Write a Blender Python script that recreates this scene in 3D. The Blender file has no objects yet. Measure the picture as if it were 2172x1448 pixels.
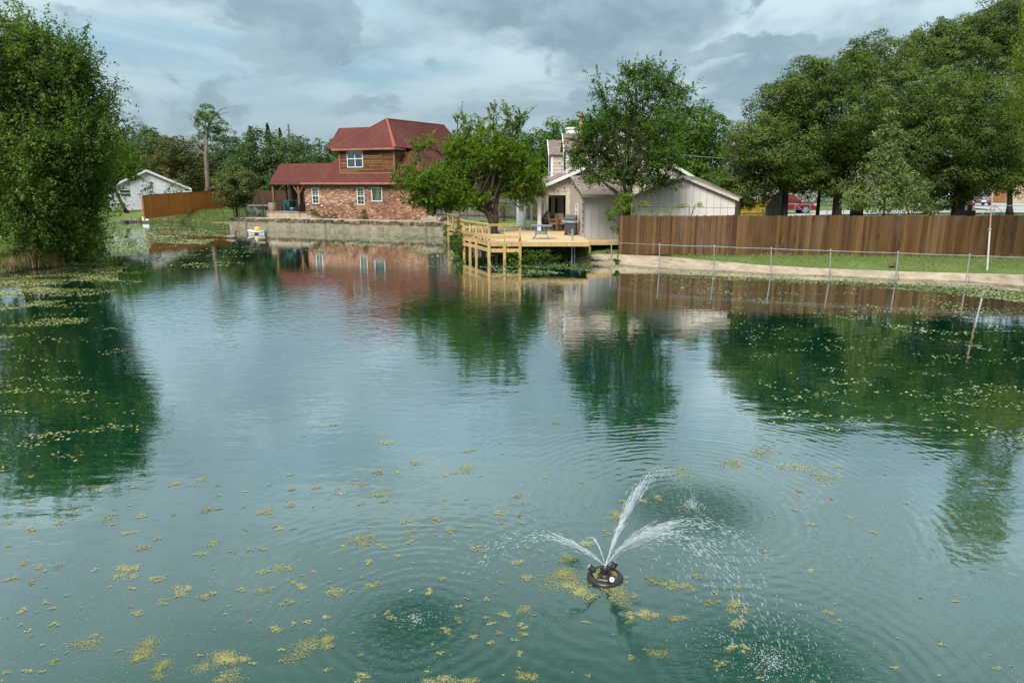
import bpy, math, random
import numpy as np

# ------------------------------------------------------------------ camera, world, sun, exposure
SC = bpy.context.scene
COL = SC.collection
FPX, CAMH, PITCH = 1448.0, 4.16, math.radians(13.0)
cam = bpy.data.cameras.new('camera')
cam.sensor_width = 36.0
cam.lens = 24.0
cam.clip_start = 0.1
cam.clip_end = 5000
camo = bpy.data.objects.new('camera', cam)
COL.objects.link(camo)
camo.location = (0, 0, CAMH)
camo.rotation_euler = (math.pi / 2 - PITCH, 0, 0)
SC.camera = camo
SC.view_settings.view_transform = 'Standard'
SC.view_settings.look = 'None'
SC.view_settings.exposure = 1.92
SC.view_settings.gamma = 1.0
SC.view_settings.use_curve_mapping = False
SC.cycles.use_denoising = True
SC.cycles.max_bounces = 6
SC.cycles.diffuse_bounces = 3
SC.cycles.transparent_max_bounces = 12
SC.cycles.caustics_reflective = False
SC.cycles.caustics_refractive = False

SUN_EL, SUN_AZ = math.radians(47), math.radians(204)      # azimuth from +Y, clockwise: behind the camera, to its left
sun = bpy.data.lights.new('sun', 'SUN')
sun.energy = 1.25
sun.angle = math.radians(28)
sun.color = (1.0, 0.97, 0.91)
suno = bpy.data.objects.new('sun', sun)
COL.objects.link(suno)
suno.rotation_euler = (math.pi / 2 - SUN_EL, 0, math.pi - SUN_AZ)
suno.location = (-10, -20, 40)


class NT:
    """small wrapper for writing node trees"""
    def __init__(s, tree):
        s.t = tree
        tree.nodes.clear()

    def n(s, kind, **kw):
        nd = s.t.nodes.new(kind)
        for k, v in kw.items():
            if k.startswith('_'):
                setattr(nd, k[1:], v)
            else:
                key = int(k[1:]) if k[0] == 'i' and k[1:].isdigit() else k.replace('__', ' ')
                if isinstance(v, tuple) and len(v) == 2 and hasattr(v[0], 'outputs'):
                    s.t.links.new(v[0].outputs[v[1]], nd.inputs[key])
                elif hasattr(v, 'outputs'):
                    s.t.links.new(v.outputs[0], nd.inputs[key])
                else:
                    nd.inputs[key].default_value = v
        return nd

    def math(s, op, a, b=None, c=None):
        nd = s.t.nodes.new('ShaderNodeMath')
        nd.operation = op
        for i, v in enumerate((a, b, c)):
            if v is None:
                continue
            if isinstance(v, tuple):
                s.t.links.new(v[0].outputs[v[1]], nd.inputs[i])
            elif hasattr(v, 'outputs'):
                s.t.links.new(v.outputs[0], nd.inputs[i])
            else:
                nd.inputs[i].default_value = v
        return nd

    def mix(s, fac, a, b, blend='MIX'):
        nd = s.t.nodes.new('ShaderNodeMix')
        nd.data_type = 'RGBA'
        nd.blend_type = blend
        for idx, v in ((0, fac), (6, a), (7, b)):
            if isinstance(v, tuple) and len(v) == 2 and hasattr(v[0], 'outputs'):
                s.t.links.new(v[0].outputs[v[1]], nd.inputs[idx])
            elif hasattr(v, 'outputs'):
                s.t.links.new(v.outputs[2] if v.bl_idname == 'ShaderNodeMix' else v.outputs[0], nd.inputs[idx])
            elif idx and len(v) == 3:
                nd.inputs[idx].default_value = (*v, 1)
            else:
                nd.inputs[idx].default_value = v
        return nd

    def ramp(s, fac, stops, interp='LINEAR'):
        nd = s.t.nodes.new('ShaderNodeValToRGB')
        cr = nd.color_ramp
        cr.interpolation = interp
        while len(cr.elements) < len(stops):
            cr.elements.new(0.5)
        for e, (p, c) in zip(cr.elements, stops):
            e.position = p
            e.color = (*c, 1) if len(c) == 3 else c
        s.l(fac, nd, 0)
        return nd

    def l(s, a, b, key):
        if isinstance(a, tuple):
            s.t.links.new(a[0].outputs[a[1]], b.inputs[key])
        else:
            s.t.links.new(a.outputs[2] if a.bl_idname == 'ShaderNodeMix' and a.data_type == 'RGBA' else a.outputs[0], b.inputs[key])

    def mapping(s, vec, scale=(1, 1, 1), rot=(0, 0, 0), loc=(0, 0, 0)):
        nd = s.t.nodes.new('ShaderNodeMapping')
        s.l(vec, nd, 0)
        nd.inputs['Scale'].default_value = scale
        nd.inputs['Rotation'].default_value = rot
        nd.inputs['Location'].default_value = loc
        return nd

    def noise(s, vec, scale, detail=4, rough=0.55, dist=0.0):
        nd = s.t.nodes.new('ShaderNodeTexNoise')
        if vec is not None:
            s.l(vec, nd, 0)
        nd.inputs['Scale'].default_value = scale
        nd.inputs['Detail'].default_value = detail
        nd.inputs['Roughness'].default_value = rough
        nd.inputs['Distortion'].default_value = dist
        return nd

    def maprange(s, v, a, b, c=0.0, d=1.0, smooth=True):
        nd = s.t.nodes.new('ShaderNodeMapRange')
        nd.interpolation_type = 'SMOOTHSTEP' if smooth else 'LINEAR'
        s.l(v, nd, 0)
        for i, x in enumerate((a, b, c, d)):
            nd.inputs[i + 1].default_value = x
        return nd


# overcast sky: Nishita blue behind layered stratocumulus
world = bpy.data.worlds.new('World')
SC.world = world
world.use_nodes = True
N = NT(world.node_tree)
sky = N.n('ShaderNodeTexSky', _sky_type='NISHITA', _sun_disc=False, _sun_elevation=SUN_EL, _sun_rotation=SUN_AZ,
          _air_density=1.0, _dust_density=2.0)
tc = N.n('ShaderNodeTexCoord')
sep = N.n('ShaderNodeSeparateXYZ', i0=(tc, 0))
zc = N.math('MAXIMUM', (sep, 2), 0.0)
cvec = N.n('ShaderNodeVectorMath', _operation='ADD', i0=(tc, 0))
cvec.inputs[1].default_value = (0.0, 0.0, 0.0)
m1 = N.mapping(cvec, (1.0, 1.0, 2.5), (0, 0.05, 0), (3.1, 1.7, 0.4))
m2 = N.mapping(cvec, (1.0, 1.0, 2.0), (0, -0.04, 0), (7.3, 2.2, 1.1))
m3 = N.mapping(cvec, (1.0, 1.0, 3.6), (0, 0.1, 0), (1.2, 5.2, 2.0))
n1 = N.noise(m1, 2.3, 8, 0.55, 0.35)
n2 = N.noise(m2, 4.6, 9, 0.58, 0.30)
n3 = N.noise(m3, 2.6, 6, 0.55, 0.4)
veil = N.mix(N.maprange(n3, 0.36, 0.60), (1.02, 1.72, 2.10), (1.98, 2.46, 2.66))     # thin high cloud, teal gaps to pale sheets
dark = N.maprange(n1, 0.45, 0.57)
puff = N.maprange(n2, 0.51, 0.57, 0.0, 0.9)
dk = N.math('MAXIMUM', dark, puff)
edge = N.noise(m2, 9.0, 7, 0.6)
dcol = N.mix(N.maprange(edge, 0.35, 0.65), (0.80, 1.17, 1.40), (1.24, 1.64, 1.87))
cl = N.mix(dk, veil, dcol)
hz2 = N.maprange(zc, 0.02, 0.20, 0.15, 1.0)                                          # overcast skies are dimmer low down
cl3 = N.mix(hz2, (1.00, 1.34, 1.54), cl)
cl3 = N.mix(N.maprange(zc, 0.24, 0.60, 0.0, 0.8), cl3, (1.60, 2.0, 2.2))
zen = N.maprange(zc, 0.20, 0.95, 1.0, 2.3, False)
cl4 = N.n('ShaderNodeVectorMath', _operation='SCALE', i0=(cl3, 2), Scale=zen)
fin = N.mix(0.975, sky, cl4)
bg = N.n('ShaderNodeBackground', Color=(fin, 2), Strength=0.085)
N.l(bg, N.n('ShaderNodeOutputWorld'), 0)

# ------------------------------------------------------------------ helpers
R = random.Random(11)
RS = np.random.default_rng(7)
CP, SP = math.cos(PITCH), math.sin(PITCH)


def ray(px, py):
    x = (px - 1086) / FPX
    y = (724 - py) / FPX
    return (x, CP + y * SP, -SP + y * CP)


def at(px, py, Y):
    d = ray(px, py)
    k = Y / d[1]
    return (d[0] * k, Y, CAMH + d[2] * k)


def gr(px, py, z=0.0):
    d = ray(px, py)
    k = (z - CAMH) / d[2]
    return (d[0] * k, d[1] * k, z)


class Frame:
    """local axes: u to the right along a facade, v away from the viewer, z absolute"""
    def __init__(s, O, th):
        s.O = O
        a = math.radians(th)
        s.a = -a
        s.r = (math.cos(a), -math.sin(a))
        s.d = (math.sin(a), math.cos(a))

    def P(s, u, v, z):
        return (s.O[0] + u * s.r[0] + v * s.d[0], s.O[1] + u * s.r[1] + v * s.d[1], z)

    def px(s, px, py, v=0.0):
        d = ray(px, py)
        ox, oy = s.O[0] + v * s.d[0], s.O[1] + v * s.d[1]
        k = (ox * s.d[0] + oy * s.d[1]) / (d[0] * s.d[0] + d[1] * s.d[1])
        X, Y = d[0] * k, d[1] * k
        return ((X - s.O[0]) * s.r[0] + (Y - s.O[1]) * s.r[1], CAMH + d[2] * k)


W0 = Frame((0, 0), 0)
ORG = {}


class MB:
    def __init__(s):
        s.v, s.f, s.m = [], [], []

    def face(s, *pts, m=0):
        i = len(s.v)
        s.v += [tuple(p) for p in pts]
        s.f.append(tuple(range(i, i + len(pts))))
        s.m.append(m)

    def hexa(s, p, m=0):
        """8 points: bottom ring 0-3 then top ring 4-7"""
        i = len(s.v)
        s.v += [tuple(q) for q in p]
        for f in ((0, 3, 2, 1), (4, 5, 6, 7), (0, 1, 5, 4), (1, 2, 6, 5), (2, 3, 7, 6), (3, 0, 4, 7)):
            s.f.append(tuple(i + k for k in f))
            s.m.append(m)

    def box(s, fr, u0, u1, v0, v1, z0, z1, m=0):
        P = fr.P
        s.hexa([P(u0, v0, z0), P(u1, v0, z0), P(u1, v1, z0), P(u0, v1, z0),
                P(u0, v0, z1), P(u1, v0, z1), P(u1, v1, z1), P(u0, v1, z1)], m)

    def prism(s, a, b, m=0):
        """two matching loops of points joined into a closed solid"""
        i, n = len(s.v), len(a)
        s.v += [tuple(p) for p in a] + [tuple(p) for p in b]
        s.f.append(tuple(i + k for k in range(n)))
        s.f.append(tuple(i + n + k for k in reversed(range(n))))
        s.m += [m, m]
        for k in range(n):
            q = (k + 1) % n
            s.f.append((i + k, i + n + k, i + n + q, i + q))
            s.m.append(m)

    def slab(s, pts, t, m=0):
        p = [np.array(q, float) for q in pts]
        nrm = np.zeros(3)
        for k in range(len(p)):
            a, b = p[k], p[(k + 1) % len(p)]
            nrm += np.cross(a, b)
        nrm /= np.linalg.norm(nrm)
        if nrm[2] < 0:
            nrm = -nrm
        s.prism([tuple(q) for q in p], [tuple(q - nrm * t) for q in p], m)

    def tube(s, pts, rad, n=6, m=0, cap=True):
        pts = [np.array(p, float) for p in pts]
        if not hasattr(rad, '__len__'):
            rad = [rad] * len(pts)
        i0 = len(s.v)
        ref = None
        for k, p in enumerate(pts):
            t = pts[min(k + 1, len(pts) - 1)] - pts[max(k - 1, 0)]
            t /= (np.linalg.norm(t) + 1e-9)
            if ref is None:
                ref = np.array([1.0, 0, 0]) if abs(t[0]) < 0.8 else np.array([0, 1.0, 0])
            b = np.cross(t, ref)
            b /= (np.linalg.norm(b) + 1e-9)
            ref = np.cross(b, t)
            for j in range(n):
                a = 2 * math.pi * j / n
                s.v.append(tuple(p + (ref * math.cos(a) + b * math.sin(a)) * rad[k]))
        for k in range(len(pts) - 1):
            for j in range(n):
                q = (j + 1) % n
                s.f.append((i0 + k * n + j, i0 + k * n + q, i0 + (k + 1) * n + q, i0 + (k + 1) * n + j))
                s.m.append(m)
        if cap:
            s.f.append(tuple(i0 + j for j in reversed(range(n))))
            e = i0 + (len(pts) - 1) * n
            s.f.append(tuple(e + j for j in range(n)))
            s.m += [m, m]

    def lathe(s, c, prof, n=16, m=0, sx=1.0, sy=1.0):
        i0 = len(s.v)
        for (r, z) in prof:
            for j in range(n):
                a = 2 * math.pi * j / n
                s.v.append((c[0] + r * math.cos(a) * sx, c[1] + r * math.sin(a) * sy, c[2] + z))
        for k in range(len(prof) - 1):
            for j in range(n):
                q = (j + 1) % n
                s.f.append((i0 + k * n + j, i0 + k * n + q, i0 + (k + 1) * n + q, i0 + (k + 1) * n + j))
                s.m.append(m)
        s.f.append(tuple(i0 + j for j in reversed(range(n))))
        e = i0 + (len(prof) - 1) * n
        s.f.append(tuple(e + j for j in range(n)))
        s.m += [m, m]

    def build(s, name, mat, parent=None, org=None, smooth=False, kind=None, tint=None):
        if parent is not None:
            org = ORG[parent.name]
        elif org is None:
            a = np.array(s.v)
            org = ((a[:, 0].min() + a[:, 0].max()) / 2, (a[:, 1].min() + a[:, 1].max()) / 2, a[:, 2].min())
        me = bpy.data.meshes.new(name)
        me.from_pydata([(x - org[0], y - org[1], z - org[2]) for x, y, z in s.v], [], s.f)
        mats = mat if isinstance(mat, (list, tuple)) else [mat]
        for q in mats:
            me.materials.append(q)
        if len(mats) > 1:
            me.polygons.foreach_set('material_index', s.m)
        if smooth:
            me.polygons.foreach_set('use_smooth', [True] * len(me.polygons))
        if tint is not None:
            at_ = me.attributes.new('tint', 'FLOAT', 'FACE')
            at_.data.foreach_set('value', tint)
        o = bpy.data.objects.new(name, me)
        COL.objects.link(o)
        if parent is not None:
            o.parent = parent
        else:
            o.location = org
        ORG[o.name] = org
        if kind:
            o['kind'] = kind
        return o


def tag(o, label, cat, group=None):
    o['label'] = label
    o['category'] = cat
    if group:
        o['group'] = group
    return o


def thing(name, loc, label, cat, group=None):
    o = bpy.data.objects.new(name, None)
    o.empty_display_size = 0.2
    COL.objects.link(o)
    o.location = loc
    ORG[o.name] = tuple(loc)
    return tag(o, label, cat, group)


def copy_tree(o, loc, rotz=None, label=None):
    c = o.copy()
    COL.objects.link(c)
    c.location = loc
    if rotz is not None:
        c.rotation_euler = (0, 0, rotz)
    if label:
        c['label'] = label
    ORG[c.name] = tuple(loc)
    for ch in list(o.children):
        d = ch.copy()
        COL.objects.link(d)
        d.parent = c
        for g in list(ch.children):
            e = g.copy()
            COL.objects.link(e)
            e.parent = d
    return c


def inst(name, me, parent, loc, rotz=0.0):
    """one repeat of a small piece, sharing mesh data, placed in world space under its thing"""
    o = bpy.data.objects.new(name, me)
    COL.objects.link(o)
    o.parent = parent
    g = ORG[parent.name]
    o.location = (loc[0] - g[0], loc[1] - g[1], loc[2] - g[2])
    o.rotation_euler = (0, 0, rotz)
    return o


# ------------------------------------------------------------------ materials
def newmat(name):
    m = bpy.data.materials.new(name)
    m.use_nodes = True
    return m, NT(m.node_tree)


def out(n, sh):
    o = n.n('ShaderNodeOutputMaterial')
    n.l(sh, o, 0)


def plain(name, c1, c2=None, rough=0.7, scale=3.0, stretch=(1, 1, 1), bump=0.0, bscale=30.0, spec=0.3, metal=0.0, rand=0.0, coat=0.0,
          streak=None):
    """two-tone noise colour, optional per-object variation, fine relief, optional dirt streaks"""
    m, n = newmat(name)
    geo = n.n('ShaderNodeNewGeometry')
    mp = n.mapping((geo, 0), stretch)
    nz = n.noise(mp, scale, 6, 0.6)
    c2 = c2 or tuple(x * 0.75 for x in c1)
    col = n.mix(n.maprange(nz, 0.32, 0.68), c1, c2)
    if rand:
        oi = n.n('ShaderNodeObjectInfo')
        col = n.mix(1.0, col, n.ramp((oi, 5), [(0, (1 - rand,) * 3), (1, (1 + rand,) * 3)]), 'MULTIPLY')
    if streak:
        sc, lo, hi, sm = streak
        s2 = n.noise(n.mapping((geo, 0), sm), sc, 5, 0.65)
        col = n.mix(n.maprange(s2, lo, hi), col, tuple(x * 0.28 for x in c1))
    b = n.n('ShaderNodeBsdfPrincipled', Roughness=rough, Metallic=metal)
    n.l(col, b, 'Base Color')
    b.inputs['Specular IOR Level'].default_value = spec
    if coat:
        b.inputs['Coat Weight'].default_value = coat
        b.inputs['Coat Roughness'].default_value = 0.06
    if bump:
        bn = n.noise((geo, 0), bscale, 5, 0.6)
        bp = n.n('ShaderNodeBump', Strength=0.8, Distance=bump, Height=bn)
        n.l(bp, b, 'Normal')
    out(n, b)
    return m


def wood(name, cols, grain=14.0, rough=0.75, along=(1, 1, 0.06), knots=True, stain=None):
    """boards: colour picked per object, grain along the board, some knots"""
    m, n = newmat(name)
    geo = n.n('ShaderNodeNewGeometry')
    oi = n.n('ShaderNodeObjectInfo')
    base = n.ramp((oi, 5), [(i / (len(cols) - 1), c) for i, c in enumerate(cols)])
    off = n.n('ShaderNodeVectorMath', _operation='ADD')
    n.l((geo, 0), off, 0)
    cx = n.n('ShaderNodeCombineXYZ')
    n.l(n.math('MULTIPLY', (oi, 5), 37.0), cx, 2)
    n.l(cx, off, 1)
    g = n.noise(n.mapping(off, along), grain, 5, 0.6, 0.6)
    col = n.mix(n.maprange(g, 0.35, 0.7, 0.0, 0.55), base, n.mix(1.0, base, (0.45, 0.42, 0.38), 'MULTIPLY'))
    if knots:
        k = n.noise(n.mapping(off, (along[0] * .6 + .4, along[1] * .6 + .4, along[2] * .6 + .25)), 3.2, 2, 0.5)
        col = n.mix(n.maprange(k, 0.63, 0.72, 0.0, 0.7), col, n.mix(1.0, base, (0.3, 0.25, 0.2), 'MULTIPLY'))
    if stain:
        s = n.noise(n.mapping((geo, 0), (2.2, 2.2, 0.5)), stain[0], 4, 0.6)
        col = n.mix(n.maprange(s, stain[1], stain[2]), col, stain[3])
    b = n.n('ShaderNodeBsdfPrincipled', Roughness=rough)
    b.inputs['Specular IOR Level'].default_value = 0.2
    n.l(col, b, 'Base Color')
    bp = n.n('ShaderNodeBump', Strength=0.5, Distance=0.01, Height=g)
    n.l(bp, b, 'Normal')
    out(n, b)
    return m


def tinted(name, stops, rough=0.7, trans=0.0, spec=0.25, nscale=0, namt=0.3):
    """colour from a per-piece 'tint' value"""
    m, n = newmat(name)
    a = n.n('ShaderNodeAttribute', _attribute_name='tint')
    col = n.ramp((a, 2), stops)
    if nscale:
        geo = n.n('ShaderNodeNewGeometry')
        nz = n.noise((geo, 0), nscale, 4, 0.6)
        col = n.mix(n.maprange(nz, 0.35, 0.65, 0.0, namt), col, n.mix(1.0, col, (0.45, 0.5, 0.45), 'MULTIPLY'))
    b = n.n('ShaderNodeBsdfPrincipled', Roughness=rough)
    b.inputs['Specular IOR Level'].default_value = spec
    n.l(col, b, 'Base Color')
    if trans:
        t = n.n('ShaderNodeBsdfTranslucent')
        n.l(n.mix(1.0, col, (1.3, 1.45, 0.6), 'MULTIPLY'), t, 0)
        ms = n.n('ShaderNodeMixShader', i0=trans)
        n.l(b, ms, 1)
        n.l(t, ms, 2)
        b = ms
    out(n, b)
    return m


def leafmat(name, d, c, l, trans=0.3):
    return tinted(name, [(0.0, d), (0.5, c), (1.0, l)], 0.6, trans, 0.14)


M = {}
M['leaf_elm'] = leafmat('leaf_elm', (0.042, 0.084, 0.019), (0.110, 0.170, 0.034), (0.215, 0.275, 0.062), 0.36)
M['leaf_oak'] = leafmat('leaf_oak', (0.032, 0.066, 0.013), (0.078, 0.122, 0.022), (0.155, 0.2, 0.046), 0.28)
M['leaf_far'] = leafmat('leaf_far', (0.038, 0.078, 0.030), (0.078, 0.126, 0.046), (0.130, 0.180, 0.062), 0.28)
M['leaf_brownish'] = leafmat('leaf_brownish', (0.048, 0.056, 0.02), (0.105, 0.11, 0.034), (0.17, 0.155, 0.052), 0.28)
M['leaf_bright'] = leafmat('leaf_bright', (0.055, 0.115, 0.01), (0.125, 0.205, 0.016), (0.22, 0.3, 0.032), 0.36)
M['leaf_mid'] = leafmat('leaf_mid', (0.032, 0.078, 0.012), (0.076, 0.148, 0.022), (0.145, 0.220, 0.038), 0.34)
M['leaf_pale'] = leafmat('leaf_pale', (0.065, 0.105, 0.03), (0.135, 0.19, 0.06), (0.26, 0.31, 0.11), 0.3)
M['leaf_yellow'] = leafmat('leaf_yellow', (0.10, 0.14, 0.02), (0.18, 0.22, 0.03), (0.28, 0.30, 0.05), 0.35)
M['leaf_magnolia'] = leafmat('leaf_magnolia', (0.045, 0.070, 0.018), (0.125, 0.145, 0.042), (0.31, 0.28, 0.12), 0.2)
M['leaf_conifer'] = leafmat('leaf_conifer', (0.012, 0.026, 0.015), (0.022, 0.042, 0.022), (0.036, 0.058, 0.026), 0.1)
M['blade'] = tinted('blade', [(0.0, (0.10, 0.145, 0.035)), (0.5, (0.19, 0.245, 0.07)), (0.85, (0.28, 0.30, 0.11)), (1.0, (0.36, 0.32, 0.15))], 0.7, 0.25)
M['dry_grass'] = tinted('dry_grass', [(0.0, (0.14, 0.17, 0.05)), (0.45, (0.34, 0.26, 0.13)), (1.0, (0.52, 0.40, 0.24))], 0.7, 0.2)
M['algae_near'] = tinted('algae_near', [(0.0, (0.13, 0.13, 0.04)), (0.5, (0.29, 0.27, 0.09)), (1.0, (0.43, 0.39, 0.16))], 0.6, 0.0)
M['algae_far'] = tinted('algae_far', [(0.0, (0.10, 0.15, 0.045)), (0.5, (0.20, 0.255, 0.095)), (1.0, (0.36, 0.39, 0.18))], 0.65, 0.0)
M['algae_olive'] = tinted('algae_olive', [(0.0, (0.11, 0.13, 0.03)), (0.5, (0.23, 0.235, 0.065)), (1.0, (0.38, 0.36, 0.15))], 0.65, 0.0)
M['bark'] = plain('bark', (0.075, 0.055, 0.040), (0.025, 0.018, 0.014), 0.9, 9, (1, 1, 0.25), 0.03, 20)
M['bark_pale'] = plain('bark_pale', (0.23, 0.19, 0.15), (0.11, 0.09, 0.07), 0.9, 9, (1, 1, 0.25), 0.03, 20)
M['brick'] = tinted('brick', [(0.0, (0.13, 0.072, 0.060)), (0.18, (0.24, 0.115, 0.078)), (0.5, (0.38, 0.185, 0.115)), (0.78, (0.47, 0.25, 0.16)),
                              (0.9, (0.54, 0.34, 0.23)), (1.0, (0.64, 0.47, 0.35))], 0.85, 0.0, 0.15, 9)
M['mortar'] = plain('mortar', (0.33, 0.24, 0.19), (0.22, 0.16, 0.13), 0.9, 8)
M['fence_brown'] = wood('fence_brown', [(0.072, 0.036, 0.014), (0.14, 0.073, 0.028), (0.098, 0.050, 0.018), (0.19, 0.104, 0.043), (0.118, 0.060, 0.023),
                                        (0.084, 0.042, 0.016), (0.155, 0.080, 0.031)], 16, 0.75, (1, 1, 0.06), True, (0.55, 0.52, 0.80, (0.14, 0.095, 0.062)))
M['fence_orange'] = wood('fence_orange', [(0.50, 0.155, 0.028), (0.66, 0.21, 0.030), (0.58, 0.19, 0.036), (0.46, 0.15, 0.034)], 10, 0.75, (1, 1, .08), False,
                         (0.7, 0.54, 0.72, (0.38, 0.21, 0.11)))
M['gate_brown'] = wood('gate_brown', [(0.30, 0.13, 0.06), (0.36, 0.16, 0.075)], 10)
M['fence_grey'] = wood('fence_grey', [(0.17, 0.14, 0.125), (0.25, 0.21, 0.19), (0.20, 0.17, 0.15), (0.28, 0.24, 0.22)], 12)
M['fence_dark'] = wood('fence_dark', [(0.06, 0.03, 0.022), (0.10, 0.05, 0.032), (0.08, 0.04, 0.028)], 12)
M['fence_yellow'] = wood('fence_yellow', [(0.42, 0.27, 0.045), (0.56, 0.37, 0.07), (0.48, 0.31, 0.055)], 12)
M['deck_wood'] = wood('deck_wood', [(0.52, 0.33, 0.125), (0.64, 0.43, 0.19), (0.58, 0.38, 0.155), (0.68, 0.47, 0.23)], 10, 0.7, (1, 1, .15))
M['deck_floor'] = tinted('deck_floor', [(0.0, (0.56, 0.38, 0.20)), (0.5, (0.64, 0.45, 0.25)), (1.0, (0.72, 0.52, 0.31))], 0.75, 0, 0.2, 5, 0.25)
M['siding_brown'] = wood('siding_brown', [(0.105, 0.042, 0.017), (0.25, 0.118, 0.048), (0.14, 0.056, 0.022), (0.33, 0.175, 0.078)], 9, 0.7, (.12, .12, 3.0), False,
                         (2.2, 0.56, 0.66, (0.07, 0.028, 0.012)))
M['post_wood'] = plain('post_wood', (0.26, 0.14, 0.07), (0.15, 0.075, 0.04), 0.8, 8, (1, 1, .2), 0.01)
M['trim_orange'] = plain('trim_orange', (0.36, 0.165, 0.10), (0.27, 0.12, 0.075), 0.6, 3)
M['ridge_cap'] = plain('ridge_cap', (0.30, 0.085, 0.045), (0.22, 0.06, 0.035), 0.8, 4)
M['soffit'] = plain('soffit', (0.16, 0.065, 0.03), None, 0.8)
M['white'] = plain('white', (0.76, 0.76, 0.75), (0.66, 0.66, 0.65), 0.5, 4)
M['white_siding'] = plain('white_siding', (0.80, 0.80, 0.82), (0.72, 0.72, 0.75), 0.6, 2)
M['tan'] = plain('tan', (0.56, 0.485, 0.405), (0.49, 0.42, 0.35), 0.75, 1.5, (1, 1, 1), 0.004)
M['tan_dark'] = plain('tan_dark', (0.36, 0.26, 0.15), (0.28, 0.2, 0.12), 0.75, 1.5)
M['shed'] = plain('shed', (0.69, 0.61, 0.56), (0.62, 0.545, 0.49), 0.75, 1.2, (1, 1, .3), 0.004)
M['shed_grey'] = plain('shed_grey', (0.49, 0.48, 0.475), (0.43, 0.42, 0.41), 0.75, 1.2, (1, 1, .2), 0.004)
M['dark'] = plain('dark', (0.022, 0.020, 0.020), None, 0.6)
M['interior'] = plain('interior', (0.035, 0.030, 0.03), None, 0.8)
M['black_metal'] = plain('black_metal', (0.018, 0.018, 0.02), None, 0.4, 5, (1, 1, 1), 0, 1, 0.5)
M['grill_grey'] = plain('grill_grey', (0.085, 0.085, 0.09), (0.06, 0.06, 0.065), 0.38, 4, (1, 1, 1), 0, 1, 0.5, 0.3)
M['steel'] = plain('steel', (0.34, 0.35, 0.36), (0.24, 0.25, 0.26), 0.6, 6, (1, 1, .3), 0, 1, 0.4, 0.2)
M['rusty'] = plain('rusty', (0.66, 0.62, 0.58), (0.60, 0.55, 0.50), 0.7, 3, (1, 1, .5), 0, 1, .3)
M['rust_pale'] = plain('rust_pale', (0.50, 0.36, 0.27), (0.36, 0.16, 0.08), 0.8, 2.2, (1, 1, .6))
M['concrete'] = plain('concrete', (0.37, 0.31, 0.225), (0.23, 0.19, 0.135), 0.9, 1.6, (1, 1, 1.2), 0.012, 14, 0.2, 0, 0, 0, (1.5, 0.50, 0.74, (1.6, 1.6, 0.22)))
M['bank'] = plain('bank', (0.42, 0.325, 0.235), (0.29, 0.215, 0.15), 0.9, 1.5, (1, 1, 2), 0.03, 7, 0.2, 0, 0.10, 0, (1.1, 0.56, 0.74, (1, 1, 2)))
M['stone'] = plain('stone', (0.20, 0.145, 0.085), (0.045, 0.036, 0.024), 0.95, 3.5, (1, 1, 1), 0.05, 7, 0.15, 0, 0.45)
M['slab'] = plain('slab', (0.46, 0.38, 0.28), (0.32, 0.26, 0.19), 0.9, 2.0, (1, 1, 1), 0.01, 12, 0.2, 0, 0, 0, (1.2, 0.55, 0.72, (1, 1, 0.6)))
M['road'] = plain('road', (0.40, 0.37, 0.34), (0.32, 0.295, 0.27), 0.9, 0.8)
M['rock'] = plain('rock', (0.21, 0.17, 0.13), (0.09, 0.07, 0.055), 0.9, 5, (1, 1, 1), 0.04, 8, 0.2, 0, 0.3)
M['curtain'] = plain('curtain', (0.34, 0.46, 0.42), (0.20, 0.30, 0.28), 0.9, 9, (3, 3, 0.05))
M['wicker'] = plain('wicker', (0.25, 0.16, 0.09), (0.15, 0.09, 0.05), 0.7, 25)
M['chair_wood'] = plain('chair_wood', (0.60, 0.52, 0.46), (0.50, 0.43, 0.38), 0.8, 6)
M['blue_paint'] = plain('blue_paint', (0.10, 0.29, 0.40), (0.08, 0.23, 0.32), 0.5, 5)
M['bin_green'] = plain('bin_green', (0.015, 0.15, 0.115), (0.012, 0.11, 0.09), 0.5, 3)
M['blue_bin'] = plain('blue_bin', (0.03, 0.12, 0.32), None, 0.5)
M['red_paint'] = plain('red_paint', (0.22, 0.012, 0.022), (0.20, 0.01, 0.02), 0.3, 2, (1, 1, 1), 0, 1, .5, 0.2, 0, 0.8)
M['silver_paint'] = plain('silver_paint', (0.42, 0.43, 0.45), None, 0.3, 2, (1, 1, 1), 0, 1, .5, 0.5, 0, 0.8)
M['tyre'] = plain('tyre', (0.02, 0.02, 0.02), None, 0.85)
M['rim'] = plain('rim', (0.55, 0.55, 0.56), None, 0.3, 3, (1, 1, 1), 0, 1, .5, 0.8)
M['lamp_red'] = plain('lamp_red', (0.45, 0.02, 0.03), None, 0.25)
M['lamp_clear'] = plain('lamp_clear', (0.65, 0.67, 0.70), None, 0.15)
M['hull'] = plain('hull', (0.82, 0.83, 0.83), (0.76, 0.77, 0.78), 0.45, 4)
M['dome'] = plain('dome', (0.70, 0.42, 0.10), (0.60, 0.34, 0.07), 0.5, 5)
M['float_black'] = plain('float_black', (0.028, 0.024, 0.028), (0.018, 0.016, 0.018), 0.32, 12, (1, 1, 1), 0.001, 60, 0.5)
M['lens'] = plain('lens', (0.70, 0.68, 0.62), (0.5, 0.48, 0.44), 0.2, 20)
M['goose_body'] = plain('goose_body', (0.30, 0.24, 0.19), (0.18, 0.14, 0.11), 0.8, 12)
M['goose_dark'] = plain('goose_dark', (0.02, 0.018, 0.018), None, 0.6)
M['goose_white'] = plain('goose_white', (0.6, 0.58, 0.55), None, 0.8)
M['brown_plank'] = plain('brown_plank', (0.34, 0.26, 0.17), (0.24, 0.18, 0.12), 0.85, 5, (.3, .3, 1))
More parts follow.
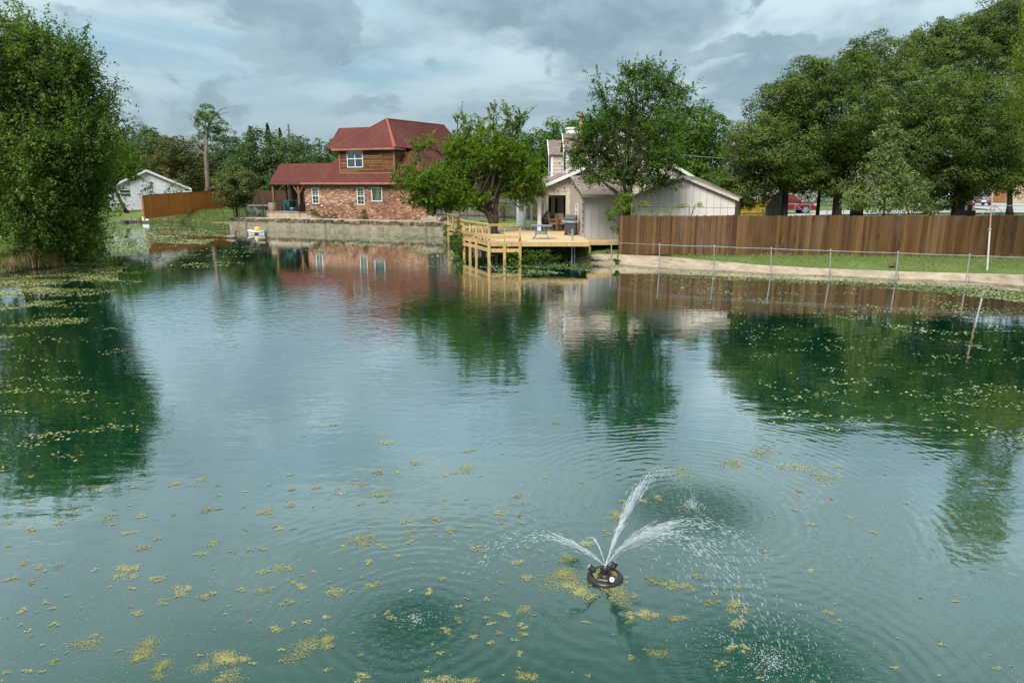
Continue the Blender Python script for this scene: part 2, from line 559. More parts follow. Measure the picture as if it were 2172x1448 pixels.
M['pink_wall'] = plain('pink_wall', (0.60, 0.42, 0.31), (0.52, 0.36, 0.26), 0.85, 2)
M['far_grey'] = plain('far_grey', (0.40, 0.38, 0.37), None, 0.85)
M['trampoline'] = plain('trampoline', (0.24, 0.28, 0.32), (0.18, 0.21, 0.25), 0.7, 2)
M['culvert'] = plain('culvert', (0.33, 0.31, 0.28), (0.22, 0.2, 0.18), 0.85, 5)
M['flue'] = plain('flue', (0.40, 0.27, 0.09), (0.30, 0.2, 0.07), 0.7, 3)
M['flower_white'] = plain('flower_white', (0.75, 0.73, 0.62), None, 0.7)


def glass_mat():
    m, n = newmat('window_glass')
    lw = n.n('ShaderNodeFresnel', IOR=1.5)
    g = n.n('ShaderNodeBsdfGlossy', Roughness=0.03)
    g.inputs[0].default_value = (0.9, 0.95, 1, 1)
    t = n.n('ShaderNodeBsdfTransparent')
    t.inputs[0].default_value = (0.78, 0.86, 0.86, 1)
    f = n.math('ADD', n.math('MULTIPLY', lw, 1.2), 0.06)
    ms = n.n('ShaderNodeMixShader', i0=f)
    n.l(t, ms, 1)
    n.l(g, ms, 2)
    out(n, ms)
    return m


M['glass'] = glass_mat()
M['car_glass'] = plain('car_glass', (0.03, 0.04, 0.05), None, 0.06, 2, (1, 1, 1), 0, 1, 0.8)


def shingle(name, c1, c2, var):
    """asphalt shingles: courses as relief, tabs as mottled colour"""
    m, n = newmat(name)
    geo = n.n('ShaderNodeNewGeometry')
    sep = n.n('ShaderNodeSeparateXYZ', i0=(geo, 0))
    mot = n.noise(n.mapping((geo, 0), (3.0, 3.0, 8.0)), 1.6, 3, 0.7)
    big = n.noise((geo, 0), 0.5, 4, 0.6)
    col = n.mix(n.maprange(mot, 0.38, 0.62), c1, c2)
    col = n.mix(n.maprange(big, 0.35, 0.7, 0, var), col, tuple(x * 0.6 for x in c1))
    saw = n.math('FRACT', n.math('MULTIPLY', (sep, 2), 9.0))
    b = n.n('ShaderNodeBsdfPrincipled', Roughness=0.88)
    b.inputs['Specular IOR Level'].default_value = 0.15
    n.l(col, b, 'Base Color')
    bp = n.n('ShaderNodeBump', Strength=0.8, Distance=0.025, Height=n.math('ADD', saw, n.math('MULTIPLY', mot, 0.8)))
    n.l(bp, b, 'Normal')
    out(n, b)
    return m


M['roof_red'] = shingle('roof_red', (0.165, 0.052, 0.043), (0.105, 0.032, 0.028), 0.7)
M['roof_tan'] = shingle('roof_tan', (0.30, 0.225, 0.19), (0.16, 0.115, 0.10), 0.4)


def ground_mat():
    m, n = newmat('ground')
    geo = n.n('ShaderNodeNewGeometry')
    a = n.noise((geo, 0), 0.35, 6, 0.6)
    b_ = n.noise((geo, 0), 3.5, 6, 0.65)
    c = n.noise((geo, 0), 30, 3, 0.6)
    g = n.mix(n.maprange(a, 0.35, 0.65), (0.12, 0.165, 0.045), (0.175, 0.225, 0.068))
    g = n.mix(n.maprange(b_, 0.5, 0.72, 0, 0.6), g, (0.15, 0.15, 0.055))
    g = n.mix(n.maprange(c, 0.35, 0.65, 0, 0.45), g, (0.035, 0.075, 0.016))
    sep = n.n('ShaderNodeSeparateXYZ', i0=(geo, 0))
    wet = n.maprange((sep, 2), 0.0, 0.07)
    col = n.mix(wet, (0.055, 0.05, 0.025), g)
    b = n.n('ShaderNodeBsdfPrincipled', Roughness=0.95)
    b.inputs['Specular IOR Level'].default_value = 0.1
    n.l(col, b, 'Base Color')
    bp = n.n('ShaderNodeBump', Strength=0.7, Distance=0.06, Height=n.math('ADD', c, n.math('MULTIPLY', b_, 0.6)))
    n.l(bp, b, 'Normal')
    out(n, b)
    return m


M['ground'] = ground_mat()

# splash points of the fountain jets
NOZ = gr(1281, 1205, 0.14)
S1, S2, S3, S4 = gr(1467, 1078), gr(1640, 1415), gr(880, 1318), gr(1217, 1193)


def water_mat():
    m, n = newmat('water')
    geo = n.n('ShaderNodeNewGeometry')
    sep = n.n('ShaderNodeSeparateXYZ', i0=(geo, 0))
    X, Y = (sep, 0), (sep, 1)
    # wind ruffled patch in the middle of the pond
    gx = n.math('POWER', n.math('DIVIDE', n.math('ADD', X, 5.5), 8.0), 2.0)
    gy = n.math('POWER', n.math('DIVIDE', n.math('SUBTRACT', Y, 23.0), 9.0), 2.0)
    gauss = n.math('EXPONENT', n.math('MULTIPLY', n.math('ADD', gx, gy), -1.0))
    patch = n.noise((geo, 0), 0.16, 3, 0.5, 0.6)
    pm = n.maprange(patch, 0.40, 0.62)
    mask = n.math('ADD', n.math('MULTIPLY', gauss, n.math('ADD', n.math('MULTIPLY', pm, 0.6), 0.4)), 0.10)
    fine = n.noise(n.mapping((geo, 0), (2.6, 5.2, 1), (0, 0, 0.25)), 1.0, 3, 0.5, 0.3)
    h = n.math('MULTIPLY', n.math('MULTIPLY', fine, mask), 0.013)
    swell = n.noise(n.mapping((geo, 0), (0.75, 2.3, 1), (0, 0, -0.2)), 1.0, 3, 0.45, 0.2)
    near = n.maprange(Y, 34.0, 8.0, 0.25, 1.0)
    h = n.math('ADD', h, n.math('MULTIPLY', n.math('MULTIPLY', swell, near), 0.0065))
    # rings from the falling jets; churned water where they land mirrors less
    calm = n.math('MULTIPLY', 0.0, 1.0)
    for (c, A, lam, L, turb, tr) in ((S1, 0.0024, 0.16, 1.5, 0.016, 0.75), (S2, 0.0021, 0.17, 1.3, 0.020, 0.75), (S3, 0.0016, 0.15, 1.1, 0.017, 0.50),
                                     (NOZ, 0.0009, 0.24, 2.0, 0.0, 0.3), (S4, 0.0010, 0.07, 0.25, 0.005, 0.10)):
        dx, dy = n.math('SUBTRACT', X, c[0]), n.math('SUBTRACT', Y, c[1])
        wob = n.noise((geo, 0), 1.3, 3, 0.55)
        r = n.math('SQRT', n.math('ADD', n.math('MULTIPLY', dx, dx), n.math('MULTIPLY', dy, dy)))
        r2 = n.math('ADD', r, n.math('MULTIPLY', wob, 0.34))
        w = n.math('SINE', n.math('MULTIPLY', r2, 2 * math.pi / lam))
        env = n.math('EXPONENT', n.math('MULTIPLY', r, -1.0 / L))
        h = n.math('ADD', h, n.math('MULTIPLY', n.math('MULTIPLY', w, env), A))
        if turb:
            tn = n.noise(n.mapping((geo, 0), (1, 1.5, 1)), 13.0, 4, 0.65)
            te = n.math('EXPONENT', n.math('MULTIPLY', n.math('MULTIPLY', r, r), -1.0 / (tr * tr)))
            h = n.math('ADD', h, n.math('MULTIPLY', n.math('MULTIPLY', tn, te), turb))
            calm = n.math('ADD', calm, n.math('MULTIPLY', te, n.maprange(tn, 0.30, 0.62, 0.15, 1.0)))
    bp = n.n('ShaderNodeBump', Strength=1.0, Distance=1.0, Height=h)
    tone = n.noise((geo, 0), 0.10, 3, 0.5)
    body = n.mix(n.maprange(tone, 0.35, 0.65), (0.0004, 0.034, 0.0165), (0.0007, 0.040, 0.0215))
    d = n.n('ShaderNodeBsdfDiffuse')
    n.l(body, d, 0)
    g = n.n('ShaderNodeBsdfGlossy', Roughness=0.02)
    g.inputs[0].default_value = (1, 1, 1, 1)
    n.l(bp, g, 'Normal')
    lw = n.n('ShaderNodeLayerWeight', Blend=0.5)
    n.l(bp, lw, 'Normal')
    fr = n.math('ADD', n.math('MULTIPLY', n.maprange((lw, 1), 0.25, 0.98), 0.86), 0.018)
    fr = n.math('MULTIPLY', fr, n.math('SUBTRACT', 1.0, n.math('MINIMUM', calm, 0.62)))
    ms = n.n('ShaderNodeMixShader')
    n.l(fr, ms, 0)
    n.l(d, ms, 1)
    n.l(g, ms, 2)
    out(n, ms)
    return m


M['water'] = water_mat()

# ------------------------------------------------------------------ terrain and water
WALL = Frame(gr(487, 485), 22)
POND = [gr(*p)[:2] for p in ((2172, 609), (2055, 598), (1905, 593), (1761, 586), (1635, 581.5), (1514, 574.5), (1398, 569), (1300, 560.6), (1209, 553.6),
                             (1150, 556), (1082, 552))]
POND += [(-0.3, 41.5), (-2.6, 45), (-4.2, 49), (-5.2, 57.0)]
POND += [WALL.P(23.2, 0.25, 0)[:2], WALL.P(0.2, 0.25, 0)[:2], WALL.P(0.2, 4.0, 0)[:2]]
POND += [gr(*p)[:2] for p in ((440, 475.5), (395, 473), (345, 470.5), (300, 471), (262, 472), (235, 476), (216, 500), (206, 525), (192, 545), (130, 562), (85, 576), (0, 588))]
POND += [(-42, 30), (-50, 5), (-34, -25), (30, -28), (44, 2), (38, 18), (27, 24.5)]
PX = np.array(POND)


def signed_dist(x, y):
    """positive on land, negative over the pond"""
    d = np.full(x.shape, 1e9)
    inside = np.zeros(x.shape, bool)
    n = len(PX)
    for i in range(n):
        a, b = PX[i], PX[(i + 1) % n]
        ab = b - a
        t = np.clip(((x - a[0]) * ab[0] + (y - a[1]) * ab[1]) / (ab @ ab), 0, 1)
        d = np.minimum(d, np.hypot(x - a[0] - t * ab[0], y - a[1] - t * ab[1]))
        c = ((a[1] > y) != (b[1] > y))
        with np.errstate(divide='ignore', invalid='ignore'):
            xi = (b[0] - a[0]) * (y - a[1]) / (b[1] - a[1]) + a[0]
        inside ^= c & (x < xi)
    return np.where(inside, -d, d)


def ss(a, b, x):
    t = np.clip((x - a) / (b - a), 0, 1)
    return t * t * (3 - 2 * t)


def vnoise(x, y, seed=0):
    """cheap smooth value noise in 0..1"""
    def hsh(i, j):
        v = np.sin(i * 127.1 + j * 311.7 + seed * 74.7) * 43758.5453
        return v - np.floor(v)
    i, j = np.floor(x), np.floor(y)
    fx, fy = x - i, y - j
    fx, fy = fx * fx * (3 - 2 * fx), fy * fy * (3 - 2 * fy)
    return (hsh(i, j) * (1 - fx) + hsh(i + 1, j) * fx) * (1 - fy) + (hsh(i, j + 1) * (1 - fx) + hsh(i + 1, j + 1) * fx) * fy


def fbm(x, y, seed=0, o=4):
    s, a, t = 0, 1.0, 0
    for k in range(o):
        s = s + a * vnoise(x * 2 ** k, y * 2 ** k, seed + k)
        t += a
        a *= 0.5
    return s / t


def height(x, y):
    x, y = np.asarray(x, float), np.asarray(y, float)
    sd = signed_dist(x, y)
    k = np.where((x < -10) & (y < 46), 0.30, 0.5)
    t1 = k * ss(0.4, 2.4, sd) + 0.027 * np.clip(sd - 6, 0, 34) * ss(-12, 0, x)
    t2 = 1.05 * ss(0.2, 3.6, sd)
    w = ss(38, 45, y) * ss(9, 3, x)
    h = t1 * (1 - w) + t2 * w
    rx, ry = x - WALL.O[0], y - WALL.O[1]
    u = rx * WALL.r[0] + ry * WALL.r[1]
    v = rx * WALL.d[0] + ry * WALL.d[1]
    hw = 1.03 * ss(0.75, 1.25, v) - 0.6 * ss(0.75, 0.4, v)
    zone = (u > 0.1) & (u < 23.3) & (v > 0) & (v < 8)
    h = np.where(zone, hw, h)
    h = h + np.where(sd > 0.3, (fbm(x * 0.5, y * 0.5, 3) - 0.5) * 0.10, 0)
    return np.where((sd < 0) & ~zone, -0.9 * ss(0, 1.6, -sd) - 0.02, h)


def hgt(x, y):
    return float(height(np.array([x]), np.array([y]))[0])


def grid_mesh(name, xs, ys, zf, mat):
    gx, gy = np.meshgrid(xs, ys)
    z = zf(gx.ravel(), gy.ravel())
    v = np.column_stack([gx.ravel(), gy.ravel(), z]).astype(np.float32)
    nx, ny = len(xs), len(ys)
    i = (np.arange(ny - 1)[:, None] * nx + np.arange(nx - 1)[None, :]).ravel()
    f = np.column_stack([i, i + 1, i + nx + 1, i + nx]).astype(np.int32)
    me = bpy.data.meshes.new(name)
    fill_mesh(me, v, f)
    me.polygons.foreach_set('use_smooth', np.ones(len(f), bool))
    me.materials.append(mat)
    o = bpy.data.objects.new(name, me)
    COL.objects.link(o)
    return o


def fill_mesh(me, v, f):
    nf, k = f.shape
    me.vertices.add(len(v))
    me.vertices.foreach_set('co', v.astype(np.float32).ravel())
    me.loops.add(nf * k)
    me.loops.foreach_set('vertex_index', f.astype(np.int32).ravel())
    me.polygons.add(nf)
    me.polygons.foreach_set('loop_start', np.arange(0, nf * k, k, dtype=np.int32))
    me.polygons.foreach_set('loop_total', np.full(nf, k, dtype=np.int32))
    me.update(calc_edges=True)
    me.validate()


far_x = [-2500, -1200, -600, -350, -220, -150, -115]
xs = np.array(far_x + list(np.arange(-95, -46, 2.0)) + list(np.arange(-46, 46, 0.4)) + list(np.arange(46, 96, 2.0)) + [115, 150, 220, 350, 600, 1200, 2500])
ys = np.array([-2500, -1000, -400, -150, -80] + list(np.arange(-50, 26, 1.5)) + list(np.arange(26, 92, 0.4)) + list(np.arange(92, 140, 2.5)) + [150, 180, 240, 400, 800, 1500, 3000])
o = grid_mesh('ground', xs, ys, height, M['ground'])
o['kind'] = 'structure'
o['label'] = 'mown grass ground sloping gently up from the pond'
wx, wy = np.array([-60.0, 60.0]), np.array([-40.0, 95.0])
o = grid_mesh('water', wx, wy, lambda x, y: np.zeros_like(x), M['water'])
o['kind'] = 'structure'
o['label'] = 'calm green pond water mirroring the trees and overcast sky'

# ------------------------------------------------------------------ foliage tools


def leaf_obj(name, pos, nrm, size, tint, mat, parent=None, org=None, aspect=0.55, fold=0.18):
    n = len(pos)
    t = RS.normal(size=(n, 3))
    t -= nrm * (t * nrm).sum(1)[:, None]
    t /= np.linalg.norm(t, axis=1)[:, None] + 1e-9
    b = np.cross(nrm, t)
    s = size[:, None]
    v = np.empty((n, 4, 3))
    v[:, 0] = pos - t * s * 0.5
    v[:, 1] = pos + b * s * aspect * 0.5 + nrm * s * fold
    v[:, 2] = pos + t * s * 0.5
    v[:, 3] = pos - b * s * aspect * 0.5 + nrm * s * fold
    if parent is not None:
        org = ORG[parent.name]
    org = org if org is not None else (0, 0, 0)
    v = v.reshape(-1, 3) - np.array(org)
    f = np.arange(n * 4).reshape(n, 4)
    me = bpy.data.meshes.new(name)
    fill_mesh(me, v, f)
    a = me.attributes.new('tint', 'FLOAT', 'FACE')
    a.data.foreach_set('value', np.clip(tint, 0, 1).astype(np.float32))
    me.materials.append(mat)
    o = bpy.data.objects.new(name, me)
    COL.objects.link(o)
    if parent is not None:
        o.parent = parent
    else:
        o.location = org
        ORG[o.name] = tuple(org)
    return o


def blade_obj(name, pos, h, w, lean, tint, mat, parent=None, org=(0, 0, 0)):
    n = len(pos)
    a = RS.uniform(0, 2 * math.pi, n)
    side = np.column_stack([np.cos(a), np.sin(a), np.zeros(n)])
    l2 = RS.normal(size=(n, 3)) * lean[:, None]
    l2[:, 2] = 0
    up = np.array([0, 0, 1.0])
    mid = pos + up * (h * 0.6)[:, None] + l2 * 0.35 * h[:, None]
    tip = pos + up * h[:, None] + l2 * h[:, None]
    v = np.empty((n, 5, 3))
    v[:, 0] = pos - side * (w * 0.5)[:, None]
    v[:, 1] = pos + side * (w * 0.5)[:, None]
    v[:, 2] = mid + side * (w * 0.38)[:, None]
    v[:, 3] = tip
    v[:, 4] = mid - side * (w * 0.38)[:, None]
    if parent is not None:
        org = ORG[parent.name]
    v = v.reshape(-1, 3) - np.array(org)
    f = np.arange(n * 5).reshape(n, 5)
    me = bpy.data.meshes.new(name)
    fill_mesh(me, v, f)
    at_ = me.attributes.new('tint', 'FLOAT', 'FACE')
    at_.data.foreach_set('value', np.clip(tint, 0, 1).astype(np.float32))
    me.materials.append(mat)
    o = bpy.data.objects.new(name, me)
    COL.objects.link(o)
    if parent is not None:
        o.parent = parent
    else:
        o.location = org
        ORG[o.name] = tuple(org)
    return o


def unit(a):
    return a / (np.linalg.norm(a, axis=1)[:, None] + 1e-9)


def crown_points(blobs, spacing, rc, per, hang=0.0, sparse=1.0, shell=0.5, spray=0.0, fill=0.0, align=0.8, fr=0.86):
    """blobs: ellipsoids (c, r, density). Returns leaf positions, normals, tints and the clump centres."""
    C, Rr = np.array([b[0] for b in blobs]), np.array([b[1] for b in blobs])
    cent, outw = [], []
    fp, fn = [], []
    for i, b in enumerate(blobs):
        r = Rr[i]
        area = 4 * math.pi * ((r[0] * r[1]) ** 1.6 / 3 + (r[0] * r[2]) ** 1.6 / 3 + (r[1] * r[2]) ** 1.6 / 3) ** (1 / 1.6)
        n = max(3, int(area / spacing ** 2 * sparse * b[2]))
        d = unit(RS.normal(size=(n, 3)))
        f = shell + (1.0 - shell) * np.sqrt(RS.uniform(0, 1, n))
        lump = 0.76 + 0.44 * fbm(d[:, 0] * 2.6 + i * 5.1 + 40, d[:, 1] * 2.6 + d[:, 2] * 2.1 + 40, i)
        f = np.where(RS.uniform(0, 1, n) < 0.07, f * RS.uniform(1.08, 1.30, n), f)         # stray sprays past the outline
        p = C[i] + d * r * (f * lump)[:, None]
        keep = np.ones(n, bool)
        for j in range(len(blobs)):
            if j != i:
                q = (p - C[j]) / Rr[j]
                keep &= ((q * q).sum(1) > (0.30 if b[2] >= 0.9 else 0.05))
        cent.append(p[keep])
        outw.append(unit(d[keep] / r))
        if fill and b[2] >= 0.75:
            m = int(area * fill)
            d = unit(RS.normal(size=(m, 3)))
            fp.append(C[i] + d * r * (fr * RS.uniform(0.05, 1, m) ** 0.5)[:, None])
            fn.append(unit(d + RS.normal(size=(m, 3)) * 0.8))
    cent, outw = np.vstack(cent), np.vstack(outw)
    m = len(cent)
    rr = rc * RS.uniform(0.55, 1.4, m)
    ct = RS.normal(0.50, 0.13, m) + (fbm(cent[:, 0] * .45 + 70, cent[:, 2] * .45 + cent[:, 1] * .3 + 70, 17, 3) - 0.5) * 0.75
    k = np.repeat(np.arange(m), per)
    nl = len(k)
    if spray:
        ax = unit(outw + np.array([0, 0, 0.45]) + RS.normal(size=(m, 3)) * 0.45)
        t = RS.uniform(-1, 1, nl)
        thin = (0.16 + 0.34 * (1 - t) * 0.5)
        d = unit(RS.normal(size=(nl, 3)))
        pos = cent[k] + ax[k] * (t * rr[k] * spray)[:, None] + d * (rr[k] * thin * RS.uniform(0.3, 1, nl))[:, None]
        d = unit(d + np.array([0, 0, 0.9]))
    else:
        d = unit(RS.normal(size=(nl, 3)) + outw[k] * 0.75 + np.array([0, 0, 0.35]))
        rad = rr[k] * (0.55 + 0.5 * RS.uniform(0, 1, nl))
        pos = cent[k] + d * rad[:, None] * np.array([1.0, 1.0, 0.72])
    if hang:
        pos[:, 2] -= hang * RS.uniform(0, 1, nl) ** 2
    nrm = unit(d * align + RS.normal(size=(nl, 3)) * 0.5 + np.array([0, 0, 0.25]))
    tint = ct[k] + RS.normal(0, 0.15, nl)
    if fp:
        fp, fn = np.vstack(fp), np.vstack(fn)
        pos, nrm = np.vstack([pos, fp]), np.vstack([nrm, fn])
        tint = np.concatenate([tint, RS.normal(0.42, 0.15, len(fp))])
    return pos, nrm, tint, cent


def curve_pts(a, b, bend=0.12, n=5, droop=0.0):
    a, b = np.array(a, float), np.array(b, float)
    L = np.linalg.norm(b - a)
    off = RS.normal(size=3) * bend * L
    out_ = []
    for k in range(n):
        t = k / (n - 1)
        p = a * (1 - t) + b * t + off * (t * (1 - t)) * 1.6
        p[2] += droop * L * math.sin(t * math.pi)
        out_.append(p)
    return out_


def limbs(mb, base, fork, r0, targets, cents, twigs=5, thin=0.35, nseg=8, trunk_pts=None, lr=0.5):
    base, fork = np.array(base, float), np.array(fork, float)
    if trunk_pts is None:
        trunk_pts = curve_pts(base, fork, 0.04, 5)
    n = len(trunk_pts)
    rad = [r0 * (1.35 if k == 0 else 1.0 - 0.35 * k / (n - 1)) for k in range(n)]
    mb.tube(trunk_pts, rad, nseg)
    rl = r0 * lr
    for t in targets:
        t = np.array(t, float)
        st = np.array(trunk_pts[-1]) if R.random() < 0.65 else np.array(trunk_pts[-2])
        pts = curve_pts(st, t, 0.12, 6, 0.06)
        rr = [rl * (1 - 0.8 * k / 5) for k in range(6)]
        mb.tube(pts, rr, 6)
        if len(cents):
            dd = np.linalg.norm(cents - t, axis=1)
            near = np.argsort(dd)[: twigs * 6]
            R.shuffle(near_l := list(near))
            for q in near_l[:twigs]:
                s = pts[R.choice([2, 3, 4, 5])]
                mb.tube(curve_pts(s, cents[q], 0.12, 4, 0.05), [rl * thin, rl * thin * .7, rl * thin * .45, rl * .06], 4, cap=False)


def px_blobs(lst, Y, squash=1.0, seed=1, dep=1.0):
    """(px, py, rx, ry[, dY[, density]]) -> ellipsoids standing at distance Y"""
    rr = random.Random(seed)
    res = []
    for b in lst:
        px, py, rx, ry = b[:4]
        dY = b[4] if len(b) > 4 else rr.uniform(-1.2, 1.2)
        den_ = b[5] if len(b) > 5 else 1.0
        c = at(px, py, Y + dY)
        s = (Y + dY) * 0.985 / FPX
        res.append((c, (rx * s, (rx + ry) / 2 * s * dep, ry * s * squash), den_))
    return res


def tree(name, label, base, fork, blobs, mat, r0=0.25, spacing=0.5, rc=0.5, per=42, leaf=0.14, bark='bark', hang=0.0, group=None, cat='tree',
         twigs=5, sparse=1.0, shell=0.5, trunk_pts=None, aspect=0.55, zb=None, spray=0.0, fill=0.0, align=0.8, lr=0.5, fr=0.86):
    b = (base[0], base[1], hgt(base[0], base[1]) - 0.05 if zb is None else zb)
    root = thing(name, b, label, cat, group)
    pos, nrm, tint, cents = crown_points(blobs, spacing, rc, per, hang, sparse, shell, spray, fill, align, fr)
    sz = leaf * RS.uniform(0.65, 1.3, len(pos))
    mb = MB()
    limbs(mb, b, fork, r0, [q[0] for q in blobs], cents, twigs, trunk_pts=trunk_pts, lr=lr)
    mb.build('trunk', M[bark], root, smooth=True)
    leaf_obj('crown', pos, nrm, sz, tint, M[mat], root, aspect=aspect)
    return root


def shrub(name, label, c, r, mat, n=1500, leaf=0.08, group=None, cat='shrub', blobs=None, stems=True):
    z = hgt(c[0], c[1]) if len(c) < 3 else c[2]
    root = thing(name, (c[0], c[1], z), label, cat, group)
    bl = blobs or [((c[0], c[1], z + r[2] * 0.55), r, 1.0)]
    m = max(8, n // 26)
    p, nn, tt, ce = crown_points(bl, (4 * math.pi * r[0] * r[2] / m) ** 0.5, 0.28 * max(r[0], r[2]), 26, 0, 1, 0.25)
    keep = p[:, 2] > z - 0.05
    p, nn, tt = p[keep], nn[keep], tt[keep]
    leaf_obj('foliage', p, nn, leaf * RS.uniform(0.6, 1.4, len(p)), tt, M[mat], root)
    if stems:
        mb = MB()
        for q in range(7):
            t = ce[R.randrange(len(ce))]
            mb.tube(curve_pts((c[0] + R.uniform(-.1, .1), c[1] + R.uniform(-.1, .1), z - 0.1), t, 0.1, 4), [0.03, 0.022, 0.015, 0.006], 5)
        mb.build('stem', M['bark'], root)
    return root

# ------------------------------------------------------------------ fences
def picket_mesh(name, w, t, h, ear, mat):
    mb = MB()
    e = ear
    loop = [(-w / 2, 0), (w / 2, 0), (w / 2, h - e), (w / 2 - e * .8, h), (-w / 2 + e * .8, h), (-w / 2, h - e)] if ear else [(-w / 2, 0), (w / 2, 0), (w / 2, h), (-w / 2, h)]
    mb.prism([(x, -t / 2, z) for x, z in loop], [(x, t / 2, z) for x, z in loop])
    me = bpy.data.meshes.new(name)
    me.from_pydata(mb.v, [], mb.f)
    me.materials.append(mat)
    return me


def fence(label, a, b, z0f, hf, pitch, mat, ear=0.03, group=None, front=True, post_every=2.4, rails=(0.25, 0.5, 0.85), ztop=None, jit=0.012, name='wooden_fence', cap=False):
    """a, b: ground ends; front: rails and posts are on the far side"""
    a, b = np.array(a, float), np.array(b, float)
    L = np.linalg.norm(b - a)
    th = math.atan2(b[1] - a[1], b[0] - a[0])
    nrm = np.array([-math.sin(th), math.cos(th)])
    zc_ = z0f((a + b)[0] / 2, (a + b)[1] / 2)
    root = thing(name, (a[0], a[1], z0f(a[0], a[1])), label, 'fence', group)
    n = int(L / pitch)
    H = hf(0.5)
    mes = [picket_mesh('picket', pitch * 0.965, 0.02, H + q, ear, mat) for q in (-jit, 0.0, jit)]
    for i in range(n):
        t = (i + 0.5) / n
        p = a + (b - a) * t
        q = p + nrm * R.uniform(-0.006, 0.006)
        z = z0f(p[0], p[1]) if ztop is None else ztop(t) - H
        inst('picket', R.choice(mes), root, (q[0], q[1], z + R.uniform(-.016, .012)), th + R.uniform(-.02, .02))
    s = 1 if front else -1
    fr = Frame((a[0], a[1]), -math.degrees(th))
    for k in rails:
        mb = MB()
        m = 12
        for j in range(m):
            t0, t1 = j / m, (j + 1) / m
            za = (z0f(*(a + (b - a) * t0)) if ztop is None else ztop(t0) - H) + H * k
            zb = (z0f(*(a + (b - a) * t1)) if ztop is None else ztop(t1) - H) + H * k
            v0, v1 = sorted((s * 0.018, s * 0.058))
            P = fr.P
            mb.hexa([P(L * t0, v0, za), P(L * t1, v0, zb), P(L * t1, v1, zb), P(L * t0, v1, za),
                     P(L * t0, v0, za + .09), P(L * t1, v0, zb + .09), P(L * t1, v1, zb + .09), P(L * t0, v1, za + .09)])
        mb.build('rail', mat, root)
    m = max(1, int(L / post_every))
    for j in range(m + 1):
        u = L * j / m
        p = a + (b - a) * (j / m)
        z = z0f(p[0], p[1]) if ztop is None else ztop(j / m) - H
        mb = MB()
        v0, v1 = sorted((s * 0.06, s * 0.15))
        mb.box(fr, u - .045, u + .045, v0, v1, z - 0.3, z + H * 0.96)
        mb.build('post', mat, root)
    if cap:
        mb = MB()
        P = fr.P
        za, zb = ztop(0), ztop(1)
        mb.hexa([P(0, -.05, za), P(L, -.05, zb), P(L, .06, zb), P(0, .06, za), P(0, -.05, za + .04), P(L, -.05, zb + .04), P(L, .06, zb + .04), P(0, .06, za + .04)])
        mb.build('cap_rail', M['fence_dark'], root)
    return root


# ------------------------------------------------------------------ windows and walls
def wall_open(mb, fr, u0, u1, v0, v1, z0, z1, ops=(), m=0):
    us = sorted({u0, u1, *[q for o_ in ops for q in (o_[0], o_[1])]})
    zs = sorted({z0, z1, *[q for o_ in ops for q in (o_[2], o_[3])]})
    for i in range(len(us) - 1):
        for j in range(len(zs) - 1):
            cu, cz = (us[i] + us[i + 1]) / 2, (zs[j] + zs[j + 1]) / 2
            if any(o_[0] < cu < o_[1] and o_[2] < cz < o_[3] for o_ in ops):
                continue
            mb.box(fr, us[i], us[i + 1], v0, v1, zs[j], zs[j + 1], m)


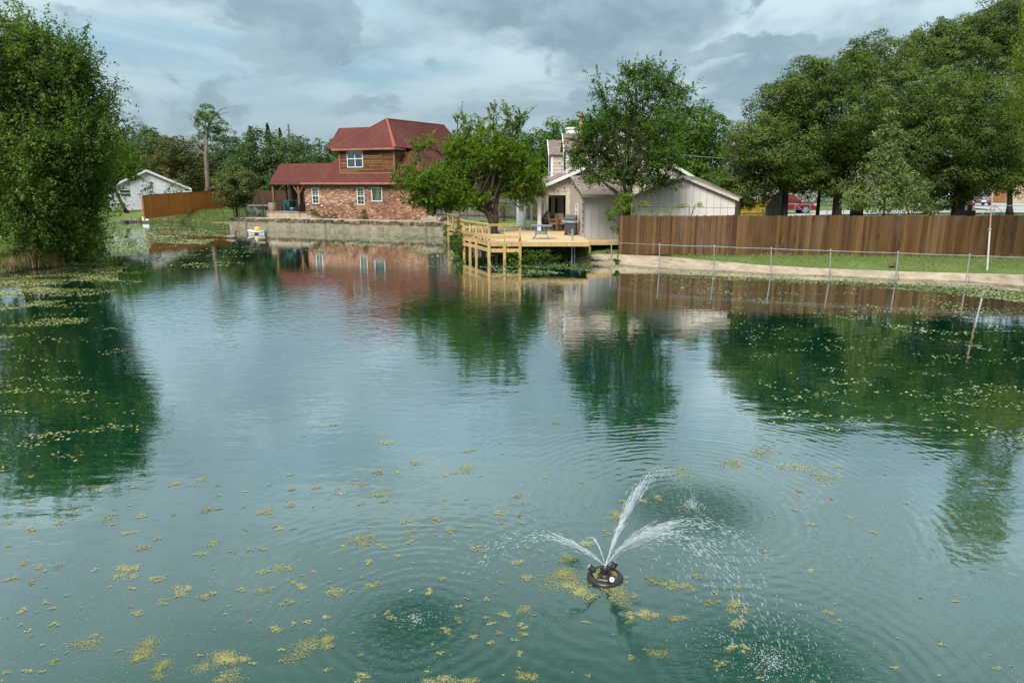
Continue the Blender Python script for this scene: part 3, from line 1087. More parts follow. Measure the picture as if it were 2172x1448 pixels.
def window(parent, fr, u0, u1, z0, z1, v, fw=0.07, rows=2, cols=1, curtain=None, muntins=False, frame='white', inner_v=0.0):
    """frame proud of the wall face v, panes recessed, curtains behind"""
    mb = MB()
    F = fw
    mb.box(fr, u0, u0 + F, v - .03, v + .07, z0, z1)
    mb.box(fr, u1 - F, u1, v - .03, v + .07, z0, z1)
    mb.box(fr, u0 + F, u1 - F, v - .03, v + .07, z1 - F, z1)
    mb.box(fr, u0 + F, u1 - F, v - .045, v + .07, z0, z0 + F)
    for c in range(1, cols):
        x = u0 + (u1 - u0) * c / cols
        mb.box(fr, x - F * .55, x + F * .55, v - .022, v + .065, z0 + F, z1 - F)
    w = mb.build('window', M[frame], parent)
    cw = (u1 - u0) / cols
    mb2 = MB()
    for c in range(cols):
        a, b = u0 + cw * c + F * (1 if c == 0 else .55), u0 + cw * (c + 1) - F * (1 if c == cols - 1 else .55)
        for r_ in range(1, rows):
            z = z0 + (z1 - z0) * r_ / rows
            mb2.box(fr, a, b, v - .02, v + .06, z - .035, z + .035)
        if muntins:
            for z in (z0 + (z1 - z0) * .75, z0 + (z1 - z0) * .25, z0 + (z1 - z0) * .62):
                mb2.box(fr, a, b, v + .005, v + .03, z - .011, z + .011)
            mb2.box(fr, (a + b) / 2 - .011, (a + b) / 2 + .011, v + .008, v + .028, z0 + F, z1 - F)
    if mb2.v:
        s = mb2.build('sash', M[frame], w)
    for c in range(cols):
        a, b = u0 + cw * c + F * (1 if c == 0 else .55), u0 + cw * (c + 1) - F * (1 if c == cols - 1 else .55)
        mb3 = MB()
        mb3.box(fr, a, b, v + .034, v + .042, z0 + F, z1 - F)
        mb3.build('pane', M['glass'], w)
    if curtain == 'tied':
        for sgn in (0, 1):
            mb4 = MB()
            for k in range(8):
                t0, t1 = k / 8, (k + 1) / 8
                def edge_(t):
                    return (0.5 - 0.34 * t) * (u1 - u0)
                zt, zb = z1 - F - t0 * (z1 - z0 - 2 * F), z1 - F - t1 * (z1 - z0 - 2 * F)
                d = .12 + .02 * (k % 2)
                if sgn == 0:
                    mb4.face(fr.P(u0 + F, v + d, zt), fr.P(u0 + edge_(t0), v + d, zt), fr.P(u0 + edge_(t1), v + d, zb), fr.P(u0 + F, v + d, zb))
                else:
                    mb4.face(fr.P(u1 - edge_(t0), v + d, zt), fr.P(u1 - F, v + d, zt), fr.P(u1 - F, v + d, zb), fr.P(u1 - edge_(t1), v + d, zb))
            mb4.build('curtain', M['curtain'], w)
    elif curtain:
        spans = curtain
        for (s0, s1) in spans:
            mb4 = MB()
            n = 10
            for k in range(n):
                t0, t1 = s0 + (s1 - s0) * k / n, s0 + (s1 - s0) * (k + 1) / n
                d0, d1 = .12 + .035 * (k % 2), .12 + .035 * ((k + 1) % 2)
                a, b = u0 + (u1 - u0) * t0, u0 + (u1 - u0) * t1
                mb4.face(fr.P(a, v + d0, z0 + F), fr.P(b, v + d1, z0 + F), fr.P(b, v + d1, z1 - F), fr.P(a, v + d0, z1 - F))
            mb4.build('curtain', M['curtain'], w)
    return w


# ------------------------------------------------------------------ brick house
HF = Frame((-19.32, 65.0), 23)
house = thing('brick_house', HF.P(0, 0, 1.03), 'two storey brick house with dark red shingle roof and wood clad upper floor', 'house')
wins = [(0.86, 1.66, 2.33, 3.83), (5.86, 6.66, 2.30, 3.86), (7.42, 8.55, 2.62, 3.86)]
mb = MB()
wall_open(mb, HF, 0, 13, 0.012, 0.25, 0.7, 4.15, wins)
mb.box(HF, 12.75, 13, 0.25, 11.0, 0.7, 4.15)
mb.box(HF, 0, 0.25, 2.7, 11.0, 0.7, 4.15)
mb.box(HF, 0.25, 12.75, 10.75, 11.0, 0.7, 4.15)
mb.box(HF, 0, .25, 0.25, 2.7, 0.7, 4.15)
mb.build('wall', M['mortar'], house)
# bricks, laid course by course around the openings
mb = MB()
tint = []
bl, bh, jt = 0.245, 0.083, 0.012
row = 0
z = 0.74
while z + bh < 4.15:
    u = -0.12 * (row % 2)
    while u < 13.0:
        a, b = max(u, 0.0), min(u + bl - jt, 13.0)
        segs = [(a, b)]
        for o_ in wins:
            if z + bh > o_[2] + .01 and z < o_[3] - .01:
                ns = []
                for (p, q) in segs:
                    if q <= o_[0] or p >= o_[1]:
                        ns.append((p, q))
                    else:
                        if p < o_[0]:
                            ns.append((p, o_[0]))
                        if q > o_[1]:
                            ns.append((o_[1], q))
                segs = ns
        for (p, q) in segs:
            if q - p > 0.03:
                pr_ = -R.uniform(0.0, 0.012)
                mb.box(HF, p, q, pr_, 0.011, z, z + bh - jt)
                cl = fbm(np.array([u * .55 + 9]), np.array([z * 1.4]), 5, 3)[0]
                t_ = min(1, max(0, R.gauss(0.52, 0.27) + (cl - 0.5) * 0.8))
                tint += [t_] * 6
        u += bl
    z += bh
    row += 1
bricks = mb.build('brick', M['brick'], house, kind='stuff', tint=tint)
for w_, cu in zip(wins, ([(0.05, 0.5), (.62, .95)], [(0.05, 0.45), (.6, .95)], 'tied')):
    window(house, HF, w_[0], w_[1], w_[2], w_[3], 0.0, 0.075, 2 if cu != 'tied' else 1, 1, cu, cu != 'tied')
mb = MB()
mb.box(HF, 0.84, 1.68, -.06, .02, 2.26, 2.325)
mb.build('window_sill', M['stone'], house)
# lower roof: steep front slope with porch gable end on the left, hip on the right
mb = MB()
P = HF.P
ez, ev = 4.30, -0.5
mb.slab([P(-3.6, ev, ez), P(13.45, ev, ez), P(10.75, 2.17, 7.17), P(3.4, 2.17, 7.17), P(2.4, 1.1, 6.02), P(-3.6, 1.1, 6.02)], 0.10)
mb.slab([P(-3.6, 1.1, 6.02), P(3.9, 1.1, 6.02), P(3.9, 2.75, ez), P(-3.6, 2.75, ez)], 0.10)
# long right slope under the main ridge, rear slope, upper hip roof
mb.slab([P(13.45, ev, ez), P(13.45, 13.2, ez), P(9.2, 10.5, 9.83), P(7.8, 2.3, 9.83), P(10.08, -.15, 7.24), P(10.25, 1.68, 7.24), P(10.75, 2.17, 7.17)], 0.10)
mb.slab([P(3.5, -.15, 7.24), P(10.08, -.15, 7.24), P(7.8, 2.3, 9.83)], 0.10)
mb.slab([P(3.5, -.15, 7.24), P(7.8, 2.3, 9.83), P(9.2, 10.5, 9.83), P(3.5, 12.0, 7.24)], 0.10)
mb.slab([P(3.5, 12.0, 7.24), P(9.2, 10.5, 9.83), P(13.45, 13.2, ez)], 0.10)
# left wing roof
mb.slab([P(1.05, 2.3, 7.35), P(6.2, 2.3, 7.35), P(6.2, 4.2, 9.35), P(1.15, 4.2, 9.35)], 0.10)
mb.slab([P(1.05, 6.1, 7.35), P(6.2, 6.1, 7.35), P(6.2, 4.2, 9.35), P(1.15, 4.2, 9.35)], 0.10)
roof = mb.build('roof', M['roof_red'], house)
mb = MB()
for (a, b) in ((P(10.08, -.15, 7.27), P(7.8, 2.3, 9.86)),):
    a_, b_ = np.array(a), np.array(b)
    side = np.array([HF.r[0], HF.r[1], 0]) * 0.17
    mb.slab([tuple(a_ - side), tuple(a_ + side), tuple(b_ + side * .6 + np.array([0, 0, .03])), tuple(b_ - side * .6 + np.array([0, 0, .03]))], 0.06)
for (a, b, w_) in ((P(3.5, -.15, 7.25), P(7.8, 2.3, 9.84), .05), (P(7.8, 2.3, 9.84), P(9.2, 10.5, 9.84), .05)):
    mb.tube([a, b], w_, 6)
mb.build('ridge_cap', M['ridge_cap'], roof)
mb = MB()
mb.box(HF, 0.0, 13.45, ev - .03, ev + .02, ez - .20, ez - .02)
mb.box(HF, 3.45, 10.10, -.20, -.15, 7.03, 7.21)
mb.box(HF, 10.06, 10.10, -.15, 1.65, 7.03, 7.21)
mb.box(HF, 3.45, 3.5, -.15, 11, 7.03, 7.21)
mb.box(HF, 4.05, 9.55, .135, .235, 5.03, 5.11)
mb.build('fascia', M['trim_orange'], house)
mb = MB()
mb.box(HF, -3.6, 0.0, ev - .03, ev + .02, ez - .22, ez - .02)
mb.box(HF, 0.0, 13.3, ev + .02, 0.012, 4.15, 4.19)
mb.box(HF, 3.5, 10.05, -.15, .25, 7.02, 7.05)
mb.build('soffit', M['soffit'], house)
# upper floor: backing walls and lapped planks
mb = MB()
uw = (4.82, 6.52, 5.56, 7.08)
wall_open(mb, HF, 4.0, 9.75, .29, .42, 4.6, 7.10, [uw])
mb.box(HF, 9.62, 9.71, .42, 10.5, 4.6, 7.1)
mb.box(HF, 4.04, 4.14, .42, 10.5, 4.6, 7.1)
mb.box(HF, 4.14, 9.62, 10.3, 10.5, 4.6, 7.1)
mb.box(HF, 2.5, 4.0, 2.9, 5.6, 4.6, 7.3)
mb.build('wall', M['interior'], house)
ph = 0.142
for k in range(14):
    z0 = 5.06 + k * ph
    for (a, b) in ((4.0, uw[0]), (uw[1], 9.75)) if (z0 + ph > uw[2] + .02) else ((4.0, 9.75),):
        # each row is made of one or two boards butted together
        cut = R.uniform(a + .3, b - .3) if b - a > 1.2 else None
        for (p, q) in ((a, cut - .004), (cut + .004, b)) if cut else ((a, b),):
            mb = MB()
            j = R.uniform(-.006, .006)
            mb.prism([P(p, .235 + j, z0), P(p, .285, z0), P(p, .285, z0 + ph - .004), P(p, .262 + j, z0 + ph - .004)],
                     [P(q, .235 + j, z0), P(q, .285, z0), P(q, .285, z0 + ph - .004), P(q, .262 + j, z0 + ph - .004)])
            mb.build('plank', M['siding_brown'], house)
    mb = MB()
    mb.box(HF, 9.715, 9.752, .30, 2.3, z0, z0 + ph - .006)
    mb.build('plank', M['siding_brown'], house)
for (u, q) in ((9.68, 9.80), (3.95, 4.07)):
    mb = MB()
    mb.box(HF, u, q, .20, .32, 5.05, 7.05)
    mb.build('corner_board', M['trim_orange'], house)
window(house, HF, *uw, .235, .075, 2, 2, [(0.04, 0.34), (.36, .47), (.53, .62), (.74, .97)])
# vents on the roof
for (px_, py_) in ((886, 301), (902, 327)):
    mb = MB()
    u, zz = 10.3 + (px_ - 886) * .04, 0
    c = P(11.0 + (px_ - 886) * .035, 6.2 + (px_ - 886) * .03, 7.0 - (py_ - 301) * 0.045)
    mb.tube([(c[0], c[1], c[2] - .3), (c[0], c[1], c[2] + .18)], .06, 8)
    mb.build('vent_pipe', M['roof_red'], house)
# porch: slab edge wall is a thing of its own; posts, back wall and door belong to the house
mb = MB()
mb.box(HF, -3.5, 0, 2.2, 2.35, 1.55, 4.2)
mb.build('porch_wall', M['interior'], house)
mb = MB()
mb.box(HF, -2.0, -1.15, 2.12, 2.19, 1.62, 3.5)
mb.build('door', M['tan_dark'], house)
for (u, v) in ((-3.42, -.25), (-3.35, 1.4), (-0.42, -.25), (-1.3, 1.9)):
    mb = MB()
    mb.box(HF, u - .10, u + .10, v - .10, v + .10, 1.6, 4.2)
    mb.build('porch_post', M['post_wood'], house)
mb = MB()
for s in (-1, 1):
    mb.prism([P(-.42 + s * .06, -.33, 3.15), P(-.42 + s * .06, -.17, 3.15), P(-.42 + s * .06, -.17, 3.33), P(-.42 + s * .06, -.33, 3.33)],
             [P(-.42 + s * .62, -.33, 3.98), P(-.42 + s * .62, -.17, 3.98), P(-.42 + s * .62, -.17, 4.16), P(-.42 + s * .62, -.33, 4.16)])
mb.build('brace', M['post_wood'], house)
mb = MB()
mb.box(HF, -3.55, 0, -.35, -.16, 4.0, 4.2)
mb.box(HF, -3.5, -3.3, -.15, 2.6, 4.0, 4.2)
mb.build('porch_beam', M['post_wood'], house)
for (px_, py_) in ((655, 434), (684, 437)):
    u, zz = HF.px(px_, py_)
    mb = MB()
    mb.lathe(P(u, -.06, zz - .07), [(0.02, 0), (.085, .02), (.10, .08), (.07, .15), (.02, .17)], 10)
    mb.build('spotlight', M['white'], house, smooth=True)
# concrete patio block, steps
mb = MB()
mb.prism([P(-3.7, -1.25, .95), P(.25, -1.25, .95), P(.25, -1.2, 1.60), P(-3.55, -1.2, 1.60)], [P(-3.7, 2.5, .95), P(.25, 2.5, .95), P(.25, 2.5, 1.60), P(-3.55, 2.5, 1.60)])
mb.box(HF, -3.62, .3, -1.28, -1.15, 1.60, 1.66)
t = tag(mb.build('patio_block', M['slab']), 'weathered concrete patio block under the wooden porch posts', 'patio')
st = thing('stone_steps', P(1.0, -1.0, 1.0), 'worn stone steps beside the concrete patio block', 'steps')
for k, (u1, z1) in enumerate(((1.05, 1.48), (1.55, 1.33), (2.05, 1.18))):
    mb = MB()
    mb.box(HF, .26, u1, -1.15, -.25, z1 - .15 if k < 2 else .95, z1)
    mb.build('step', M['slab'], st)
st = thing('stone_steps', P(13.6, -.6, 1.0), 'low grey stone steps at the right corner of the brick house', 'steps')
for k, (v0, z1) in enumerate(((-1.6, 1.16), (-1.25, 1.32), (-.9, 1.48))):
    mb = MB()
    mb.box(HF, 13.1, 15.0, v0, -.3, z1 - .15, z1)
    mb.build('step', M['slab'], st)

# ------------------------------------------------------------------ retaining wall
rw = thing('retaining_wall', WALL.P(0, 0, -.3), 'long stained concrete retaining wall with rough stone coping along the water', 'wall')
joints = [0, 8.4, 14.2, 23.2]
for a, b in zip(joints[:-1], joints[1:]):
    mb = MB()
    mb.prism([WALL.P(a + .012, .02 * (a % 3), -.8), WALL.P(b - .012, .02 * (a % 3), -.8), WALL.P(b - .012, .04, .74), WALL.P(a + .012, .04, .74)],
             [WALL.P(a + .012, .3, -.8), WALL.P(b - .012, .3, -.8), WALL.P(b - .012, .3, .74), WALL.P(a + .012, .3, .74)])
    mb.build('wall_panel', M['concrete'], rw)
mb = MB()
mb.box(WALL, -.02, .28, .31, 4.2, -.8, .74)
mb.build('wall_panel', M['concrete'], rw)
u = 0.0
while u < 23.1:
    w_ = min(R.uniform(.25, .8), 23.2 - u)
    zt = .98 + R.uniform(-.07, .06)
    f_ = R.uniform(-.03, .04)
    mb = MB()
    j = lambda s=.03: R.uniform(-s, s)
    mb.hexa([WALL.P(u + .015, f_, .745), WALL.P(u + w_ - .015, f_ + j(), .745), WALL.P(u + w_ - .015, .42, .745), WALL.P(u + .015, .42, .745),
             WALL.P(u + .02 + abs(j()), f_ + .03 + abs(j()), zt + j()), WALL.P(u + w_ - .02 - abs(j()), f_ + .03 + abs(j()), zt + j()), WALL.P(u + w_ - .02, .42, zt), WALL.P(u + .02, .42, zt)])
    mb.build('stone', M['stone'], rw)
    u += w_
mb = MB()
for (a, b) in ((0.0, 8.3), (8.32, 15.4), (15.42, 23.2)):
    mb.box(WALL, a, b, .43, 1.45, .93, 1.075)
mb.build('coping_slab', M['slab'], rw)

# ------------------------------------------------------------------ things along the brick house shore
fr_ = WALL
fe = thing('iron_fence', WALL.P(.05, .6, 1.03), 'black iron railing fence along the patio edge above the wall', 'fence')


def iron_run(a, b, za, zb, h, posts):
    L = math.dist(a, b)
    n = int(L / .13)
    mb = MB()
    for k in range(n):
        t_ = k / n
        x, y, zq = a[0] + (b[0] - a[0]) * t_, a[1] + (b[1] - a[1]) * t_, za + (zb - za) * t_
        mb.tube([(x, y, zq + .08), (x, y, zq + h - .06)], .007, 4, cap=False)
    mb.build('baluster', M['black_metal'], fe, kind='stuff')
    for hh in (.08, h - .06):
        mb = MB()
        mb.tube([(a[0], a[1], za + hh), (b[0], b[1], zb + hh)], .022, 4)
        mb.build('rail', M['black_metal'], fe)
    for t_ in posts:
        x, y, zq = a[0] + (b[0] - a[0]) * t_, a[1] + (b[1] - a[1]) * t_, za + (zb - za) * t_
        mb = MB()
        mb.tube([(x, y, zq - .05), (x, y, zq + h + .06)], .04, 6)
        mb.build('post', M['black_metal'], fe)


A = WALL.P(.12, .6, 0)[:2]
B = WALL.P(4.1, .8, 0)[:2]
iron_run(A, B, 1.03, 1.05, 1.12, (0, .36, .85))
C_, D_ = HF.P(-3.45, -1.05, 0)[:2], HF.P(-.02, -1.05, 0)[:2]
iron_run(C_, D_, 1.66, 1.66, 1.05, (0, .48, .99))

# two slatted lounge chairs
chair_fr = W0


def make_chair(loc, label):
    root = thing('lounge_chair', loc, label, 'chair', 'slatted lounge chairs behind the iron fence')
    x, y, z = loc
    fr = Frame((x, y), 15)
    for k in range(5):
        v = -.26 + k * .13
        mb = MB()
        mb.prism([fr.P(-.02, v - .055, z + .20), fr.P(.05, v - .055, z + .18), fr.P(.05, v + .055, z + .18), fr.P(-.02, v + .055, z + .20)],
                 [fr.P(-.52, v - .055, z + 0.92 - .05 * abs(k - 2)), fr.P(-.48, v - .055, z + 0.92 - .05 * abs(k - 2)), fr.P(-.48, v + .055, z + 0.92 - .05 * abs(k - 2)), fr.P(-.52, v + .055, z + 0.92 - .05 * abs(k - 2))])
        mb.build('back_slat', M['chair_wood'], root)
    for k in range(5):
        u = .06 + k * .11
        mb = MB()
        mb.box(fr, u, u + .09, -.3, .3, z + .22 + k * .022, z + .245 + k * .022)
        mb.build('seat_slat', M['chair_wood'], root)
    for s in (-1, 1):
        mb = MB()
        mb.box(fr, -.35, .55, s * .36 - .06, s * .36 + .06, z + .46, z + .49)
        mb.build('armrest', M['chair_wood'], root)
        for u in (-.28, .48):
            mb = MB()
            mb.box(fr, u, u + .09, s * .34 - .02, s * .34 + .02, z, z + .46)
            mb.build('leg', M['chair_wood'], root)
    return root


c0 = gr(530, 459.5, 1.04)
ch1 = make_chair((c0[0], c0[1] + .9, 1.04), 'weathered slatted lounge chair nearest the left end of the iron fence')
ch2 = copy_tree(ch1, (c0[0] + .62, c0[1] + .75, 1.04), None, 'weathered slatted lounge chair beside the patio block, right one of the pair')

# trampoline, bins and porch furniture
c = at(545, 437, 70.5)
tr = thing('trampoline', (c[0], c[1], hgt(c[0], c[1])), 'low grey round trampoline on the lawn behind the iron fence', 'trampoline')
mb = MB()
mb.lathe((c[0], c[1], 1.95), [(1.75, 0), (1.8, .05), (1.5, .07), (0.02, .06)], 28)
mb.build('mat', M['trampoline'], tr)
mb = MB()
for k in range(6):
    a = k * math.pi / 3 + .3
    x, y = c[0] + 1.72 * math.cos(a), c[1] + 1.72 * math.sin(a)
    mb.tube([(x, y, 1.0), (x, y, 2.0)], .035, 6)
mb.build('leg', M['black_metal'], tr)


def tapered_bin(name, label, cat, fr, u0, u1, v0, v1, z0, z1, mat, lid=None):
    root = thing(name, fr.P((u0 + u1) / 2, (v0 + v1) / 2, z0), label, cat)
    mb = MB()
    i = .12 * (u1 - u0)
    mb.hexa([fr.P(u0 + i, v0 + i, z0), fr.P(u1 - i, v0 + i, z0), fr.P(u1 - i, v1 - i, z0), fr.P(u0 + i, v1 - i, z0),
             fr.P(u0, v0, z1), fr.P(u1, v0, z1), fr.P(u1, v1, z1), fr.P(u0, v1, z1)])
    mb.build('body', M[mat], root)
    mb = MB()
    mb.hexa([fr.P(u0 - .03, v0 - .03, z1 + .002), fr.P(u1 + .03, v0 - .03, z1 + .002), fr.P(u1 + .03, v1 + .03, z1 + .002), fr.P(u0 - .03, v1 + .03, z1 + .002),
             fr.P(u0 + .02, v0 + .02, z1 + .07), fr.P(u1 - .02, v0 + .02, z1 + .07), fr.P(u1 - .02, v1 - .02, z1 + .07), fr.P(u0 + .02, v1 - .02, z1 + .07)])
    mb.build('lid', M[lid or mat], root)
    return root


u0, zz = HF.px(601, 449, -.6)
tapered_bin('storage_bin', 'dark green tapered bin standing on the patio block behind the railing', 'bin', HF, u0 + .05, u0 + .85, -.7, 0.0, 1.66, 2.58, 'bin_green')
u0, zz = HF.px(617, 449, -.9)
mb = MB()
mb.box(HF, u0, u0 + .3, -.95, -.7, 1.66, 1.92)
mb.box(HF, u0 - .015, u0 + .315, -.965, -.685, 1.922, 1.98, 1)
tag(mb.build('cooler', [M['blue_bin'], M['white']]), 'small blue cooler with white lid beside the green bin', 'cooler')
so = thing('wicker_sofa', HF.P(-.9, -.2, 1.66), 'dark wicker sofa under the porch next to the brick wall', 'sofa')
mb = MB()
mb.box(HF, -1.6, -.1, -.75, .1, 1.68, 2.05)
mb.build('seat', M['black_metal'], so)
mb = MB()
mb.box(HF, -1.6, -.1, .1, .28, 1.68, 2.5)
mb.build('backrest', M['black_metal'], so)
for u in (-1.72, -.1):
    mb = MB()
    mb.box(HF, u, u + .12, -.78, .26, 1.66, 2.32)
    mb.build('armrest', M['black_metal'], so)
u0, zz = HF.px(573, 449, -.7)
c = HF.P(u0 + .4, -.75, 1.66)
mb = MB()
mb.lathe(c, [(.36, 0), (.40, .08), (.43, .35), (.41, .68), (.38, .76), (.33, .76), (.32, .6), (.02, .58)], 16)
tag(mb.build('barrel_planter', M['brown_plank'], org=c, smooth=False), 'brown barrel planter on the left corner of the patio block', 'planter')

# plank jetty, culvert pipe, white block, rocks
a, b = gr(452, 481), gr(487, 484)
jf = Frame((a[0], a[1]), 0)
jt_ = thing('plank_jetty', (a[0], a[1], 0), 'small weathered plank jetty at the left end of the retaining wall', 'jetty')
mb = MB()
mb.box(jf, 0, 1.9, 0, .8, .34, .41)
mb.build('plank', M['brown_plank'], jt_)
for u in (.9, 1.8):
    mb = MB()
    mb.box(jf, u, u + .1, .1, .2, -.6, .34)
    mb.build('leg', M['brown_plank'], jt_)
c = gr(366, 468)
cp_ = thing('culvert_pipe', (c[0], c[1], .15), 'pale culvert pipe end sticking out of the grass bank among rocks', 'pipe')
mb = MB()
n = 14
for k in range(n):
    a0, a1 = 2 * math.pi * k / n, 2 * math.pi * (k + 1) / n
    ring = []
    for y in (c[1], c[1] + 1.6):
        ring.append([(c[0] + .42 * math.cos(a0), y, .5 + .42 * math.sin(a0)), (c[0] + .42 * math.cos(a1), y, .5 + .42 * math.sin(a1)),
                     (c[0] + .33 * math.cos(a1), y, .5 + .33 * math.sin(a1)), (c[0] + .33 * math.cos(a0), y, .5 + .33 * math.sin(a0))])
    mb.prism(ring[0], ring[1])
mb.build('pipe', M['culvert'], cp_)
mb = MB()
mb.lathe((c[0], c[1] + .42, .5), [(0.01, 0), (.1, 0)], 6)
c = gr(308, 465, .35)
mb = MB()
mb.box(Frame((c[0], c[1]), 10), -.4, .4, 0, .5, .2, .62)
tag(mb.build('concrete_block', M['white']), 'white block at the foot of the orange fence by the water', 'block')


def rock(c, r, label, group=None, mat='rock'):
    me = bpy.data.meshes.new('rock')
    ico = MB()
    n, m = 9, 6
    for i in range(m + 1):
        for j in range(n):
            th, ph_ = math.pi * i / m, 2 * math.pi * j / n
            k = 1 + R.uniform(-.2, .2)
            ico.v.append((c[0] + r[0] * k * math.sin(th) * math.cos(ph_), c[1] + r[1] * k * math.sin(th) * math.sin(ph_), c[2] + r[2] * k * math.cos(th)))
    for i in range(m):
        for j in range(n):
            q = (j + 1) % n
            ico.f.append((i * n + j, (i + 1) * n + j, (i + 1) * n + q, i * n + q))
            ico.m.append(0)
    return tag(ico.build('rock', M[mat]), label, 'rock', group)


for (px_, py_, s, lab_) in ((262, 473, .5, 'brown rock at the waterline farthest left below the white house'), (276, 472, .6, 'larger brown rock below the leaning trunk'), (288, 472, .45, 'brown rock just left of the white block'),
                            (340, 470, .5, 'brown rock left of the culvert pipe below the orange fence'), (352, 471, .4, 'small rock touching the left side of the culvert pipe'), (376, 472, .35, 'smallest rock directly right of the culvert pipe'),
                            (384, 470, .5, 'brown rock second to the right of the culvert pipe'), (398, 472, .55, 'broad dark rock third to the right of the culvert pipe'), (412, 473, .4, 'rock farthest right of the culvert pipe toward the jetty')):
    c = gr(px_, py_ - 1)
    rock((c[0], c[1] + .2, .1), (s, s * .8, s * .55), lab_, 'rocks along the far grass bank')

# small white boat with a yellow dome
c = gr(547, 496)
bo = thing('paddle_boat', (c[0], c[1], 0), 'small white boat with round yellow top afloat before the retaining wall', 'boat')
mb = MB()
prof = []
for k in range(9):
    t_ = k / 8 * 2 - 1
    u = t_ * .70
    lift = .10 * abs(t_) ** 3
    prof.append((u, lift))
for s0, s1, z0, z1, w0, w1 in ((0, 0, -.08, .16, .72, 1.0),):
    a_ = []
    for k in range(8):
        (u, l0), (v_, l1) = prof[k], prof[k + 1]
        f0, f1 = .86, 1.0
        mb.hexa([(c[0] + u * f0, c[1] - .30, -.1), (c[0] + v_ * f0, c[1] - .30, -.1), (c[0] + v_ * f0, c[1] + .30, -.1), (c[0] + u * f0, c[1] + .30, -.1),
                 (c[0] + u, c[1] - .38, .17 + l0), (c[0] + v_, c[1] - .38, .17 + l1), (c[0] + v_, c[1] + .38, .17 + l1), (c[0] + u, c[1] + .38, .17 + l0)])
mb.build('hull', M['hull'], bo)
mb = MB()
for k in range(8):
    (u, l0), (v_, l1) = prof[k], prof[k + 1]
    mb.hexa([(c[0] + u * 1.04, c[1] - .42, .172 + l0), (c[0] + v_ * 1.04, c[1] - .42, .172 + l1), (c[0] + v_ * 1.04, c[1] + .42, .172 + l1), (c[0] + u * 1.04, c[1] + .42, .172 + l0),
             (c[0] + u * 1.04, c[1] - .42, .235 + l0), (c[0] + v_ * 1.04, c[1] - .42, .235 + l1), (c[0] + v_ * 1.04, c[1] + .42, .235 + l1), (c[0] + u * 1.04, c[1] + .42, .235 + l0)])
mb.build('gunwale', M['hull'], bo)
mb = MB()
mb.lathe((c[0], c[1] - .02, .22), [(.24, 0), (.28, .09), (.28, .18), (.24, .29), (.15, .38), (.02, .41)], 16)
mb.build('dome', M['dome'], bo, smooth=True)
mb = MB()
mb.tube([(c[0] - .15, c[1] - .38, .10), (c[0], c[1] - .39, .05), (c[0] + .15, c[1] - .38, .10)], .04, 6)
mb.build('dark_bar', M['dark'], bo)  # dark bent bar on the near side of the hull, below the dome

# two geese on the water


def goose(c, label):
    x, y, _ = c
    mb = MB()
    mb.tube([(x - .42, y, .13), (x - .34, y, .12), (x - .15, y, .10), (x + .08, y, .10), (x + .24, y, .12), (x + .33, y, .16)], [.01, .06, .14, .17, .14, .075], 10)
    nb = len(mb.f)
    mb.tube([(x + .27, y, .17), (x + .33, y, .28), (x + .325, y, .40), (x + .33, y, .48), (x + .37, y, .52), (x + .43, y, .51), (x + .50, y, .49)],
            [.08, .05, .04, .042, .055, .04, .012], 8, m=1)
    mb.tube([(x - .46, y, .15), (x - .38, y, .14), (x - .32, y, .13)], [.01, .055, .07], 6, m=2)
    o_ = mb.build('goose', [M['goose_body'], M['goose_dark'], M['goose_white']], org=(x, y, 0), smooth=True)
    return tag(o_, label, 'goose', 'geese swimming on the pond')


goose(gr(492, 505), 'swimming goose with dark neck, farther left of the two by the orange reflection')
goose(gr(556, 509), 'swimming goose with dark neck just in front of the white boat')

# ------------------------------------------------------------------ far left: white house, orange fence
zl = hgt(-38, 80)
fence('leaning orange brown stained board fence running from the water up the lawn', (-37.7, 71.2), (-35.75, 86.6), lambda x, y: hgt(x, y) - .05, lambda t: 2.35, 0.15,
      M['fence_orange'], 0.0, None, True, 3.2, (.2, .55, .9), lambda t: 2.98 + .42 * t, .004, 'wooden_fence', True)
fence('short low end of the orange stained fence beside the magnolia', (-35.7, 86.6), (-33.6, 88.2), lambda x, y: hgt(x, y), lambda t: 1.7, .15, M['fence_orange'], 0.0,
      None, True, 2.0, (.2, .8), lambda t: 3.1 - 1.2 * t, .004)
fence('dark brown privacy fence behind the magnolia and porch', at(530, 440, 82)[:2], at(632, 440, 76)[:2], hgt, lambda t: 2.4, .15, M['fence_dark'], 0.0)
WF = Frame(at(405, 440, 88)[:2], -27)
wh = thing('white_house', WF.P(-5, 0, 1.0), 'white clapboard house with low gable behind the orange fence', 'house')
ul, _ = WF.px(228, 400)
ua, za = WF.px(310, 360)
ue, ze = WF.px(404, 399)
uw0, zw0 = WF.px(256, 418)
uw1, zw1 = WF.px(277, 402)
mb = MB()
lap = .16
z = 0.9
slope_r = (za - ze) / (ue - ua)
k = 0
while z < za - .1:
    lo = max(ul, ua - (za - z) / slope_r * 1.0 if z > ze else ul)
    hi = ua + (za - z - lap) / slope_r - .1 if z > ze - .2 else ue - .7
    lo = max(ul, ua - (za - z - lap) / slope_r) if z > ze else ul
    spans = [(lo, hi)]
    if z + lap > zw0 and z < zw1:
        spans = [(lo, uw0), (uw1, hi)]
    for (p, q) in spans:
        if q - p > .05:
            mb.prism([WF.P(p, -.03, z), WF.P(p, .06, z), WF.P(p, .06, z + lap), WF.P(p, 0, z + lap)], [WF.P(q, -.03, z), WF.P(q, .06, z), WF.P(q, .06, z + lap), WF.P(q, 0, z + lap)])
    z += lap
mb.build('siding', M['white_siding'], wh)
mb = MB()
wall_open(mb, WF, ul, ue - .7, .065, .2, .8, ze - .1, [(uw0, uw1, zw0, zw1)])
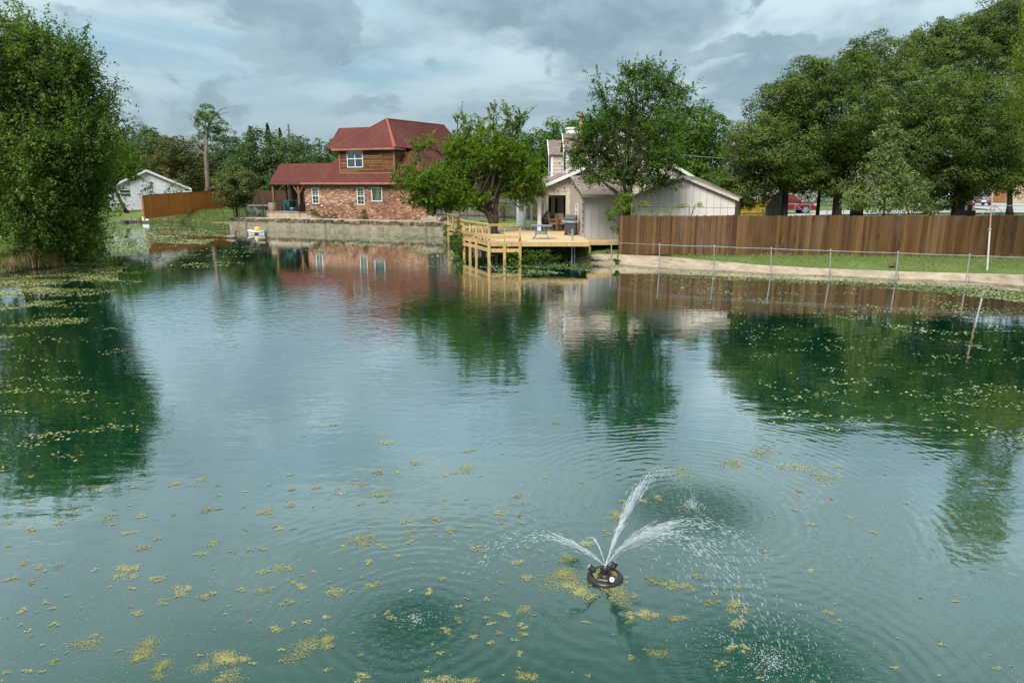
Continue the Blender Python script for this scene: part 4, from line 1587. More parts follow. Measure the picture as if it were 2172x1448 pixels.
mb.prism([WF.P(ul, .065, ze - .1), WF.P(ue - .7, .065, ze - .1), WF.P(ue - .7, .065, ze), WF.P(ua, .065, za - .15), WF.P(ul, .065, ze)],
         [WF.P(ul, .2, ze - .1), WF.P(ue - .7, .2, ze - .1), WF.P(ue - .7, .2, ze), WF.P(ua, .2, za - .15), WF.P(ul, .2, ze)])
mb.box(WF, ue - .9, ue - .7, .2, 9, .8, ze)
mb.box(WF, ul, ue - .9, 9, 9.2, .8, ze)
mb.build('wall', M['white_siding'], wh)
mb = MB()
mb.slab([WF.P(ua, -.35, za), WF.P(ue + .1, -.35, ze - .05), WF.P(ue + .1, 9.3, ze - .05), WF.P(ua, 9.3, za)], .1)
mb.slab([WF.P(ua, -.35, za), WF.P(2 * ua - ue, -.35, ze), WF.P(2 * ua - ue, 9.3, ze), WF.P(ua, 9.3, za)], .1)
mb.build('roof', M['far_grey'], wh)
mb = MB()
for s in (1, -1):
    e_ = (ue + .1) if s > 0 else (2 * ua - ue)
    mb.prism([WF.P(ua, -.40, za - .24), WF.P(ua, -.40, za + .03), WF.P(e_, -.40, ze - .02), WF.P(e_, -.40, ze - .29)],
             [WF.P(ua, -.355, za - .24), WF.P(ua, -.355, za + .03), WF.P(e_, -.355, ze - .02), WF.P(e_, -.355, ze - .29)])
mb.box(WF, ue - .75, ue + .12, -.35, .0, ze - .5, ze - .32)
mb.build('fascia', M['white'], wh)
window(wh, WF, uw0, uw1, zw0, zw1, .0, .08, 2)

# utility pole with transformer
c = at(616, 330, 112)
up = thing('utility_pole', (c[0], c[1], 1), 'grey utility pole with transformer rising above the far trees', 'utility pole')
zt = at(616, 263, 112)[2]
mb = MB()
mb.tube([(c[0], c[1], .8), (c[0], c[1], zt)], [.2, .13], 8)
mb.build('pole', M['bark_pale'], up)
mb = MB()
mb.lathe((c[0] + .35, c[1] - .1, zt - 2.9), [(.02, 0), (.32, .02), (.34, .9), (.3, 1.0), (.05, 1.1)], 10)
mb.build('transformer', M['steel'], up)
mb = MB()
mb.box(Frame((c[0], c[1]), 0), -.5, .5, -.2, -.1, zt - 1.0, zt - .88)
mb.build('crossarm', M['bark_pale'], up)

# grey picket fence behind the deck
fence('weathered grey board fence behind the deck tree', (-6.2, 57.1), (5.5, 61.6), hgt, lambda t: 1.9, .15, M['fence_grey'], 0.0, None, False, 2.4, (.12, .72), lambda t: 3.40 - .62 * t)

# ------------------------------------------------------------------ deck
DZ = 1.13
deck_px = [(1250, 513), (1037, 513), (1010, 506), (984, 501), (974, 494.6), (971.5, 485), (950.7, 481.5)]
DP = [gr(a, b, DZ)[:2] for a, b in deck_px]
DP += [gr(958, 478.5, DZ)[:2], gr(985, 479, DZ)[:2], gr(1080, 481.5, DZ)[:2], gr(1120, 487, DZ)[:2]]
TF = Frame((3.8, 46.0), -5)
DP += [TF.P(-.1, -.3, 0)[:2], (4.14, 40.5), (4.16, 38.6)]
deck = thing('wooden_deck', (0, 38, 0), 'new yellow timber deck with curved railing built over the water around the tree', 'deck')
TREE_D = gr(1050, 495, DZ)
mb = MB()
tint = []
y = min(p[1] for p in DP)
bw = 0.14
ymax = max(p[1] for p in DP)
while y < ymax:
    ym = y + bw / 2
    xs_ = []
    for k in range(len(DP)):
        a, b = DP[k], DP[(k + 1) % len(DP)]
        if (a[1] > ym) != (b[1] > ym):
            xs_.append(a[0] + (b[0] - a[0]) * (ym - a[1]) / (b[1] - a[1]))
    xs_.sort()
    for k in range(0, len(xs_) - 1, 2):
        segs = [(xs_[k], xs_[k + 1])]
        if abs(ym - TREE_D[1]) < .55:
            segs = [(xs_[k], TREE_D[0] - .55), (TREE_D[0] + .55, xs_[k + 1])]
        for (p, q) in segs:
            # boards come in lengths of about 4 m
            x = p
            first = R.uniform(1.5, 4.0)
            while x < q - .02:
                e_ = min(q, x + first)
                if e_ - x > .05:
                    mb.box(W0, x + .002, e_ - .002, y + .003, y + bw - .003, DZ - .04, DZ + R.uniform(-.002, .002))
                    tint += [R.random()] * 6
                x = e_
                first = 4.0
    y += bw
mb.build('deck_board', M['deck_floor'], deck, kind='stuff', tint=tint)
# rim joists, lower beams, support posts, railing along the water side
edge = [(gr(1103, 513, DZ)[0], DP[0][1])] + [DP[k] for k in range(1, 7)]


def bar(name, a, b, z0, z1, w, off, mat, par):
    L = math.dist(a, b)
    th = math.degrees(math.atan2(b[1] - a[1], b[0] - a[0]))
    fr = Frame((a[0], a[1]), -th)
    mb = MB()
    mb.box(fr, -.02, L + .02, off - w / 2, off + w / 2, z0, z1)
    return mb.build(name, mat, par)


front = [DP[0]] + edge
for a, b in zip([(4.14, DP[0][1])] + edge[:-1], edge):
    bar('rim_joist', a, b, DZ - .24, DZ - .045, .045, -.02, M['deck_wood'], deck)
for a, b in zip(edge[:-1], edge[1:]):
    bar('lower_beam', a, b, DZ - .56, DZ - .36, .05, -.03, M['deck_wood'], deck)
    bar('rail', a, b, DZ + .91, DZ + .95, .13, 0.02, M['deck_wood'], deck)
    bar('rail', a, b, DZ + .84, DZ + .908, .04, 0.05, M['deck_wood'], deck)
    bar('kick_board', a, b, DZ + .16, DZ + .34, .035, 0.09, M['deck_wood'], deck)
bar('joist', (4.14, 36.85), (4.14, 40.4), DZ - .24, DZ - .045, .045, 0, M['deck_wood'], deck)
# the deck post positions
pts_post = []
for a, b in zip(edge[:-1], edge[1:]):
    L = math.dist(a, b)
    n = max(1, round(L / 1.25))
    for k in range(n):
        pts_post.append((a[0] + (b[0] - a[0]) * k / n, a[1] + (b[1] - a[1]) * k / n))
pts_post.append(edge[-1])
for p in pts_post:
    mb = MB()
    mb.box(Frame(p, 0), -.055, .055, -.005, .10, DZ - .02, DZ + .905)
    mb.build('rail_post', M['deck_wood'], deck)
for a, b in zip(edge[:-1], edge[1:]):
    L = math.dist(a, b)
    if L < 1.0:
        continue
    n = max(1, round(L / 1.25))
    for k in range(n):
        t_ = (k + .5) / n
        p = (a[0] + (b[0] - a[0]) * t_, a[1] + (b[1] - a[1]) * t_)
        mb = MB()
        mb.box(Frame(p, 0), -.02, .02, 0.02, .06, DZ - .02, DZ + .905)
        mb.build('baluster', M['deck_wood'], deck)
for p in edge + [((edge[0][0] + edge[1][0]) / 2, edge[0][1]), ((edge[2][0] + edge[3][0]) / 2, (edge[2][1] + edge[3][1]) / 2)]:
    mb = MB()
    zb = min(-.1, hgt(*p) - .2)
    mb.box(Frame(p, 0), -.075, .075, -.08, .07, zb, DZ - .05)
    mb.build('support_post', M['deck_wood'], deck)
for (px_, py_) in ((1165, 530), (1177, 528), (1152, 526), (1225, 520)):
    c = gr(px_, py_, .35)
    mb = MB()
    mb.box(Frame((c[0], max(c[1], 37.2)), 0), -.06, .06, -.06, .06, -.1, DZ - .05)
    mb.build('support_post', M['deck_wood'], deck)
for k in range(5):                      # inner rows of posts in the shade below
    for j in range(2):
        mb = MB()
        x, y = -.9 - .45 * k + j * .9, 38.6 + 1.6 * k
        mb.box(Frame((x, y), 0), -.06, .06, -.06, .06, -.6, DZ - .05)
        mb.build('support_post', M['deck_wood'], deck)
wk = thing('timber_platform', (5.6, 39, .8), 'low plain timber platform in front of the grey lean-to wall', 'platform')
for k in range(14):
    mb = MB()
    y = 38.75 + k * .13
    mb.box(W0, 4.22, 6.6, y, y + .122, .98, 1.02)
    mb.build('plank', M['deck_wood'], wk)
mb = MB()
mb.box(W0, 4.22, 6.6, 38.70, 38.745, .80, 1.01)
mb.build('fascia_board', M['deck_wood'], wk)
for x in (4.4, 6.5):
    mb = MB()
    mb.box(Frame((x, 38.85), 0), -.06, .06, -.06, .06, .1, .975)
    mb.build('leg', M['deck_wood'], wk)

# ------------------------------------------------------------------ tan house behind the deck
tan = thing('tan_house', TF.P(0, 0, 1.1), 'tan saltbox house with brown shingles, two dormers and a back porch', 'house')
P = TF.P


def tp(px_, py_, v=0.0):
    return TF.px(px_, py_, v)


uL, zL = tp(1150, 393)
uM, zM = tp(1235, 356)
uR, zR = tp(1465, 372)
uR1, zR1 = tp(1420, 345)
sr = (zR1 - zR) / (uR - uR1)
uA = uM + 2.35
zA = zR1 + sr * (uR1 - uA)
DEP = 10.0
uo0, zo0 = tp(1157, 495)
uo1, zo1 = tp(1208, 414)
# gable wall in lapped boards, leaving the porch opening
mb = MB()
lap = .26
z = zo1
while z < zA - .15:
    zt = z + lap

    def lim(zq):
        lo = uL + (zq - zL) / ((zM - zL) / (uM - uL)) if zq < zM else uM + (zq - zM) / ((zA - zM) / (uA - uM))
        return lo + .25, uR - (zq - zR) / sr - .25
    lo, hi = lim(zt)
    lo = max(lo, uo0 - .1)
    hi = min(hi, uR + .5)
    if hi > lo:
        mb.prism([P(lo, -.025, z), P(lo, .1, z), P(lo, .1, zt), P(lo, 0, zt)], [P(hi, -.025, z), P(hi, .1, z), P(hi, .1, zt), P(hi, 0, zt)])
    z = zt
mb.box(TF, uo1, uR + .3, 0, .12, .6, zo1)
mb.build('wall', M['tan'], tan)
mb = MB()
mb.box(TF, uo0 + .42, uo1 + .3, 3.0, 3.15, .7, 3.7)
mb.box(TF, uR + .1, uR + .25, .12, DEP, .6, zR - .1)
mb.box(TF, uo1 + .3, uR + .1, DEP - .2, DEP, .6, zR + .2)
mb.box(TF, uo0 + .75, uo0 + .87, 3.15, 6.5, .7, zL)
mb.build('wall', M['tan'], tan)
mb = MB()
mb.box(TF, uo0 - .1, uo1 + .5, .12, 3.0, 3.5, 3.56)
mb.build('porch_ceiling', M['tan_dark'], tan)
for (p0, p1) in ((1157, 1163), (1200, 1207)):
    a, b = tp(p0, 450)[0], tp(p1, 450)[0]
    mb = MB()
    mb.box(TF, a, b, -.02, .16, 1.1, zo1)
    mb.build('porch_post', M['tan'], tan)
for (p0, p1, y0, y1) in ((1162, 1168, 415, 458), (1178, 1182, 415, 460), (1196, 1203, 415, 458)):
    a, b = tp(p0, 450, 2.95)[0], tp(p1, 450, 2.95)[0]
    mb = MB()
    mb.box(TF, a, b, 2.93, 2.99, 1.35, 3.2)
    mb.build('porch_window', M['dark'], tan)
a, b = tp(1170, 450, 2.9)[0], tp(1177, 450, 2.9)[0]
mb = MB()
mb.box(TF, a, b, 2.94, 2.995, 1.2, 3.25)
mb.build('door', M['tan'], tan)
# roofs
mb = MB()
mb.slab([P(uL, -.35, zL), P(uM, -.35, zM), P(uM, DEP, zM), P(uL, DEP, zL)], .12)
mb.slab([P(uM, -.35, zM), P(uA, -.35, zA), P(uA, DEP, zA), P(uM, DEP, zM)], .12)
mb.slab([P(uR + .35, -.35, zR - .35 * sr), P(uA, -.35, zA), P(uA, DEP, zA), P(uR + .35, DEP, zR - .35 * sr)], .12)
rt = mb.build('roof', M['roof_tan'], tan)
mb = MB()
for (a, b) in (((uL - .02, zL), (uM, zM)), ((uM, zM), (uA, zA)), ((uR + .36, zR - .35 * sr), (uA, zA))):
    mb.prism([P(a[0], -.40, a[1] - .20), P(b[0], -.40, b[1] - .20), P(b[0], -.40, b[1] + .02), P(a[0], -.40, a[1] + .02)],
             [P(a[0], -.352, a[1] - .20), P(b[0], -.352, b[1] - .20), P(b[0], -.352, b[1] + .02), P(a[0], -.352, a[1] + .02)])
mb.build('rake_board', M['white'], tan)
# dormers facing left, each with a gabled roof
for (v, uf, zr, ze_, zb) in ((1.7, tp(1201, 350, 1.7)[0], tp(1196, 283, 2.3)[1], tp(1190, 318, 1.6)[1], tp(1201, 364, 1.7)[1]),
                             (5.6, tp(1169, 350, 5.6)[0], tp(1164, 297, 6.2)[1], tp(1160, 327, 5.5)[1], tp(1169, 369, 5.6)[1])):
    W_ = 1.25
    mb = MB()
    mb.box(TF, uf, uf + 3.2, v, v + .1, zb - .4, ze_)
    mb.box(TF, uf, uf + 3.2, v + W_ - .1, v + W_, zb - .4, ze_)
    mb.box(TF, uf, uf + .1, v + .1, v + W_ - .1, zb - .4, zb + .15)
    mb.prism([P(uf, v, ze_), P(uf, v + W_, ze_), P(uf, v + W_ / 2, zr - .1)], [P(uf + .1, v, ze_), P(uf + .1, v + W_, ze_), P(uf + .1, v + W_ / 2, zr - .1)])
    for k in range(5):
        zz = zb + .05 + k * .25
        if zz + .24 < ze_:
            mb.prism([P(uf + .12, v - .022, zz), P(uf + .12, v, zz), P(uf + .12, v, zz + .24)], [P(uf + 3, v - .022, zz), P(uf + 3, v, zz), P(uf + 3, v, zz + .24)])
    dm = mb.build('dormer', M['tan'], tan)
    mb = MB()
    ov = .22
    mb.slab([P(uf - ov, v - .2, ze_ - .05), P(uf + 3.4, v - .2, ze_ - .05), P(uf + 3.4, v + W_ / 2, zr), P(uf - ov + .05, v + W_ / 2, zr)], .07)
    mb.slab([P(uf - ov, v + W_ + .2, ze_ - .05), P(uf + 3.4, v + W_ + .2, ze_ - .05), P(uf + 3.4, v + W_ / 2, zr), P(uf - ov + .05, v + W_ / 2, zr)], .07)
    mb.build('roof', M['roof_tan'], dm)
    mb = MB()
    mb.box(TF, uf - .03, uf + .14, v - .03, v + .05, zb - .25, ze_ - .03)
    mb.box(TF, uf - .03, uf + .0, v + W_ - .2, v + W_, zb - .25, ze_ - .03)
    mb.prism([P(uf - ov - .02, v - .22, ze_ - .16), P(uf - ov - .02, v + W_ / 2, zr - .1), P(uf - ov - .02, v + W_ / 2, zr + .02), P(uf - ov - .02, v - .22, ze_ - .03)],
             [P(uf - ov + .03, v - .22, ze_ - .16), P(uf - ov + .03, v + W_ / 2, zr - .1), P(uf - ov + .03, v + W_ / 2, zr + .02), P(uf - ov + .03, v - .22, ze_ - .03)])
    mb.build('trim', M['white'], dm)
    mb = MB()
    mb.box(TF, uf + .02, uf + .05, v + .2, v + W_ - .2, zb + .16, ze_ - .1)
    mb.build('window', M['dark'], dm)
# chimney and flue
a, b = tp(1204, 275, 4.2)[0], tp(1226, 275, 4.2)[0]
zt = tp(1215, 270, 4.2)[1]
mb = MB()
mb.box(TF, a, b, 4.2, 5.0, 5.0, zt - .12)
mb.box(TF, a - .06, b + .06, 4.14, 5.06, zt - .12, zt)
mb.build('chimney', M['white_siding'], tan)
c = at(1233, 262, 52)
mb = MB()
mb.box(Frame((c[0], c[1]), 0), -.14, .14, -.14, .14, 5.6, at(1233, 238, 52)[2])
mb.build('flue', M['flue'], tan)
# lean-to addition with sloping roof toward the pond, small white window
AF = Frame((4.18, 40.42), 0)
zE = at(1240, 413, 40.2)[2]
sl0, sl1 = np.array(P(uo1 + .05, 0, 0)[:2]), np.array((4.18, 40.42))
th = math.degrees(math.atan2(sl1[1] - sl0[1], sl1[0] - sl0[0]))
SF = Frame((sl0[0], sl0[1]), -th)
Ls = float(np.linalg.norm(sl1 - sl0))
mb = MB()
wv = (Ls * .44, Ls * .62, 2.05, 2.95)
zAp = tp(1210, 372)[1]
us = sorted({0.0, wv[0], wv[1], Ls})
wall_open(mb, SF, 0, Ls, .0, .12, .6, zE - .1, [wv])
mb.prism([SF.P(0, 0, zE - .1), SF.P(Ls, 0, zE - .1), SF.P(0, 0, zAp - .1)], [SF.P(0, .12, zE - .1), SF.P(Ls, .12, zE - .1), SF.P(0, .12, zAp - .1)])
mb.build('side_wall', M['tan'], tan)
window(tan, SF, wv[0], wv[1], wv[2], wv[3], 0.0, .09, 2)
mb = MB()
mb.slab([(4.02, 40.1, zE), (7.0, 40.1, zE), (7.3, 46.2, zAp + .05), (float(sl0[0]) - .1, 46.1, zAp + .05)], .09)
mb.build('lean_to_roof', M['roof_tan'], tan)
xs_b = np.linspace(4.2, 6.85, 7)
for k in range(6):
    mb = MB()
    mb.box(W0, xs_b[k] + .006, xs_b[k + 1] - .006, 40.42 + .002 * (k % 2), 40.5, .98, zE - .10)
    mb.build('panel', M['shed_grey'], tan)
mb = MB()
mb.box(W0, 4.24, 6.8, 40.5, 40.6, .7, zE - .1)
mb.box(W0, 6.7, 6.8, 40.6, 45.9, .7, zE + .1)
mb.build('wall', M['shed_grey'], tan)
mb = MB()
mb.box(W0, 4.12, 4.22, 40.36, 40.46, 1.0, zE - .08)
mb.build('corner_board', M['tan'], tan)
mb = MB()
mb.box(W0, 4.0, 7.0, 40.04, 40.09, zE - .16, zE - .01)
mb.build('fascia', M['tan_dark'], tan)
# porch floor
mb = MB()
mb.box(TF, uo0 - .6, uo1 + .1, -.3, 3.0, .95, 1.22)
mb.build('porch_floor', M['slab'], tan)

# string of bulbs along the roof edge and corner
sb = thing('string_lights', (4.1, 40.3, 2), 'string of small dark bulbs hung along the lean-to roof edge and corner', 'string lights')
w1 = [(float(sl0[0]) - .15, 45.6, zAp - .1), (3.85, 43.5, zE + .55), (4.02, 41.6, zE + .2), (4.1, 40.25, zE - .15), (4.13, 40.3, 2.4), (4.14, 40.3, 1.5)]
mb = MB()
mb.tube(w1, .012, 4)
mb.build('wire', M['dark'], sb)
for k in range(13):
    t_ = k / 12 * (len(w1) - 1)
    i = min(int(t_), len(w1) - 2)
    q = np.array(w1[i]) * (1 - t_ + i) + np.array(w1[i + 1]) * (t_ - i)
    mb = MB()
    mb.lathe((q[0] - .02, q[1] - .05, q[2] - .13), [(.01, 0), (.04, .03), (.03, .09), (.015, .13)], 6)
    mb.build('bulb', M['dark'], sb)
mb = MB()
w2 = [P(uo0 + .2, -.15, zo1 + .45), P((uo0 + uo1) / 2, -.2, zo1 + .3), P(uo1 + .05, -.15, zo1 + .75)]
mb.tube(w2, .012, 4)
mb.build('wire', M['dark'], sb)
for q in (w2[1], tuple((np.array(w2[0]) + np.array(w2[1])) / 2), tuple((np.array(w2[2]) + np.array(w2[1])) / 2)):
    mb = MB()
    mb.lathe((q[0], q[1] - .03, q[2] - .15), [(.01, 0), (.045, .03), (.03, .1), (.015, .14)], 6)
    mb.build('bulb', M['dark'], sb)

# white porch posts with a slatted gate panel
pg = thing('porch_frame', gr(1113, 484, DZ), 'white porch posts with low slatted panel and beam beside the deck', 'porch')
zt = 3.42
pp = [gr(1098, 482, DZ), gr(1113, 485, DZ), gr(1127, 487, DZ), gr(1144, 490.5, DZ)]
for k, c in enumerate(pp):
    mb = MB()
    w_ = (.08, .08, .07, .12)[k]
    mb.box(Frame(c[:2], 8), -w_, w_, -w_, w_, DZ - .1, zt)
    mb.build('post', M['white'], pg)
a, b = np.array(pp[0]), np.array(pp[1])
th = math.degrees(math.atan2(b[1] - a[1], b[0] - a[0]))
gf = Frame((a[0], a[1]), -th)
L = float(np.linalg.norm((b - a)[:2]))
for k in range(6):
    mb = MB()
    u = .07 + (L - .14) * k / 6
    mb.box(gf, u + .004, u + (L - .14) / 6 - .004, -.02, .02, DZ + .08, DZ + 1.05)
    mb.build('slat', M['white'], pg)
mb = MB()
mb.box(gf, .06, L - .06, -.035, .035, DZ + 1.052, DZ + 1.13)
mb.build('panel_rail', M['white'], pg)
a, b = np.array(pp[0]), np.array(pp[3])
bar('beam', (a[0] - .3, a[1] + .5), (b[0] + .2, b[1] - .2), zt + .002, zt + .22, .14, 0, M['brown_plank'], pg)

# blue patio table
c = gr(1148, 507, DZ)
tb = thing('patio_table', (c[0], c[1], DZ), 'blue metal patio table with curved legs standing alone on the deck', 'table')
mb = MB()
mb.prism([(c[0] - .56, c[1] - .42, DZ + .72), (c[0] + .56, c[1] - .42, DZ + .72), (c[0] + .56, c[1] + .42, DZ + .72), (c[0] - .56, c[1] + .42, DZ + .72)],
         [(c[0] - .58, c[1] - .44, DZ + .765), (c[0] + .58, c[1] - .44, DZ + .765), (c[0] + .58, c[1] + .44, DZ + .765), (c[0] - .58, c[1] + .44, DZ + .765)])
mb.build('tabletop', M['trampoline'], tb)
for sx in (-1, 1):
    for sy in (-1, 1):
        mb = MB()
        mb.tube([(c[0] + sx * .40, c[1] + sy * .3, DZ + .72), (c[0] + sx * .33, c[1] + sy * .24, DZ + .48), (c[0] + sx * .28, c[1] + sy * .2, DZ + .30),
                 (c[0] + sx * .36, c[1] + sy * .26, DZ + .12), (c[0] + sx * .50, c[1] + sy * .36, DZ)], .026, 6)
        mb.build('leg', M['blue_paint'], tb)
mb = MB()
for z in (.30, .42):
    n = 16
    mb.tube([(c[0] + .34 * math.cos(2 * math.pi * k / n), c[1] + .26 * math.sin(2 * math.pi * k / n), DZ + z) for k in range(n + 1)], .018, 5)
for k in range(8):
    a = 2 * math.pi * k / 8
    mb.tube([(c[0] + .34 * math.cos(a), c[1] + .26 * math.sin(a), DZ + .30), (c[0] + .34 * math.cos(a + .5), c[1] + .26 * math.sin(a + .5), DZ + .42)], .012, 4)
mb.build('apron', M['blue_paint'], tb)

# gas grill
c = gr(1211, 499, DZ)
gl = thing('gas_grill', (c[0], c[1], DZ), 'grey lidded gas grill on the deck against the tan side wall', 'grill')
gf = Frame((c[0], c[1] + .3), 18)
mb = MB()
mb.box(gf, -.32, .36, -.25, .25, DZ + .10, DZ + .78)
mb.build('cabinet', M['grill_grey'], gl)
mb = MB()
mb.box(gf, -.30, .02, -.265, -.252, DZ + .13, DZ + .74)
mb.box(gf, .04, .34, -.265, -.252, DZ + .13, DZ + .74)
mb.build('door', M['grill_grey'], gl)
mb = MB()
mb.box(gf, -.52, .52, -.28, .26, DZ + .782, DZ + .86)
mb.box(gf, -.34, .38, -.34, -.28, DZ + .74, DZ + .85)
mb.build('shelf', M['steel'], gl)
mb = MB()
pr_ = [(-.24, .862), (.24, .862), (.24, 1.08), (.12, 1.20), (-.10, 1.20), (-.22, 1.06)]
mb.prism([gf.P(-.33, v, DZ + z) for v, z in pr_], [gf.P(.37, v, DZ + z) for v, z in pr_])
mb.build('lid', M['grill_grey'], gl)
mb = MB()
mb.tube([gf.P(-.24, -.27, DZ + 1.0), gf.P(.28, -.27, DZ + 1.0)], .02, 6)
mb.build('handle', M['steel'], gl)
for u in (-.28, .32):
    for v in (-.2, .2):
        mb = MB()
        mb.lathe(gf.P(u, v, DZ), [(.02, 0), (.05, .01), (.05, .09), (.02, .10)], 8)
        mb.build('caster', M['dark'], gl)

# black smoker on the porch, wicker chairs
c = gr(1160, 489, 1.22)
c = (c[0], c[1] + 1.2, 1.22)
sm = thing('charcoal_smoker', c, 'black rounded smoker with raised lid at the porch edge', 'smoker')
mb = MB()
mb.lathe((c[0], c[1], 1.22), [(.16, .30), (.30, .42), (.37, .62), (.36, .80), (.02, .81)], 16)
mb.build('bowl', M['black_metal'], sm, smooth=True)
mb = MB()
for k in range(9):
    a0, a1 = math.pi * k / 9, math.pi * (k + 1) / 9
    q = lambda a, r: (c[0] + .22 - .42 * math.sin(a) * .3 + r, c[1], 1.22 + .85 + .0)
mb.lathe((c[0] + .16, c[1] + .05, 1.98), [(.02, .42), (.18, .38), (.30, .24), (.36, .05), (.37, 0.0)], 16)
mb.build('lid', M['black_metal'], sm, smooth=True)
for k in range(3):
    a = k * 2.1 + .4
    mb = MB()
    mb.tube([(c[0] + .2 * math.cos(a), c[1] + .2 * math.sin(a), 1.60), (c[0] + .38 * math.cos(a), c[1] + .38 * math.sin(a), 1.22)], .03, 6)
    mb.build('leg', M['black_metal'], sm)
mb = MB()
mb.box(Frame((c[0], c[1]), 0), -.75, -.38, -.2, .2, 1.78, 1.84)
mb.build('shelf', M['black_metal'], sm)


def wicker_chair(c, label, rot):
    root = thing('wicker_chair', c, label, 'chair', 'wicker chairs on the tan porch')
    fr = Frame(c[:2], rot)
    z = c[2]
    mb = MB()
    mb.box(fr, -.3, .3, -.3, .3, z + .36, z + .46)
    mb.build('seat', M['wicker'], root)
    mb = MB()
    mb.prism([fr.P(-.3, .24, z + .46), fr.P(.3, .24, z + .46), fr.P(.3, .32, z + .46), fr.P(-.3, .32, z + .46)],
             [fr.P(-.26, .45, z + 1.0), fr.P(.26, .45, z + 1.0), fr.P(.26, .50, z + 1.0), fr.P(-.26, .50, z + 1.0)])
    mb.build('backrest', M['wicker'], root)
    for s in (-1, 1):
        mb = MB()
        mb.tube([fr.P(s * .31, -.3, z + .46), fr.P(s * .33, -.28, z + .64), fr.P(s * .33, 0, z + .68), fr.P(s * .31, .35, z + .72)], .035, 6)
        mb.build('armrest', M['wicker'], root)
        for v in (-.26, .26):
            mb = MB()
            mb.tube([fr.P(s * .27, v, z + .36), fr.P(s * .3, v * 1.1, z)], .03, 6)
            mb.build('leg', M['wicker'], root)
    return root


c = gr(1182, 489, 1.22)
wicker_chair((c[0] - .1, c[1] + .75, 1.22), 'brown wicker chair nearest the black smoker on the porch', -60)
wicker_chair((c[0] + .45, c[1] + .9, 1.22), 'brown wicker chair behind the gas grill', -70)
wicker_chair((c[0] + .2, c[1] + 1.7, 1.22), 'brown wicker chair farthest back on the porch by the door', 10)

# ------------------------------------------------------------------ gabled shed
SHF = Frame((6.82, 39.6), 22)
sh = thing('garden_shed', SHF.P(2.8, 0, .5), 'beige gabled shed with vertical grooved panels behind the brown fence', 'shed')
P = SHF.P
uS0, uS1, uSa, zSa, zS0 = 0.0, 5.62, 2.8, 4.60, 3.50


def roof_z(u):
    return zS0 + (zSa - zS0) * (1 - abs(u - uSa) / 2.85) - .10


n = 15
for k in range(n):
    a, b = uS0 + (uS1 - uS0) * k / n + .008, uS0 + (uS1 - uS0) * (k + 1) / n - .008
    d = .004 * (k % 2)
    top = [(a, roof_z(a)), (b, roof_z(b))]
    if a < uSa < b:
        top = [(a, roof_z(a)), (uSa, roof_z(uSa)), (b, roof_z(b))]
    for (z0, tp_) in ((.45, [(a, 2.88), (b, 2.88)]), (2.90, top)):
        loop = [(a, z0), (b, z0)] + list(reversed(tp_))
        mb = MB()
        mb.prism([P(u, d, z) for u, z in loop], [P(u, .05, z) for u, z in loop])
        mb.build('panel', M['shed'], sh)
mb = MB()
loop = [(uS0 + .02, .4), (uS1 - .02, .4), (uS1 - .02, roof_z(uS1)), (uSa, roof_z(uSa) - .02), (uS0 + .02, roof_z(uS0))]
mb.prism([P(u, .055, z) for u, z in loop], [P(u, .12, z) for u, z in loop])
mb.box(SHF, uS1 - .12, uS1, .12, 4.5, .4, roof_z(uS1))
mb.box(SHF, uS0, uS0 + .1, .12, 4.5, .4, roof_z(uS0))
mb.box(SHF, uS0, uS1, 4.5, 4.6, .4, roof_z(uS0))
mb.build('wall', M['tan_dark'], sh)
mb = MB()
mb.slab([P(uSa, -.18, zSa), P(uSa, 4.8, zSa), P(-.12, 4.8, zS0 - .06), P(-.12, -.18, zS0 - .06)], .06)
mb.slab([P(uSa, -.18, zSa), P(uSa, 4.8, zSa), P(5.80, 4.8, zS0 - .12), P(5.80, -.18, zS0 - .12)], .06)
mb.build('roof', M['roof_tan'], sh)
mb = MB()
for e_, ze_ in ((-.13, zS0 - .06), (5.81, zS0 - .12)):
    mb.prism([P(uSa, -.22, zSa - .14), P(e_, -.22, ze_ - .14), P(e_, -.22, ze_ + .01), P(uSa, -.22, zSa + .01)],
             [P(uSa, -.184, zSa - .14), P(e_, -.184, ze_ - .14), P(e_, -.184, ze_ + .01), P(uSa, -.184, zSa + .01)])
mb.build('rake_board', M['tan'], sh)
for k in range(4):
    mb = MB()
    mb.box(SHF, uSa - .22 + .02, uSa + .40, -.02, -.002, 3.92 + k * .07, 3.97 + k * .07)
    mb.build('vent_slat', M['tan'], sh)

# ------------------------------------------------------------------ right yard: concrete bank, wire fence, brown fence
bot = [(1209, 553.6), (1255, 557.5), (1300, 560.6), (1350, 565), (1398, 569), (1514, 574.5), (1635, 581.5), (1761, 586), (1905, 593), (2055, 598), (2172, 609)]
top = [(1216, 551, .1), (1245, 543, .42), (1270, 539, .50), (1335, 541, .48), (1398, 543.5, .44), (1514, 554, .36), (1635, 564, .30), (1761, 570, .28), (1905, 576, .26), (2055, 580, .30), (2172, 583, .34)]
Bp = [np.array(gr(*q, 0.0)) for q in bot]
Tp = [np.array(gr(*q)) for q in top]
for q in ((27.0, 24.5), (38.0, 18.0)):
    Bp.append(np.array((*q, 0.0)))
    Tp.append(np.array((q[0] + .75, q[1] + 1.1, .34)))
cb = bpy.data.objects.new('concrete_bank', None)
COL.objects.link(cb)
cb.location = tuple(Bp[4])
ORG[cb.name] = tuple(Bp[4])
cb['kind'] = 'structure'
cb['label'] = 'sloping concrete apron along the right bank of the pond'
